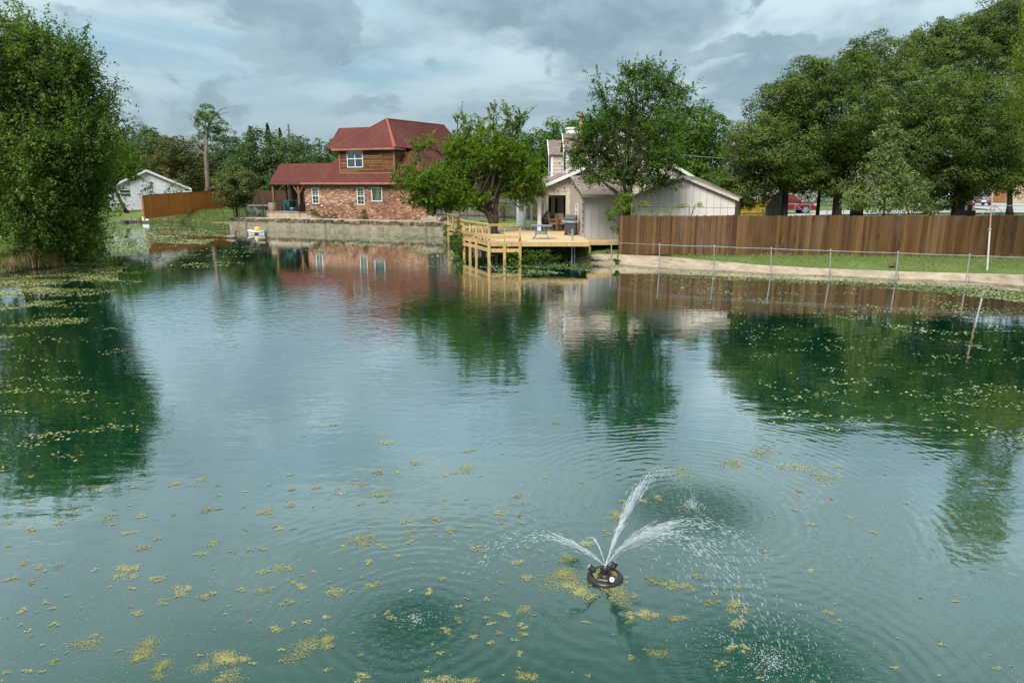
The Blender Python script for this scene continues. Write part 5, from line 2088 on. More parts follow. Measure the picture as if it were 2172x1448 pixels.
for k in range(len(Bp) - 1):
    def rows(b_, t_):
        back = t_ - b_
        back[2] = 0
        back = back / (np.linalg.norm(back) + 1e-6)
        if back[1] < .1:
            back = np.array([.4, .9, 0])
        return [b_ + np.array([0, 0, -.5]), b_ + np.array([0, 0, .05]), b_ * .55 + t_ * .45 + np.array([0, 0, .02]), t_ + np.array([0, 0, .01]), t_ + back * .12, t_ + back * .5 + np.array([0, 0, -.5])]
    ra, rb = rows(Bp[k], Tp[k]), rows(Bp[k + 1], Tp[k + 1])
    m_ = 3
    g = .004
    mb = MB()
    cols_ = []
    for q in range(m_ + 1):
        t_ = g + (1 - 2 * g) * q / m_
        cols_.append([x * (1 - t_) + y * t_ + (np.array([0, R.uniform(-.03, .03), R.uniform(-.015, .015)]) if 0 < q < m_ else 0) for x, y in zip(ra, rb)])
    for q in range(m_):
        for r_ in range(5):
            mb.face(cols_[q][r_], cols_[q + 1][r_], cols_[q + 1][r_ + 1], cols_[q][r_ + 1])
    for cc in (cols_[0], cols_[-1]):
        mb.face(*cc)
    mb.build('slab', M['bank'], cb)

cf = thing('chain_link_fence', gr(1213, 553, .05), 'low wire fence of grey steel posts and top rail along the concrete bank', 'fence')
tops = []
for (px_, yt, yb, z) in ((1219, 516, 551, .10), (1297, 512.5, 549, .28), (1399, 518, 566, .18), (1515, 521.5, 571, .17), (1636, 526, 577, .16), (1762, 530.5, 583, .15), (1905, 535, 588.5, .15), (2057, 540.5, 595, .15), (2225, 546, 603, .15)):
    c = gr(px_, yb, z)
    t_ = at(px_, yt, c[1])
    lean = {1905: .09, 2057: .16, 1762: .03}.get(px_, 0.0)
    mb = MB()
    mb.tube([(c[0] - lean, c[1], z - .25), (t_[0], c[1], t_[2])], .026, 8)
    mb.build('post', M['steel'], cf)
    mb = MB()
    mb.lathe((t_[0], c[1], t_[2]), [(.04, -.04), (.04, .02), (.015, .05)], 8)
    mb.build('post_cap', M['steel'], cf)
    tops.append((t_[0], c[1], t_[2] - .03))
for q in ((27.2, 24.7), (33.0, 21.3), (37.8, 18.4)):
    mb = MB()
    mb.tube([(q[0], q[1], -.1), (q[0], q[1], 1.28)], .026, 8)
    mb.build('post', M['steel'], cf)
    tops.append((q[0], q[1], 1.25))
for a, b in zip(tops[:-1], tops[1:]):
    mb = MB()
    mb.tube([a, ((a[0] + b[0]) / 2, (a[1] + b[1]) / 2, (a[2] + b[2]) / 2 - .012), b], .015, 6)
    mb.build('top_rail', M['steel'], cf)
c = gr(1213, 553, .03)
zt = at(1213, 486, c[1])[2]
mb = MB()
mb.tube([(c[0], c[1], -.4), (c[0], c[1], zt)], .055, 8)
tag(mb.build('steel_post', M['steel'], org=(c[0], c[1], 0)), 'tall grey steel post standing at the waterline beside the deck', 'post')

fence('long new brown cedar board fence across the right yard', (5.70, 36.45), (33.2, 34.2), lambda x, y: .50 + .015 * ss(5, 30, x), lambda t: 2.04, .143, M['fence_brown'], .035, None, True, 2.4, (.1, .5, .88),
      lambda t: 2.535 + .11 * t + .012 * math.sin(t * 37))

# white and rusty leaning pole
c = gr(2094, 571, .42)
tq = at(2105, 408, c[1] + .1)
po = thing('metal_pole', c, 'thin leaning white pole with rusty upper half in the right yard', 'pole')
mid = tuple(np.array(c) * .48 + np.array(tq) * .52)
mb = MB()
mb.tube([(c[0], c[1], c[2] - .2), c, mid], .035, 8)
mb.build('lower_tube', M['rusty'], po)
mb = MB()
mb.tube([mid, tq], .028, 8)
mb.build('upper_tube', M['rust_pale'], po)
mb = MB()
mb.lathe((mid[0], mid[1], mid[2] - .05), [(.03, 0), (.06, .02), (.06, .09), (.03, .11)], 8)
mb.build('coupling', M['rust_pale'], po)
c = gr(1892, 563, .45)
t = rock((c[0], c[1], .48), (.16, .12, .08), 'small pale stone lying on the right lawn', None, 'stone')

# ------------------------------------------------------------------ beyond the brown fence: street, vehicles, wire fence, neighbours
a, b = (8, 60.5), (95, 72)
mb = MB()
n = 30
for k in range(n):
    def rp(t_, off):
        x = 14 + (110 - 14) * t_
        y = 66.2 + 4.0 * t_ + off
        return (x, y, hgt(x, y) + .10)
    mb.face(rp(k / n, -3), rp((k + 1) / n, -3), rp((k + 1) / n, 3.4), rp(k / n, 3.4))
o_ = mb.build('road', M['road'], org=(40, 68, 1))
o_['kind'] = 'structure'
o_['label'] = 'pale concrete street beyond the fence'
mb = MB()
for k in range(12):
    x0, x1 = 50 + k * 1.1, 50 + (k + 1) * 1.1
    def dq(x, y):
        return (x, y, hgt(x, y) + .104)
    mb.face(dq(x0, 71.6), dq(x1, 71.7), dq(x1 + 8, 98), dq(x0 + 8, 98))
o_ = mb.build('driveway', M['road'], org=(57, 80, 1))
o_['kind'] = 'structure'
o_['label'] = 'pale concrete driveway leading to the neighbour house'


def wheel(parent, c, r, w, yaw):
    fr = Frame(c[:2], yaw)
    mb = MB()
    n = 18
    lp = lambda rr, v: [fr.P(rr * math.cos(2 * math.pi * k / n), v, c[2] + rr * math.sin(2 * math.pi * k / n)) for k in range(n)]
    mb.prism(lp(r, -w / 2), lp(r, w / 2))
    wq = mb.build('wheel', M['tyre'], parent)
    mb = MB()
    mb.prism(lp(r * .22, -w / 2 - .012), lp(r * .22, -w / 2 - .001))
    for k in range(5):
        a = 2 * math.pi * k / 5
        ca, sa = math.cos(a), math.sin(a)
        q = lambda rr, t_: (rr * ca - t_ * sa, rr * sa + t_ * ca)
        lo = [q(r * .2, -.07), q(r * .62, -.09), q(r * .62, .09), q(r * .2, .07)]
        mb.prism([fr.P(x, -w / 2 - .016, c[2] + z) for x, z in lo], [fr.P(x, -w / 2 - .002, c[2] + z) for x, z in lo])
    for k in range(n):
        a0, a1 = 2 * math.pi * k / n, 2 * math.pi * (k + 1) / n
        lo = [(r * .60 * math.cos(a0), r * .60 * math.sin(a0)), (r * .70 * math.cos(a0), r * .70 * math.sin(a0)), (r * .70 * math.cos(a1), r * .70 * math.sin(a1)), (r * .60 * math.cos(a1), r * .60 * math.sin(a1))]
        mb.prism([fr.P(x, -w / 2 - .014, c[2] + z) for x, z in lo], [fr.P(x, -w / 2 - .001, c[2] + z) for x, z in lo])
    mb.build('rim', M['rim'], wq)


def vehicle(name, label, cat, O, yaw, z, paint, suv=True, scale=1.0):
    """side profile along u (front at +u), width along v"""
    fr = Frame(O, yaw)
    root = thing(name, (O[0], O[1], z), label, cat)
    s = scale
    if suv:
        low = [(-2.35, .42), (-2.42, .75), (-2.40, 1.08), (-.9, 1.13), (1.0, 1.13), (1.15, 1.11), (2.1, 1.02), (2.38, .92), (2.45, .70), (2.42, .42), (2.02, .36), (1.95, .62), (1.75, .80), (1.5, .86), (1.25, .80), (1.05, .62), (.98, .36),
               (-.98, .36), (-1.05, .62), (-1.25, .80), (-1.5, .86), (-1.75, .80), (-1.95, .62), (-2.02, .36)]
        cab = [(-2.38, 1.10), (-2.2, 1.72), (-2.0, 1.82), (-.3, 1.86), (.25, 1.78), (1.08, 1.14)]
        gl = [(-2.14, 1.20), (-2.02, 1.68), (-1.25, 1.72), (-1.2, 1.18)], [(-1.1, 1.18), (-1.15, 1.72), (-.3, 1.74), (-.22, 1.18)], [(-.12, 1.18), (-.2, 1.74), (.2, 1.68), (.86, 1.18)]
        wr, hw = .39, .96
    else:
        low = [(-2.3, .34), (-2.4, .60), (-2.38, .98), (-1.7, 1.02), (.9, .96), (1.9, .86), (2.3, .74), (2.35, .5), (2.3, .30), (2.0, .28), (1.9, .55), (1.7, .68), (1.45, .73), (1.2, .68), (1.0, .55), (.93, .28),
               (-.95, .28), (-1.05, .55), (-1.25, .68), (-1.5, .73), (-1.75, .68), (-1.9, .55), (-2.0, .28)]
        cab = [(-1.95, 1.0), (-1.15, 1.42), (-.6, 1.47), (0, 1.44), (.95, .97)]
        gl = [(-1.6, 1.05), (-1.05, 1.36), (-.55, 1.39), (-.5, 1.03)], [(-.42, 1.03), (-.45, 1.39), (0, 1.37), (.7, 1.01)], []
        wr, hw = .33, .90
    low = [(u * s, q * s) for u, q in low]
    cab = [(u * s, q * s) for u, q in cab]
    hw *= s
    mb = MB()
    # body in three longitudinal layers so the flanks curve in
    mb.prism([fr.P(u, -hw, z + q) for u, q in low], [fr.P(u, hw, z + q) for u, q in low])
    mb.prism([fr.P(u, -hw * .82 if q > 1.3 * s else -hw * .985, z + q) for u, q in cab], [fr.P(u, hw * .82 if q > 1.3 * s else hw * .985, z + q) for u, q in cab])
    body = mb.build('body', M[paint], root)
    for sgn in (-1, 1):
        for g in gl:
            if not g:
                continue
            mb = MB()
            f_ = lambda q: sgn * (hw * (.985 - .165 * max(0, (q - cab[0][1] / s) / (1.3 - cab[0][1] / s))) if q < 1.3 else hw * .82) 
            f2 = lambda q: sgn * (hw * (.985 + (.82 - .985) * min(1, max(0, (q - 1.1 if suv else q - 1.0)) / (.62 if suv else .42))) + .012)
            mb.prism([fr.P(u * s, f2(q), z + q * s) for u, q in g], [fr.P(u * s, f2(q) - sgn * .03, z + q * s) for u, q in g])
            mb.build('side_window', M['car_glass'], root)
    # windscreen and rear window
    a, b = cab[-1], cab[-2]
    for (p, q) in ((cab[-1], cab[-2]), (cab[0], cab[1])):
        off = .02 if p is cab[-1] else -.02
        mb = MB()
        l0, l1 = (p[0] * .9 + q[0] * .1 + off, p[1] * .9 + q[1] * .1), (p[0] * .1 + q[0] * .9 + off, p[1] * .1 + q[1] * .9)
        mb.prism([fr.P(l0[0], -hw * .86, z + l0[1]), fr.P(l0[0], hw * .86, z + l0[1]), fr.P(l1[0], hw * .74, z + l1[1]), fr.P(l1[0], -hw * .74, z + l1[1])],
                 [fr.P(l0[0] - off, -hw * .86, z + l0[1]), fr.P(l0[0] - off, hw * .86, z + l0[1]), fr.P(l1[0] - off, hw * .74, z + l1[1]), fr.P(l1[0] - off, -hw * .74, z + l1[1])])
        mb.build('windscreen' if p is cab[-1] else 'rear_window', M['car_glass'], root)
    F_, B_ = max(u for u, q in low), min(u for u, q in low)
    for sgn in (-1, 1):
        zl_ = (.86 if suv else .70) * s
        mb = MB()
        mb.box(fr, F_ - .22, F_ + .005, sgn * hw * .86 - .16, sgn * hw * .86 + .14, z + zl_ - .08, z + zl_ + .08)
        mb.build('headlight', M['lamp_clear'], root)
        mb = MB()
        mb.box(fr, B_ - .012, B_ + .16, sgn * hw * .72 - .26, sgn * hw * .72 + .27, z + zl_ + .0, z + zl_ + .2)
        mb.build('tail_light', M['lamp_red'], root)
        mb = MB()
        mb.box(fr, .72 * s, .92 * s, sgn * (hw + .10) - .09, sgn * (hw + .10) + .09, z + cab[-1][1] + .0, z + cab[-1][1] + .17)
        mb.build('mirror', M[paint], root)
        for u in (-1.5, 1.5):
            c_ = fr.P(u * s, sgn * (hw - .13), z + wr * s)
            wheel(root, c_, wr * s, .24, yaw + (0 if sgn < 0 else 180))
    mb = MB()
    mb.box(fr, F_ - .1, F_ + .03, -hw * .9, hw * .9, z + .36 * s, z + .58 * s)
    mb.build('bumper', M[paint] if suv else M['dark'], root)
    mb = MB()
    mb.box(fr, B_ - .03, B_ + .1, -hw * .9, hw * .9, z + .34 * s, z + .62 * s)
    mb.build('bumper', M['grill_grey'], root)
    mb = MB()
    mb.box(fr, B_ - .045, B_ - .031, -.26, .26, z + .46 * s, z + .60 * s)
    mb.build('number_plate', M['white'], root)
    mb = MB()
    mb.box(fr, -1.0 * s, 1.0 * s, -hw - .02, -hw + .02, z + .36 * s, z + .45 * s)
    mb.build('sill', M['grill_grey'], root)
    return root


c = at(1722, 440, 67.5)
vehicle('parked_suv', 'dark red four-wheel-drive car parked on the street behind the oak trunks', 'car', (c[0] - 2.45, 67.5), 2, hgt(c[0] - 2, 67.5) + .10, 'red_paint', True, 1.0)
c = at(2086, 425, 84)
vehicle('parked_car', 'silver grey car seen from behind on the driveway of the pink house', 'car', (c[0] + .9, c[1] + 2.2), -68, hgt(c[0], c[1]) + .104, 'silver_paint', False, 1.08)

# wire fence along the street
wf = thing('street_fence', (36, 58, 1), 'grey chain-link fence frame along the street behind the oaks', 'fence')
pts_ = []
for px_ in (1668, 1688, 1720, 1757, 1792, 1830, 1870, 1910, 1950, 1990, 2030, 2068, 2112):
    Yq = 56.0 - (px_ - 1668) * .010
    p = at(px_, 425, Yq)
    z0 = hgt(p[0], p[1])
    zt = z0 + 1.55
    mb = MB()
    mb.tube([(p[0], p[1], z0 - .1), (p[0], p[1], zt)], .035, 6)
    mb.build('post', M['steel'], wf)
    pts_.append((p[0], p[1], zt - .03))
e_ = pts_[-1]
pts_.append((e_[0] + 14, e_[1] - 4, e_[2] - .2))
for a, b in zip(pts_[:-1], pts_[1:]):
    mb = MB()
    mb.tube([a, b], .026, 6)
    mb.build('top_rail', M['steel'], wf)
for k in range(1, 6):
    t_ = k / 5
    a, b = np.array(pts_[-2]), np.array(pts_[-1])
    q = a * (1 - t_) + b * t_
    mb = MB()
    mb.tube([(q[0], q[1], hgt(q[0], q[1]) - .1), tuple(q)], .03, 6)
    mb.build('post', M['steel'], wf)
for (k, d) in ((12, -1), (12, 1), (4, 1), (1, 1)):
    a = np.array(pts_[k])
    b = np.array(pts_[k + d])
    q = a + (b - a) / np.linalg.norm(b - a) * 1.7
    mb = MB()
    mb.tube([tuple(a), (q[0], q[1], hgt(q[0], q[1]))], .026, 6)
    mb.build('brace', M['steel'], wf)
c = at(2051, 430, 47)
mb = MB()
mb.tube([(c[0], c[1], hgt(c[0], c[1]) - .1), (c[0], c[1], at(2051, 402, 47)[2])], .045, 8)
tag(mb.build('white_post', M['white'], org=(c[0], c[1], 1)), 'plain white post in front of the thick oak trunk', 'post')
c = at(2057, 446, 46.6)
z0 = hgt(c[0], c[1])
hy = thing('red_object', (c[0], c[1], z0), 'small bright red bucket at the foot of the thick oak behind the fence', 'bucket')  # unidentified red object, modelled as a tapered tub on a plain block
mb = MB()
zc2 = at(2057, 446, 46.6)[2]
mb.lathe((c[0], c[1], zc2), [(.13, 0), (.18, .34), (.185, .36), (.16, .36), (.11, .03)], 12)
mb.build('body', M['red_paint'], hy)
mb = MB()
mb.box(Frame((c[0], c[1]), 0), -.25, .25, -.25, .25, z0 - .05, zc2 - .002)
mb.build('stand', M['bark'], hy)

# yellow fence piece, grey leaning fence piece
fence('short new yellow board fence between shed and oaks', at(1560, 455, 52)[:2], at(1660, 455, 53)[:2], hgt, lambda t: 1.95, .15, M['fence_yellow'], 0.0, None, False, 2.4, (.1, .5, .9), lambda t: 2.98)
gq, gp = at(1622, 455, 41.5), at(1657, 455, 45.5)
fence('short weathered grey fence stub sloping down beside the first oak', gq[:2], gp[:2], hgt, lambda t: 2.2, .15, M['fence_grey'], 0.0, None, True, 2.4, (.15, .8), lambda t: 2.75 + .9 * min(1, t * 1.6))

# pink neighbour house and garage fence, white shed
c = at(2096, 440, 104)
NF = Frame((c[0], 104), 0)
nh = thing('pink_house', NF.P(6, 0, 1), 'pale pink brick house across the street at the right edge', 'house')
mb = MB()
mb.box(NF, 0, 26, 0, .3, .8, 5.0)
mb.box(NF, 0, .3, .3, 9, .8, 5.0)
mb.build('wall', M['pink_wall'], nh)
mb = MB()
mb.slab([NF.P(-.6, -.6, 4.9), NF.P(26.6, -.6, 4.9), NF.P(24, 5, 7.4), NF.P(2, 5, 7.4)], .15)
mb.slab([NF.P(-.6, -.6, 4.9), NF.P(-.6, 10, 4.9), NF.P(2, 5, 7.4)], .15)
mb.build('roof', M['far_grey'], nh)
mb = MB()
mb.box(NF, 5.6, 5.9, -.3, -.02, .9, 5.0)
mb.build('corner_board', M['tan'], nh)
fence('reddish brown gate fence beside the pink house', at(2108, 435, 99)[:2], at(2139, 435, 99)[:2], hgt, lambda t: 2.1, .15, M['gate_brown'], 0.0, None, True, 2.4, (.2, .8), lambda t: 3.35)
c = at(1935, 440, 92)
tf = Frame((c[0], 92), 8)
wsd = thing('white_garage', tf.P(3, 0, 1), 'white garage glimpsed through the trees across the street', 'garage')
mb = MB()
mb.box(tf, 0, 6.0, 0, .2, .9, 3.6)
mb.box(tf, 5.8, 6.0, .2, 6, .9, 3.6)
mb.build('wall', M['white_siding'], wsd)
mb = MB()
mb.slab([tf.P(-.4, -.4, 3.55), tf.P(6.4, -.4, 3.55), tf.P(6.4, 3.2, 5.0), tf.P(-.4, 3.2, 5.0)], .12)
mb.slab([tf.P(-.4, 6.8, 3.55), tf.P(6.4, 6.8, 3.55), tf.P(6.4, 3.2, 5.0), tf.P(-.4, 3.2, 5.0)], .12)
mb.build('roof', M['far_grey'], wsd)
mb = MB()
mb.box(tf, .8, 5.2, -.03, -.002, 1.0, 3.1)
mb.build('door', M['white'], wsd)
c = at(2001, 436, 80)
tapered_bin('wheeled_bin', 'blue wheeled bin standing by the street among the trees', 'bin', Frame((c[0], c[1]), 0), -.4, .4, -.4, .4, hgt(c[0], c[1]), 2.4, 'blue_bin')
# houses far behind the oaks
c = at(1700, 430, 108)
bf = Frame((c[0], 108), 0)
bh_ = thing('grey_house', bf.P(0, 0, 1), 'low grey house in deep shade behind the oak trunks', 'house')
mb = MB()
mb.box(bf, -9, 12, 0, .3, .8, 4.2)
mb.build('wall', M['far_grey'], bh_)
mb = MB()
mb.slab([bf.P(-10, -.6, 4.1), bf.P(13, -.6, 4.1), bf.P(11, 5, 6.2), bf.P(-8, 5, 6.2)], .15)
mb.build('roof', M['roof_tan'], bh_)

# overhead wires
for (a, b, lab) in ((at(1436, 321, 58), at(1540, 327, 60), 'thin pale overhead wire between the tall tree and the oaks'),):
    a, b = np.array(a), np.array(b)
    a, b = a - (b - a) * 1.2, b + (b - a) * 2.0
    mb = MB()
    mb.tube([tuple(a * (1 - k / 10) + b * k / 10 - np.array([0, 0, .35 * math.sin(k / 10 * math.pi)])) for k in range(11)], .022, 4)
    tag(mb.build('overhead_wire', M['steel']), lab, 'wire')

# ------------------------------------------------------------------ trees
GO = 'oak trees standing behind the brown board fence'
GB = 'background trees beyond the houses'


def base_at(px_, Y):
    c = at(px_, 450, Y)
    return (c[0], c[1])


# left shore group
Y = 33.5
tree('shade_tree', 'tall leafy tree cut by the left picture edge with branches hanging low', base_at(28, 35.5), at(40, 400, 35.5),
     px_blobs([(10, 110, 75, 85), (62, 120, 50, 70), (-60, 180, 90, 140), (30, 230, 95, 90), (-60, 380, 95, 120), (40, 350, 90, 90), (60, 450, 70, 60), (20, 60, 35, 35, 0, .7), (75, 62, 22, 26, 0, .6)], Y, 1, 3),
     'leaf_elm', .26, .46, .55, 46, .14, hang=.34, zb=.2, spray=1.5, fill=14)
tree('shade_tree', 'broad leafy tree on the left bank leaning out over the water', base_at(118, 36), at(130, 380, 35.5),
     px_blobs([(125, 180, 60, 85), (160, 120, 34, 48), (130, 100, 22, 30, 0, .7), (172, 140, 24, 45, 0, .8), (182, 215, 56, 55), (212, 222, 22, 26, 0, .8), (165, 280, 75, 75), (190, 300, 42, 50), (110, 300, 85, 90), (180, 370, 50, 55), (140, 410, 85, 70), (165, 460, 46, 50), (120, 490, 65, 45), (175, 512, 32, 30)], Y + .8, 1, 4),
     'leaf_elm', .24, .46, .55, 46, .14, hang=.34, zb=.2, spray=1.5, fill=14)
c = gr(150, 556)
shrub('waterside_bush', 'dense dark bush under the left trees with foliage touching the water', (c[0] - .3, c[1] + 1.0, .05), (1.7, 1.2, 1.25), 'leaf_mid', 5200, .12)
c = gr(60, 560)
shrub('waterside_bush', 'dark bush in the shade behind the dry grass tufts', (c[0] + .2, c[1] + 2.6, .2), (2.2, 1.2, 1.5), 'leaf_mid', 6500, .12)
c = gr(8, 545)
shrub('waterside_bush', 'bright yellow green bush at the left picture edge', (c[0] - .5, c[1] + .3, .15), (.8, .7, 1.0), 'leaf_bright', 2200, .10)
# farther left: yellow green leaning tree by the white house, bushes on the bank
Y = 79
tree('leaning_tree', 'yellow green tree with dark leaning trunk in front of the white house', base_at(269, Y), at(240, 396, Y),
     px_blobs([(240, 330, 40, 42), (272, 362, 24, 22, 0, .8), (285, 352, 16, 12, 0, .7), (222, 380, 24, 24), (215, 330, 30, 40)], Y, 1, 5),
     'leaf_bright', .2, .62, .6, 44, .19, spray=1.0, fill=10)
c = gr(236, 470)
shrub('bank_bush', 'pale green bush at the waterline below the leaning trunk', (c[0] - .5, c[1] + 1.2), (2.0, 1.4, 1.3), 'leaf_bright', 2600, .14)
c = at(318, 405, 82)
shrub('garden_bush', 'pale bush showing above the left end of the orange fence', (c[0], c[1], 2.2), (.8, .6, 1.5), 'leaf_pale', 900, .16)
c = at(375, 405, 84)
shrub('garden_bush', 'pale low bushes before the right half of the white gable', (c[0], c[1], 2.2), (1.3, .6, 1.6), 'leaf_pale', 1100, .16)

# dead tree with one leafy side
Y = 90
db = at(440, 405, Y)
zb_ = hgt(db[0], db[1])
dt = thing('half_dead_tree', (db[0], db[1], zb_), 'tall half dead tree with bare grey limbs and a thin leafy top', 'tree')
mb = MB()
tp_ = [(db[0], db[1], zb_), at(440, 380, Y), at(437, 330, Y), at(438, 295, Y)]
mb.tube(tp_, [.40, .30, .26, .2], 8)


def grow(p, d, L, r, depth):
    p, d = np.array(p), np.array(d)
    pts = [p]
    for k in range(3):
        d = d + RS.normal(size=3) * .22
        d = d / np.linalg.norm(d)
        pts.append(pts[-1] + d * L / 3)
    mb.tube(pts, [r, r * .85, r * .7, r * .5], 5, cap=False)
    if depth:
        for k in range(3 if depth > 1 else 2):
            grow(pts[R.choice([1, 2, 3])], d + RS.normal(size=3) * .55 + np.array([0, 0, .15]), L * .66, r * .5, depth - 1)


grow(tp_[2], (-.75, 0, .55), 2.0, .12, 3)
grow(tp_[3], (-.5, .1, .8), 2.1, .11, 3)
grow(tp_[3], (-.75, -.2, .4), 1.9, .10, 3)
grow(tp_[3], (.15, 0, 1), 2.8, .17, 3)
grow(tp_[3], (.7, .2, .6), 1.9, .10, 3)
mb.build('trunk', M['bark_pale'], dt, smooth=True)
p, nn, tt, ce = crown_points(px_blobs([(438, 238, 16, 16), (428, 262, 11, 22), (452, 258, 18, 18), (470, 268, 12, 12), (448, 285, 14, 14), (432, 290, 10, 10)], Y, 1, 2), .7, .42, 30)
leaf_obj('crown', p, nn, .2 * RS.uniform(.6, 1.3, len(p)), tt, M['leaf_mid'], dt)

# background rows
bgt = [
    (100, 'leaf_far', [(300, 308, 50, 40), (270, 345, 42, 46), (335, 335, 42, 46), (300, 385, 55, 30)], 'dark rounded tree right of the tall left trees, behind the white house'),
    (95, 'leaf_brownish', [(372, 322, 34, 30), (345, 365, 44, 38), (392, 365, 48, 44), (370, 405, 60, 26)], 'brownish green tree rising directly behind the white gable roof'),
    (105, 'leaf_brownish', [(410, 330, 28, 34), (425, 375, 40, 40)], 'olive tree behind the half dead trunk'),
    (104, 'leaf_far', [(475, 322, 34, 34), (470, 372, 42, 48), (500, 345, 34, 46)], 'dark tree between the half dead tree and the magnolia'),
    (84, 'leaf_far', [(560, 325, 48, 44), (602, 338, 44, 44), (535, 365, 50, 44), (590, 385, 60, 38), (632, 362, 28, 42), (545, 400, 50, 34)], 'large round green tree rising behind the wooden porch roof'),
    (98, 'leaf_far', [(640, 318, 17, 22), (648, 350, 30, 42), (660, 385, 30, 30)], 'slim tree left of the red roof beside the utility pole'),
    (92, 'leaf_far', [(694, 330, 26, 26), (688, 362, 34, 34), (716, 338, 24, 40)], 'dark tree tucked against the left edge of the red roof'),
    (74, 'leaf_mid', [(1150, 318, 38, 34), (1195, 288, 36, 26), (1130, 352, 46, 40), (1185, 345, 50, 60), (1110, 320, 26, 30)], 'green tree behind the dormers of the tan house'),
    (80, 'leaf_mid', [(1040, 330, 60, 46), (980, 345, 60, 46), (1080, 300, 30, 30), (1010, 390, 80, 40)], 'green tree hidden mostly by the deck tree and red roof'),
    (66, 'leaf_mid', [(1490, 268, 46, 36), (1522, 300, 26, 46), (1462, 310, 44, 50), (1500, 345, 44, 50), (1470, 385, 50, 40), (1520, 395, 30, 34)], 'dark tree between the tall shed tree and the oaks'),
    (70, 'leaf_mid', [(1250, 300, 50, 40), (1330, 290, 60, 50), (1410, 320, 60, 50), (1300, 360, 70, 50)], 'green tree behind the ridge of the tan house'),
    (115, 'leaf_far', [(760, 345, 50, 40), (840, 340, 60, 40), (920, 345, 60, 44), (1000, 350, 50, 40)], 'distant dark tree behind the red roofed house'),
    (118, 'leaf_far', [(210, 345, 60, 46), (150, 350, 70, 46), (60, 350, 90, 50)], 'distant dark tree behind the left shore trees'),
]
for k, (Y, mt, bl, lab) in enumerate(bgt):
    cx = sum(b[0] for b in bl) / len(bl)
    tree('background_tree', lab, base_at(cx, Y), at(cx, 400, Y), px_blobs(bl, Y, 1, k, .8), mt, .30, .95, .85, 44, .28, group=GB, twigs=2, fill=9, align=1.2, lr=.4)
for (px_, y0, y1, w_, lab) in ((545, 268, 400, 26, 'broad dark conifer top above the round tree left of the red roof'), (581, 262, 400, 17, 'slender pointed conifer rising left of the utility pole'), (606, 272, 400, 13, 'smallest dark conifer just left of the utility pole')):
    Y = 110
    b = base_at(px_, Y)
    zt = at(px_, y0, Y)[2]
    root = thing('conifer', (b[0], b[1], hgt(*b)), lab, 'conifer', 'conifers above the background trees')
    s = Y / FPX
    pos, nrm, tt = [], [], []
    for k in range(900):
        t_ = R.random() ** .8
        z = zt - t_ * 9
        rad = w_ * s * (.10 + t_ * 1.1) * R.uniform(.5, 1.1) * (.75 + .25 * math.sin(z * 5))
        a = R.uniform(0, 6.28)
        pos.append((b[0] + rad * math.cos(a), b[1] + rad * math.sin(a), z + rad * .12))
        nrm.append((math.cos(a) * .4, math.sin(a) * .4, .8))
        tt.append(R.gauss(.5, .2))
    pos, nrm = np.array(pos), unit(np.array(nrm) + RS.normal(size=(900, 3)) * .4)
    leaf_obj('crown', pos, nrm, .5 * RS.uniform(.6, 1.3, 900), np.array(tt), M['leaf_conifer'], root, aspect=.4)
    mb = MB()
    mb.tube([(b[0], b[1], 1), (b[0], b[1], zt)], [.2, .03], 6)
    mb.build('trunk', M['bark'], root)

# magnolia
Y = 66
tree('magnolia_tree', 'rounded glossy magnolia with pale new leaves beside the iron fence', base_at(500, Y), at(500, 425, Y),
     px_blobs([(497, 365, 24, 22), (475, 385, 20, 20), (520, 385, 22, 24), (498, 395, 38, 26), (478, 412, 24, 20), (520, 412, 20, 18), (500, 428, 26, 12)], Y, 1, 6), 'leaf_magnolia', .14, .42, .36, 36, .17, twigs=3, aspect=.45)

# deck tree
Y = 43.6
tp_ = [(TREE_D[0], TREE_D[1], 0.3), (TREE_D[0] - .02, TREE_D[1], DZ + .1), at(1046, 478, TREE_D[1]), at(1034, 452, TREE_D[1]), at(1012, 432, TREE_D[1] + .1)]
deck_tree_bl = [(1045, 318, 58, 42), (1000, 352, 78, 52), (938, 392, 62, 42), (1092, 362, 56, 58), (885, 385, 42, 22), (978, 420, 70, 24), (1110, 405, 42, 28), (930, 428, 46, 22), (845, 375, 22, 12, 0, .8),
                (888, 318, 16, 24, 0, .55), (912, 300, 12, 20, 0, .5), (870, 352, 22, 14, 0, .7), (880, 420, 30, 20, 0, .7), (985, 272, 13, 30, 0, .6), (1015, 262, 12, 24, 0, .6), (1045, 250, 12, 26, 0, .6), (1078, 245, 11, 26, 0, .6), (1102, 258, 12, 24, 0, .6), (1115, 236, 8, 12, 0, .5), (970, 245, 8, 14, 0, .5), (1135, 380, 25, 22, 0, .8), (980, 310, 40, 28)]
dtree = tree('deck_tree', 'spreading bright green tree with leaning trunk growing up through the deck', TREE_D[:2], at(1012, 432, Y),
             px_blobs(deck_tree_bl, Y, 1, 8, .9), 'leaf_bright', .23, .36, .40, 40, .125, hang=.06, trunk_pts=tp_, zb=0.3, twigs=4, spray=1.1, fill=22, lr=.42)
mb = MB()
mb.tube([at(1048, 488, TREE_D[1] + .12), at(1052, 465, TREE_D[1] + .14), at(1050, 440, TREE_D[1] + .2), at(1058, 410, TREE_D[1] + .3), at(1062, 360, TREE_D[1] + .3)], [.2, .18, .16, .12, .06], 7)
mb.tube([at(1046, 455, TREE_D[1] + .14), at(1040, 438, TREE_D[1] + .2), at(1036, 410, TREE_D[1] + .3)], [.10, .09, .06], 6)
mb.build('side_trunk', M['bark'], dtree, smooth=True)

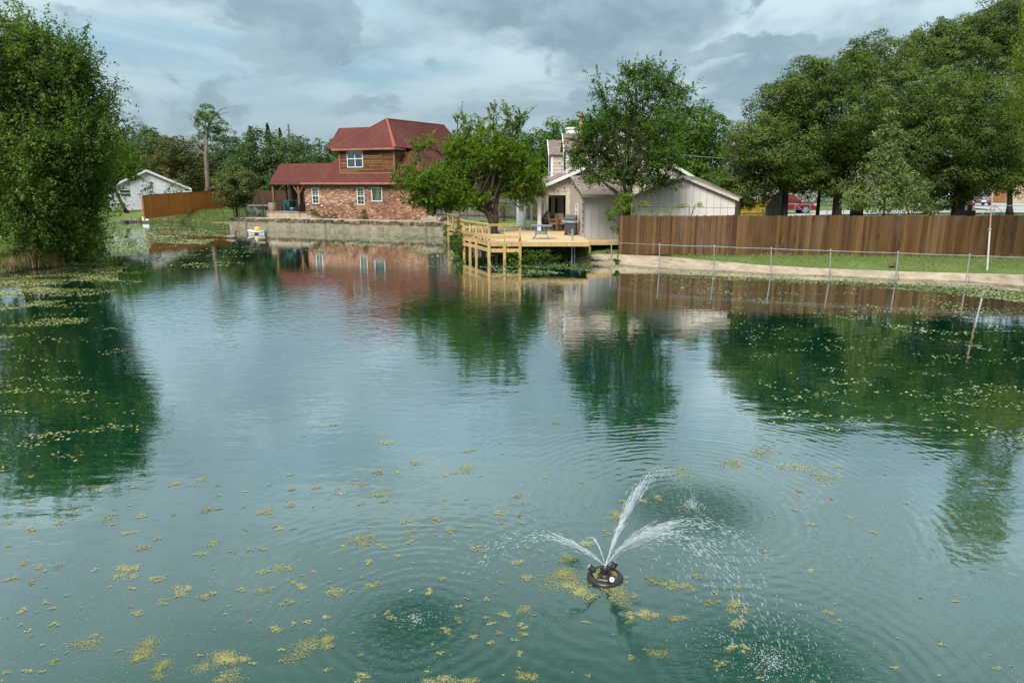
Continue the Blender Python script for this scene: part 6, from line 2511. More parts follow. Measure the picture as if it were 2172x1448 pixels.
# tall tree by the shed
Y = 37.6
tb_ = at(1328, 457, Y)
tall_bl = [(1355, 190, 52, 48), (1345, 148, 38, 18, 0, .8), (1395, 165, 42, 30, 0, .9), (1428, 192, 36, 22, 0, .8), (1455, 190, 22, 10, 0, .6), (1420, 225, 40, 30), (1275, 190, 14, 28, 0, .6), (1262, 165, 9, 14, 0, .5), (1290, 225, 30, 26, 0, .8),
           (1262, 262, 36, 30), (1335, 262, 62, 48), (1405, 268, 46, 36), (1440, 262, 26, 20, 0, .7), (1258, 315, 46, 26), (1225, 330, 30, 16, 0, .8), (1340, 335, 78, 44), (1412, 330, 44, 36), (1290, 370, 55, 26), (1375, 378, 52, 26), (1240, 292, 36, 22, 0, .9), (1228, 345, 32, 16, 0, .8), (1455, 235, 26, 16, 0, .7), (1255, 378, 28, 14, 0, .7), (1420, 378, 30, 20, 0, .7)]
tt_ = tree('tall_tree', 'tall upright dark green tree with fine layered branches beside the shed', tb_[:2], at(1335, 395, Y),
           px_blobs(tall_bl, Y, .9, 9, .85), 'leaf_mid', .17, .36, .40, 40, .105, twigs=3, zb=.45, spray=1.2, fill=32, lr=.34)
mb = MB()
for (dx, top_, r_) in ((.28, (1370, 210), .10), (-.12, (1300, 275), .07), (.1, (1345, 180), .10)):
    mb.tube(curve_pts((tb_[0] + dx * .5, tb_[1], 1.8), at(*top_, Y), .05, 7), [r_ * .62 * (1 - .8 * k / 6) for k in range(7)], 6)
mb.build('stem', M['bark'], tt_, smooth=True)
tree('sapling', 'yellow green sapling in front of the grey lean-to at the fence end', at(1326, 455, 36.9)[:2], at(1328, 430, 36.9),
     px_blobs([(1330, 415, 12, 14, 0, .8), (1318, 438, 14, 16, 0, .7), (1300, 456, 16, 11, 0, .6), (1308, 480, 12, 12, 0, .6), (1334, 440, 8, 14, 0, .6)], 36.9, 1, 10), 'leaf_bright', .05, .24, .2, 26, .10, twigs=2, zb=.48)
for (px_, y0, lab) in ((1347, 430, 'feathery young sumac showing over the fence at the left of the shed wall'), (1415, 440, 'feathery sumac frond before the middle of the shed wall'), (1462, 436, 'feathery sumac frond before the right half of the shed wall'), (1385, 448, 'lowest feathery sprig just above the fence before the shed')):
    Yq = 36.9
    t0 = at(px_, 470, Yq)
    root = thing('sumac_shoot', (t0[0], t0[1], .5), lab, 'shrub', 'feathery shoots behind the fence')
    tp2 = at(px_ + 6, y0, Yq)
    mb = MB()
    pos, nrm = [], []
    for d in (-1, 1, 1) if y0 < 445 else (-1, 1):
        pp_ = [np.array((t0[0], t0[1], .5)), np.array((t0[0], t0[1], 2.2)), np.array(tp2) + np.array([d * .15, R.uniform(-.1, .1), 0.0]), np.array(tp2) + np.array([d * R.uniform(.5, .8), R.uniform(-.2, .2), -.12 + .25 * R.random()])]
        mb.tube([tuple(q) for q in pp_], [.018, .015, .01, .004], 4)
        for k in range(26):
            t_ = k / 26
            q = pp_[1] * 0 + (pp_[2] * (1 - t_) + pp_[3] * t_) if k > 8 else pp_[1] * (1 - k / 8) + pp_[2] * (k / 8)
            for s in (-1, 1):
                pos.append(q + np.array([R.uniform(-.03, .03), s * .05, s * .06]))
                nrm.append((R.uniform(-.3, .3), -.5, .8))
    mb.build('stem', M['bark'], root)
    leaf_obj('foliage', np.array(pos), unit(np.array(nrm)), .13 * RS.uniform(.7, 1.2, len(pos)), RS.uniform(.3, .9, len(pos)), M['leaf_bright'], root, aspect=.35)

# oaks behind the brown fence
oaks = [
    (1663, 42.0, .26, [(1565, 368, 38, 44), (1600, 300, 48, 52), (1645, 232, 42, 44), (1690, 215, 44, 44), (1655, 320, 72, 62), (1590, 405, 48, 30), (1552, 412, 34, 30), (1670, 375, 55, 28), (1615, 222, 20, 24, 0, .7), (1548, 395, 22, 24)], 'oak nearest the shed with one straight dark trunk beside the red car'),
    (1774, 43.0, .36, [(1735, 195, 62, 50), (1790, 165, 52, 44), (1775, 265, 82, 72), (1722, 330, 62, 55), (1745, 385, 58, 26), (1715, 150, 24, 22, 0, .8), (1812, 330, 56, 50)], 'wide crowned oak with flared black trunk left of the pale young tree'),
    (1822, 46.0, .5, [(1858, 140, 62, 50), (1890, 215, 72, 62), (1850, 300, 66, 60), (1830, 105, 18, 16, 0, .6), (1900, 300, 60, 60)], 'large oak directly behind the pale young tree'),
    (2036, 40.5, .42, [(2005, 222, 76, 60), (2066, 290, 76, 62), (1972, 325, 66, 58), (2098, 235, 66, 60), (2085, 365, 62, 38), (2000, 400, 50, 38), (2130, 335, 50, 52), (1940, 260, 40, 44)], 'biggest rounded oak with very thick trunk at the right'),
    (2052, 52.0, .4, [(1985, 95, 52, 36), (2050, 85, 58, 40), (2115, 62, 52, 46), (2165, 90, 50, 70), (2055, 145, 80, 50), (1935, 125, 42, 40), (2090, 30, 26, 18, 0, .7), (2150, 30, 24, 20, 0, .7), (1985, 58, 16, 14, 0, .6)], 'tallest lighter green oak standing highest at the right behind the others'),
    (2230, 41.0, .4, [(2215, 220, 70, 90), (2240, 330, 70, 70), (2190, 290, 36, 60), (2290, 250, 80, 100)], 'oak mostly cut off by the right picture edge'),
    (1738, 44.5, .15, [(1690, 270, 40, 50), (1700, 190, 30, 30, 0, .8), (1700, 350, 44, 40), (1705, 382, 34, 18)], 'thin stemmed oak between the first and the flared trunk'),
]
for (px_, Y, r_, bl, lab) in oaks:
    tree('oak_tree', lab, base_at(px_, Y), at(px_ + 4, 385, Y), px_blobs(bl, Y, 1, px_, 1.0), 'leaf_oak', r_, .66, .60, 105, .125, group=GO, twigs=3, aspect=.6, fill=60, align=1.8, lr=.36, shell=.78, fr=.76)
mb = MB()
b = base_at(1742, 43.6)
b2 = base_at(1732, 43.4)
for q, lab, r_ in ((b2, 'thinnest bare dark trunk between the oak trunks', .11), ):
    pass
Y = 38.3
tree('young_tree', 'pale green pyramidal young tree right behind the brown fence', base_at(1880, Y), at(1882, 330, Y),
     px_blobs([(1888, 258, 16, 24, 0, .8), (1884, 295, 28, 26, 0, .8), (1882, 335, 42, 30, 0, .9), (1880, 375, 58, 32, 0, .9), (1868, 418, 76, 30), (1930, 400, 40, 28, 0, .8), (1955, 432, 44, 20, 0, .8), (1815, 425, 30, 22, 0, .8)], Y, 1, 12, .9),
     'leaf_pale', .07, .40, .34, 26, .13, twigs=3, zb=.5, fill=4, shell=.35)
Y = 43
tree('hanging_foliage_tree', 'small dark leaved tree drooping over the fence left of the thickest trunk', base_at(1975, Y), at(1980, 400, Y),
     px_blobs([(1975, 400, 40, 26), (2010, 420, 28, 24, 0, .7), (1965, 432, 26, 18, 0, .7), (2040, 405, 30, 20, 0, .8)], Y, 1, 13), 'leaf_mid', .08, .4, .34, 30, .13, twigs=3)
Y = 62
tree('street_tree', 'slim street tree with thin trunk in front of the pink house', base_at(2142, Y), at(2143, 390, Y),
     px_blobs([(2135, 372, 40, 24), (2160, 402, 22, 18, 0, .7), (2110, 392, 22, 16, 0, .7), (2165, 360, 30, 30)], Y, 1, 14), 'leaf_mid', .26, .55, .45, 32, .17, twigs=3)
Y = 31.0
tree('willow_branch_tree', 'yellow green tree just entering at the right picture edge', base_at(2275, Y), at(2270, 300, Y),
     px_blobs([(2178, 160, 24, 42, 0, .8), (2172, 205, 22, 34, 0, .7), (2235, 190, 50, 90), (2192, 120, 24, 30, 0, .7), (2245, 60, 62, 90), (2265, -60, 60, 80), (2225, 290, 40, 50)], Y, 1, 15), 'leaf_yellow', .12, .42, .4, 34, .12, twigs=3, hang=.4, aspect=.35)
# hedge and bushes across the street
for k, (px_, w_, Y, lab) in enumerate(((1716, 5.0, 88, 'clipped dark hedge across the street right of the red car'), (1800, 5.0, 90, 'clipped dark hedge across the street behind the flared oak trunk'))):
    c = at(px_, 440, Y)
    z = hgt(c[0], c[1])
    shrub('hedge', lab, (c[0], c[1], z), (w_, .9, 1.4), 'leaf_far', 2600, .22, None, 'hedge', stems=False)
# far wood closing the horizon
pos, nrm, tt = [], [], []
for (x0, x1, Yc, n) in ((-170, 175, 150, 1500),):
    cc = []
    for k in range(n):
        x = R.uniform(x0, x1)
        hgt_top = 7.5 + 4.0 * fbm(np.array([x * .06 + 50]), np.array([3.0]), 2)[0] - 1.0
        cc.append((x, Yc + R.uniform(-9, 9), R.uniform(1, hgt_top)))
    cc = np.array(cc)
    k = np.repeat(np.arange(n), 26)
    d = unit(RS.normal(size=(len(k), 3)) + np.array([0, -.3, .4]))
    pos = cc[k] + d * RS.uniform(.8, 2.0, len(k))[:, None]
    nrm = unit(d + RS.normal(size=d.shape) * .5)
    tt = RS.normal(.45, .12, n)[k] + RS.normal(0, .12, len(k))
o_ = leaf_obj('far_woods', pos, nrm, .85 * RS.uniform(.6, 1.3, len(pos)), tt, M['leaf_far'])
o_['kind'] = 'stuff'
o_['label'] = 'far dark woods closing the horizon behind all houses'

# ------------------------------------------------------------------ small plants on the banks
def clump(name, label, px_, py_, r, mat, n, leaf, group=None, z=None, dy=0.0):
    c = gr(px_, py_, 0.0 if z is None else z)
    zz = hgt(c[0], c[1] + dy) if z is None else z
    return shrub(name, label, (c[0], c[1] + dy, max(zz, 0.0)), r, mat, n, leaf, group)


clump('bank_shrub', 'bright fern like shrub under the front corner of the deck', 1105, 556, (.75, .5, .58), 'leaf_bright', 2600, .11)
clump('bank_shrub', 'low olive shrub on the bank below the deck front edge', 1150, 556, (.85, .5, .50), 'leaf_mid', 2200, .10)
clump('bank_shrub', 'brownish low growth on the bank left of the tall steel post', 1190, 554, (.75, .5, .45), 'leaf_brownish', 2000, .10, dy=.3)
clump('bank_shrub', 'dense green bush at the water below the deck railing curve', 980, 542, (.55, .6, 1.05), 'leaf_mid', 2800, .11, z=0.0, dy=.6)
clump('bank_shrub', 'smaller green bush between retaining wall end and deck', 958, 506, (.75, .6, .8), 'leaf_mid', 1800, .12, z=0.0, dy=.5)
clump('bank_shrub', 'bushy green grass clump above the wall right of the brick house', 938, 465, (1.0, .6, .75), 'leaf_bright', 1600, .13, z=1.06, dy=.2)
for (px_, h_, lab) in ((664, .75, 'tall weed by the stone steps at the brick wall'), (680, .4, 'low weeds below the left brick house window'), (702, .35, 'small weeds at the foot of the brick wall left part'), (771, .7, 'bushy weed below the middle brick house window')):
    u, _ = HF.px(px_, 460, -.35)
    shrub('wall_weed', lab, HF.P(u, -.35, 1.06), (.28 if h_ > .5 else .5, .22, h_), 'leaf_mid', 420, .10, 'weeds along the brick wall')
c = gr(1306, 556, .28)
shrub('bank_weed', 'small weed growing in the concrete bank near its left end', (c[0] + .1, c[1] + .1, .25), (.2, .15, .3), 'leaf_mid', 260, .07)
for (px_, py_, s, lab) in ((1128, 425, 1.1, 'ivy clump climbing the grey fence behind the white posts'), (1070, 432, .5, 'hanging vine on the grey fence right of the deck tree'), (1140, 445, .9, 'leafy vine at the right end of the grey fence')):
    c = at(px_, py_, 58.6 + (px_ - 1070) * .012)
    z0 = hgt(c[0], c[1])
    shrub('climbing_vine', lab, (c[0], c[1], z0), (s, .35, 2.2), 'leaf_mid', 1100, .13, 'vines on the grey board fence', 'vine', blobs=[((c[0], c[1], c[2]), (s, .35, 1.0), 1.0)], stems=True)

# dry grass tufts on the left spit
for (px_, py_, n, h_, w_, lab) in ((68, 563, 420, 1.0, .38, 'largest pale dry grass tuft on the left bank'), (120, 560, 260, .8, .25, 'narrow straw coloured tuft right of the largest dry grass'), (20, 572, 260, .75, .35, 'dry grass tuft at the left picture edge')):
    c = gr(px_, py_, .15)
    root = thing('dry_grass_tuft', (c[0], c[1], .1), lab, 'grass tuft', 'dry grass tufts on the left bank')
    q = np.column_stack([c[0] + RS.normal(0, w_ * .55, n), c[1] + RS.normal(0, .2, n), np.full(n, .06)])
    blade_obj('blades', q, h_ * RS.uniform(.5, 1.1, n), RS.uniform(.014, .026, n), np.abs(RS.normal(.28, .15, n)), RS.beta(3, 1.6, n), M['dry_grass'], root)


def grass(name, label, region, n, h0, h1, w, mat='blade', tint=(.45, .2)):
    """scatter short blades over a ground polygon"""
    reg = np.array(region)
    lo, hi = reg.min(0), reg.max(0)
    pts_ = RS.uniform(lo, hi, (n * 3, 2))
    ins = np.zeros(len(pts_), bool)
    for k in range(len(reg)):
        a, b = reg[k], reg[(k + 1) % len(reg)]
        c_ = ((a[1] > pts_[:, 1]) != (b[1] > pts_[:, 1]))
        with np.errstate(divide='ignore', invalid='ignore'):
            xi = (b[0] - a[0]) * (pts_[:, 1] - a[1]) / (b[1] - a[1]) + a[0]
        ins ^= c_ & (pts_[:, 0] < xi)
    pts_ = pts_[ins][:n]
    z = height(pts_[:, 0], pts_[:, 1])
    ok = z > 0.02
    pts_, z = pts_[ok], z[ok]
    m = len(pts_)
    patch = fbm(pts_[:, 0] * .6 + 30, pts_[:, 1] * .6 + 30, 9)
    o2 = blade_obj(name, np.column_stack([pts_, z - .01]), RS.uniform(h0, h1, m) * (.6 + .8 * patch), RS.uniform(.6, 1.3, m) * w, np.abs(RS.normal(.35, .25, m)), RS.normal(*tint, m) + (patch - .5) * .7, M[mat])
    o2['kind'] = 'stuff'
    o2['label'] = label
    return o2


yard = [tuple(t_[:2] + np.array([0, .25])) for t_ in Tp] + [(46, 33.5), (33, 34.1), (5.6, 36.4), (5.2, 38.5), (4.2, 38.3)]
grass('lawn_grass', 'short mown grass between concrete bank and brown fence', yard, 85000, .04, .085, .016)
grass('bank_grass', 'rough grass along the foot of the brown fence', [(5.7, 36.0), (33, 33.7), (33, 34.15), (5.7, 36.42)], 5000, .08, .2, .018, 'blade', (.6, .25))
spit = [gr(*q)[:2] for q in ((0, 588), (85, 576), (130, 562), (192, 545), (206, 525))] + [(-22, 44), (-34, 40), (-34, 30)]
grass('bank_grass', 'tall fresh grass on the left bank under the trees', spit, 22000, .15, .5, .022, 'blade', (.5, .22))
fresh = [gr(*q)[:2] for q in ((0, 587), (85, 575), (128, 561), (100, 552), (0, 556))]
grass('bank_grass', 'fresh yellow green grass on the tip of the left bank', fresh, 16000, .08, .28, .02, 'blade', (.72, .16))
bank = [gr(*q)[:2] for q in ((440, 475.5), (395, 473), (345, 470.5), (300, 471), (262, 472), (235, 476))]
bank = [(x, y - .2) for x, y in bank] + [(-42, 88), (-30, 88), (-26, 72)]
grass('bank_grass', 'bright lawn grass on the far left bank', bank, 30000, .10, .32, .045, 'blade', (.42, .2))
grass('bank_grass', 'rough tufts on the bank beside the deck', [gr(1075, 556)[:2], gr(1209, 555)[:2], (5.5, 38.4), (5.2, 36.7), (3.5, 36.6), (-.2, 38.5)], 9000, .08, .30, .02, 'blade', (.6, .25))
# sedges standing in the water under the deck corner
c = gr(1052, 553)
sg = thing('water_sedge', (c[0], c[1], 0), 'few thin sedge stalks standing in the water under the deck corner', 'plant')
q = np.column_stack([c[0] + RS.normal(0, .12, 14), c[1] + RS.normal(0, .08, 14), np.full(14, -.05)])
blade_obj('blades', q, RS.uniform(.3, .6, 14), RS.uniform(.02, .03, 14), np.abs(RS.normal(.4, .2, 14)), RS.uniform(.5, 1, 14), M['blade'], sg)

# ------------------------------------------------------------------ floating algae
def flat_leaves(name, label, pos, size, tint, mat, tilt=.12):
    n = len(pos)
    nrm = unit(np.column_stack([RS.normal(0, tilt, n), RS.normal(0, tilt, n), np.ones(n)]))
    o2 = leaf_obj(name, pos, nrm, size, tint, M[mat], aspect=.8, fold=.0)
    o2['kind'] = 'stuff'
    o2['label'] = label
    return o2


def in_poly(px_, py_, reg):
    reg = np.array(reg, float)
    ins = np.zeros(len(px_), bool)
    for k in range(len(reg)):
        a, b = reg[k], reg[(k + 1) % len(reg)]
        c_ = ((a[1] > py_) != (b[1] > py_))
        with np.errstate(divide='ignore', invalid='ignore'):
            xi = (b[0] - a[0]) * (py_ - a[1]) / (b[1] - a[1]) + a[0]
        ins ^= c_ & (px_ < xi)
    return ins


def gr_np(px_, py_):
    x = (px_ - 1086) / FPX
    y = (724 - py_) / FPX
    dy, dz = CP + y * SP, -SP + y * CP
    k = -CAMH / dz
    return x * k, dy * k


def mat_region(reg, n, thr, fs, size, seed, stretch=(1, 1), soft=.06):
    """accept points of a shore region where a patchy world-space field is high"""
    reg = np.array(reg, float)
    lo, hi = reg.min(0), reg.max(0)
    px_ = RS.uniform(lo[0], hi[0], n)
    py_ = RS.uniform(lo[1], hi[1], n)
    k = in_poly(px_, py_, reg)
    px_, py_ = px_[k], py_[k]
    x, y = gr_np(px_, py_)
    f = fbm(x * fs * stretch[0] + 60, y * fs * stretch[1] + 60, seed, 5)
    f = f + RS.normal(0, soft, len(f))
    ok = (f > thr) & (signed_dist(x, y) < 0.05)
    x, y = x[ok], y[ok]
    z = RS.uniform(.004, .012, len(x))
    s = size * RS.uniform(.5, 1.4, len(x))
    return np.column_stack([x, y, z]), s


P_, S_ = [], []
# right bank mat: thick next to the concrete, thinner streaks farther out
for reg, n, thr, fs, sz, st in (([(1080, 555), (1209, 555), (1300, 562), (1398, 570), (1635, 582), (1905, 594), (2172, 610), (2330, 632), (2330, 672), (2172, 642), (2000, 622), (1800, 606), (1600, 597), (1400, 586), (1290, 579), (1180, 570), (1090, 566)], 80000, .40, .8, .075, (.8, 1.1)),
                                ([(1250, 575), (2172, 625), (2400, 650), (2400, 790), (2172, 760), (1900, 700), (1600, 640), (1330, 600)], 22000, .61, 1.2, .07, (.7, 1.3)),
                                ([(1330, 600), (2172, 690), (2400, 710), (2400, 990), (2172, 960), (1640, 900), (1570, 700)], 15000, .64, 1.6, .055, (.6, 1.4))):
    p, s = mat_region(reg, n, thr, fs, sz, 21, st)
    P_.append(p)
    S_.append(s)
p, s = np.vstack(P_), np.concatenate(S_)
flat_leaves('floating_algae', 'pale green algae mat floating along the right concrete bank', p, s, .5 + (fbm(p[:, 0] * .9, p[:, 1] * .9, 4) - .5) * 1.5 + RS.normal(0, .15, len(p)), 'algae_far')
P_, S_ = [], []
for reg, n, thr, fs, sz, st in (([(0, 588), (90, 577), (140, 562), (215, 540), (300, 545), (250, 580), (250, 610), (130, 640), (0, 660)], 40000, .50, .55, .065, (.7, 1.6)),
                                ([(0, 600), (330, 545), (300, 600), (210, 650), (180, 690), (0, 720)], 20000, .60, .6, .06, (.6, 1.9)),
                                ([(0, 680), (300, 620), (290, 980), (0, 1040)], 8000, .655, 1.7, .05, (.6, 1.4))):
    p, s = mat_region(reg, n, thr, fs, sz, 33, st)
    P_.append(p)
    S_.append(s)
p, s = np.vstack(P_), np.concatenate(S_)
flat_leaves('floating_algae', 'olive algae mats floating off the left grassy bank', p, s, .5 + (fbm(p[:, 0] * .9, p[:, 1] * .9, 4) - .5) * 1.3 + RS.normal(0, .15, len(p)), 'algae_olive')
P_, S_ = [], []
for reg, n, thr, fs, sz, st in (([(225, 484), (300, 478), (430, 485), (480, 500), (430, 520), (330, 515), (300, 545), (225, 545), (205, 520)], 30000, .51, .35, .10, (.6, 1.2)),
                                ([(300, 500), (520, 495), (560, 520), (520, 560), (300, 580)], 6000, .64, .5, .12, (.5, 1.6)),
                                ([(780, 497), (948, 503), (968, 520), (975, 545), (930, 545), (830, 530), (760, 525), (700, 500)], 18000, .53, .45, .11, (.6, 1.3)),
                                ([(560, 495), (1000, 505), (1000, 570), (800, 560), (640, 540)], 6000, .65, .5, .11, (.5, 1.7)),
                                ([(1000, 560), (1090, 560), (1200, 580), (1050, 590)], 3000, .50, .9, .09, (.6, 1.3))):
    p, s = mat_region(reg, n, thr, fs, sz, 45, st)
    P_.append(p)
    S_.append(s)
p, s = np.vstack(P_), np.concatenate(S_)
flat_leaves('floating_algae', 'pale green algae patches floating before the far bank and wall', p, s, .55 + (fbm(p[:, 0] * .5, p[:, 1] * .5, 4) - .5) * 1.2 + RS.normal(0, .15, len(p)), 'algae_far')

# duckweed clusters in open water near the viewer
cl = [(250, 1222, 34), (330, 1232, 14), (300, 1160, 14), (375, 1255, 22), (440, 1080, 14), (455, 1258, 18), (190, 1364, 24), (300, 1380, 40), (335, 1435, 34), (430, 1415, 40), (490, 1400, 30), (590, 1210, 18), (640, 1245, 16), (600, 1280, 14), (710, 1255, 18),
      (760, 1145, 30), (800, 1235, 16), (640, 1385, 34), (690, 1360, 24), (585, 1335, 14), (270, 1130, 12), (120, 1200, 10), (500, 1440, 26), (360, 1030, 12), (560, 1085, 18), (930, 1105, 14), (990, 1000, 20), (1000, 955, 12), (910, 1250, 14), (1060, 1085, 12),
      (1190, 1190, 20), (1310, 1090, 20), (1240, 1150, 14), (1340, 1065, 14), (1400, 1060, 16), (1440, 1000, 20), (1530, 985, 24), (1390, 1235, 14), (1380, 1230, 16), (1430, 1240, 22), (1470, 1250, 18), (1510, 1280, 16), (1390, 1305, 20), (1450, 1310, 16), (1480, 1225, 12),
      (1330, 1285, 26), (1335, 1300, 20), (1550, 1295, 30), (1560, 1320, 20), (1530, 1405, 14), (1560, 1370, 18), (1410, 1385, 20), (1620, 960, 22), (1690, 990, 24), (1740, 1010, 26), (1110, 1290, 18), (1090, 1190, 12), (940, 1440, 26), (1000, 1443, 16), (1130, 1440, 20), (1760, 1300, 12), (880, 985, 12), (820, 940, 14), (1280, 1130, 10), (1100, 1050, 10),
      (1260, 1235, 34), (1210, 1230, 40), (1230, 1250, 32), (1280, 1250, 26), (1190, 1222, 26), (1255, 1265, 18), (1315, 1230, 16), (780, 1050, 18), (620, 1072, 10)]
for k in range(300):
    if R.random() < .6:
        cl.append((R.uniform(0, 1150), R.uniform(1000, 1448), R.choice([4, 6, 8, 12])))
    else:
        cl.append((R.uniform(600, 2172), R.uniform(880, 1448), R.choice([3, 5, 8])))
pos, tt = [], []
for (px_, py_, r_) in cl:
    c = np.array(gr(px_, py_))
    s = r_ * c[1] / FPX * 1.1
    n = max(6, int(r_ ** 1.7 * 3.0))
    a = R.uniform(0, 3.14)
    # a few lobes strung along a crooked line
    lob = [c[:2]]
    for q in range(R.choice([2, 3, 4, 5])):
        d = R.uniform(0, 6.28)
        lob.append(lob[-1] * .5 + c[:2] * .5 + np.array([math.cos(d) * 1.25, math.sin(d)]) * s * .75)
    lob = np.array(lob)
    k = RS.integers(0, len(lob), n)
    pp_ = lob[k] + RS.normal(0, s * R.choice([.20, .26, .36]), (n, 2)) * np.array([1.1, .9])
    pos.append(np.column_stack([pp_, RS.uniform(.003, .008, n)]))
    tt.append(np.full(n, R.gauss(.5, .15)) + RS.normal(0, .2, n))
n = 10000
px_, py_ = RS.uniform(0, 2172, n), 840 + 620 * RS.uniform(0, 1, n) ** .7
x, y = gr_np(px_, py_)
ok = fbm(x * .5 + 20, y * .5 + 20, 8) > .47
pos.append(np.column_stack([x, y, np.full(n, .004)])[ok])
tt.append(RS.normal(.6, .2, ok.sum()))
p, tt = np.vstack(pos), np.concatenate(tt)
d = np.hypot(p[:, 0] - NOZ[0], p[:, 1] - (NOZ[1] - .02))
p, tt = p[d > .13], tt[d > .13]
flat_leaves('floating_duckweed', 'scattered yellow duckweed clusters floating on the open water', p, RS.uniform(.005, .0125, len(p)) * np.clip(p[:, 1] / 7, .8, 1.8), tt, 'algae_near', .2)

# ------------------------------------------------------------------ floating fountain
FC = gr(1283, 1226)
ft = thing('floating_fountain', (FC[0], FC[1], 0), 'black round floating pond fountain with small spotlights spraying water jets', 'fountain')
mb = MB()
n = 30
prof = [(.115, .010), (.135, -.02), (.165, -.03), (.192, .000), (.196, .022), (.180, .042), (.148, .047), (.120, .036)]
i0 = 0
for j in range(n):
    a = 2 * math.pi * j / n
    for (r_, z) in prof:
        mb.v.append((FC[0] + r_ * math.cos(a), FC[1] + r_ * math.sin(a), z))
m_ = len(prof)
for j in range(n):
    q = (j + 1) % n
    for k in range(m_):
        k2 = (k + 1) % m_
        mb.f.append((j * m_ + k, q * m_ + k, q * m_ + k2, j * m_ + k2))
        mb.m.append(0)
mb.build('float_ring', M['float_black'], ft, smooth=True)
mb = MB()
mb.lathe((FC[0], FC[1], 0), [(.09, -.05), (.095, .03), (.06, .045), (.042, .06), (.042, .10), (.052, .105), (.052, .14), (.045, .145), (.03, .146), (.028, .12)], 16)
mb.build('nozzle', M['float_black'], ft, smooth=False)
for k in range(3):
    mb = MB()
    a = k * 2.1 + .4
    mb.box(Frame((FC[0], FC[1]), math.degrees(a)), .04, .12, -.015, .015, .03, .05)
    mb.build('spoke', M['float_black'], ft)
for (ang, el) in ((158, .5), (45, .7), (285, .35)):
    a = math.radians(ang)
    d = np.array([math.cos(a), math.sin(a)])
    c = np.array([FC[0], FC[1], .085]) + np.array([*(d * .15), 0])
    ax = np.array([d[0] * math.cos(el), d[1] * math.cos(el), math.sin(el)])
    mb = MB()
    mb.tube([c - ax * .045, c - ax * .03, c + ax * .02, c + ax * .022, c + ax * .036], [.022, .030, .032, .036, .036], 14)
    sp = mb.build('spotlight', M['float_black'], ft, smooth=False)
    mb = MB()
    mb.tube([c + ax * .0365, c + ax * .040, c + ax * .044], [.030, .028, .010], 14)
    mb.build('lens', M['lens'], sp)
    mb = MB()
    mb.tube([(c[0], c[1], .05), tuple(c - ax * .02)], .012, 6)
    mb.build('bracket', M['float_black'], sp)
# weed sitting on the float
n = 900
a, r_ = RS.uniform(0, 6.28, n), .06 + .07 * np.sqrt(RS.uniform(0, 1, n))
p = np.column_stack([FC[0] + r_ * np.cos(a), FC[1] + r_ * np.sin(a), .030 + .016 * (r_ - .06) / .07])
nn = unit(RS.normal(size=(n, 3)) * .3 + np.array([0, 0, 1]))
o_ = leaf_obj('duckweed', p, nn, RS.uniform(.01, .02, n), RS.normal(.35, .2, n), M['algae_near'], ft, aspect=.8, fold=0)
o_['kind'] = 'stuff'


def water_drop_mat():
    m, n = newmat('spray')
    g = n.n('ShaderNodeBsdfGlossy', Roughness=0.15)
    g.inputs[0].default_value = (1, 1, 1, 1)
    d = n.n('ShaderNodeBsdfDiffuse')
    d.inputs[0].default_value = (.86, .9, .92, 1)
    tr_ = n.n('ShaderNodeBsdfTranslucent')
    tr_.inputs[0].default_value = (.86, .9, .92, 1)
    ms = n.n('ShaderNodeMixShader', i0=.45)
    n.l(d, ms, 1)
    n.l(tr_, ms, 2)
    ms2 = n.n('ShaderNodeMixShader', i0=.15)
    n.l(ms, ms2, 1)
    n.l(g, ms2, 2)
    t = n.n('ShaderNodeBsdfTransparent')
    ms3 = n.n('ShaderNodeMixShader', i0=.25)
    n.l(ms2, ms3, 1)
    n.l(t, ms3, 2)
    out(n, ms3)
    return m


M['spray'] = water_drop_mat()


def droplets(name, P0, D, L, W, parent):
    """elongated drops as small eight sided spindles"""
    n = len(P0)
    D = unit(D)
    a = unit(np.cross(D, np.tile([0.3, .2, 1.0], (n, 1))))
    b = np.cross(D, a)
    v = np.empty((n, 6, 3))
    h = (L * .5)[:, None]
    w = (W * .5)[:, None]
    v[:, 0] = P0 - D * h
    v[:, 1] = P0 + a * w
    v[:, 2] = P0 + b * w
    v[:, 3] = P0 - a * w
    v[:, 4] = P0 - b * w
    v[:, 5] = P0 + D * h
    f = np.array([(0, 2, 1), (0, 3, 2), (0, 4, 3), (0, 1, 4), (5, 1, 2), (5, 2, 3), (5, 3, 4), (5, 4, 1)])
    F_ = (np.arange(n)[:, None, None] * 6 + f[None]).reshape(-1, 3)
    me = bpy.data.meshes.new(name)
    og = ORG[parent.name]
    fill_mesh(me, v.reshape(-1, 3) - np.array(og), F_)
    me.materials.append(M['spray'])
    o2 = bpy.data.objects.new(name, me)
    COL.objects.link(o2)
    o2.parent = parent
    o2['kind'] = 'stuff'
    return o2


NZ = np.array([FC[0], FC[1], .145])


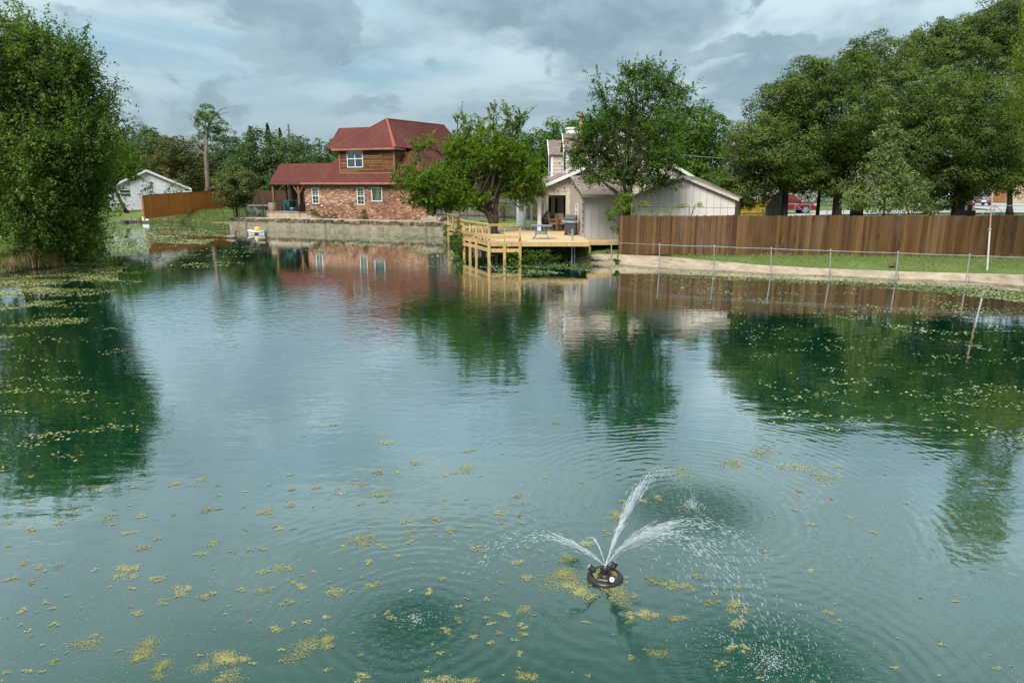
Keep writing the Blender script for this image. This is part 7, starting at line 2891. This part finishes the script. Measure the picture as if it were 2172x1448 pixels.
def jet(target, apex, spread0, spread1, n, tmax=1.0, lo=0.0, wide=.006, tail=1.6):
    """ballistic stream from the nozzle to a landing point, breaking into drops"""
    T = np.array([target[0], target[1], 0.0])
    t = lo + (tmax - lo) * RS.uniform(0, 1, n) ** tail
    jt_ = RS.normal(0, 1, (n, 2))
    Tn = T[None, :] + np.column_stack([jt_ * spread1, np.zeros(n)])
    ap = apex * (1 + RS.normal(0, .035 * spread1 / .2, n))
    pos = NZ[None] * (1 - t)[:, None] + Tn * t[:, None]
    pos[:, 2] = .145 * (1 - t) + 4 * ap * t * (1 - t)
    pos[:, :2] += RS.normal(0, 1, (n, 2)) * (spread0 * (.15 + t))[:, None]
    vel = Tn - NZ[None]
    vel[:, 2] = -.145 + 4 * ap * (1 - 2 * t)
    ln = np.where(t < .35, RS.uniform(.06, .16, n), RS.uniform(.025, .075, n))
    wd = wide * RS.uniform(.5, 1.2, n)
    k = pos[:, 2] > .005
    return pos[k], vel[k], ln[k], wd[k]


js = [jet(S1, .80, .008, .12, 1500, 1.0, 0, .0048, 2.4), jet((S2[0] + .1, S2[1]), .78, .010, .20, 1300, 1.0, 0, .0046, 2.0), jet((2.9, 6.0), .74, .010, .14, 800, .8, 0, .0046, 2.0),
      jet((1.95, 5.6), .62, .014, .30, 130, 1.0, 0.1, .004, 1.1), jet((S3[0] + .3, S3[1] + .6), .46, .009, .14, 420, .9, 0, .005, 2.4), jet((S4[0] + .05, S4[1] + .1), .30, .003, .02, 110, .8, 0, .0035, 1.5)]
def stream(target, apex, strands, spread, tmax, r0):
    # the unbroken part of a jet: a bundle of thin wavering strands
    T = np.array([target[0], target[1], 0.0])
    mb = MB()
    for q in range(strands):
        Tn = T + np.array([*(RS.normal(0, spread, 2)), 0])
        ap = apex * (1 + RS.normal(0, .04))
        tm = tmax * R.uniform(.45, 1.0)
        pts = []
        ph = R.uniform(0, 6)
        for k in range(15):
            t = tm * k / 14
            p = NZ * (1 - t) + Tn * t
            p[2] = .145 * (1 - t) + 4 * ap * t * (1 - t)
            w = .006 * t
            pts.append(p + np.array([math.sin(ph + k * 1.7) * w, math.cos(ph + k * 1.3) * w, math.sin(ph * 2 + k) * w]))
        rd = r0 * R.uniform(.5, 1.1)
        mb.tube(pts, [rd * (1 - .75 * k / 14) for k in range(15)], 5)
    o2 = mb.build('water_jet', M['spray'], ft, kind='stuff', smooth=True)
    return o2


stream(S1, .80, 16, .07, .50, .0034)
stream((S2[0] + .1, S2[1]), .78, 18, .20, .42, .0036)
stream((2.9, 6.0), .74, 10, .15, .42, .0034)
stream((S3[0] + .3, S3[1] + .6), .46, 8, .08, .40, .0028)
stream((S4[0] + .05, S4[1] + .1), .30, 2, .01, .5, .002)
jp = [np.concatenate([j[k] for j in js]) for k in range(4)]
droplets('water_jet', jp[0], jp[1], jp[2], jp[3], ft)
# splashes where the jets land
sp = []
for (c, r_, h_, n) in ((S1, .10, .10, 420), (S2, .20, .08, 480), (S3, .10, .05, 160), ((1.95, 5.6), .25, .04, 100), ((2.7, 5.7), .25, .04, 80)):
    a = RS.uniform(0, 6.28, n)
    rr = np.abs(RS.normal(0, r_, n))
    hh = np.abs(RS.normal(0, 1, n)) * h_ * np.exp(-rr / r_)
    sp.append(np.column_stack([c[0] + rr * np.cos(a) * 1.3, c[1] + rr * np.sin(a), hh + .004]))
sp = np.vstack(sp)
droplets('splash', sp, RS.normal(size=sp.shape) + np.array([0, 0, .8]), RS.uniform(.006, .026, len(sp)), RS.uniform(.003, .007, len(sp)), ft)
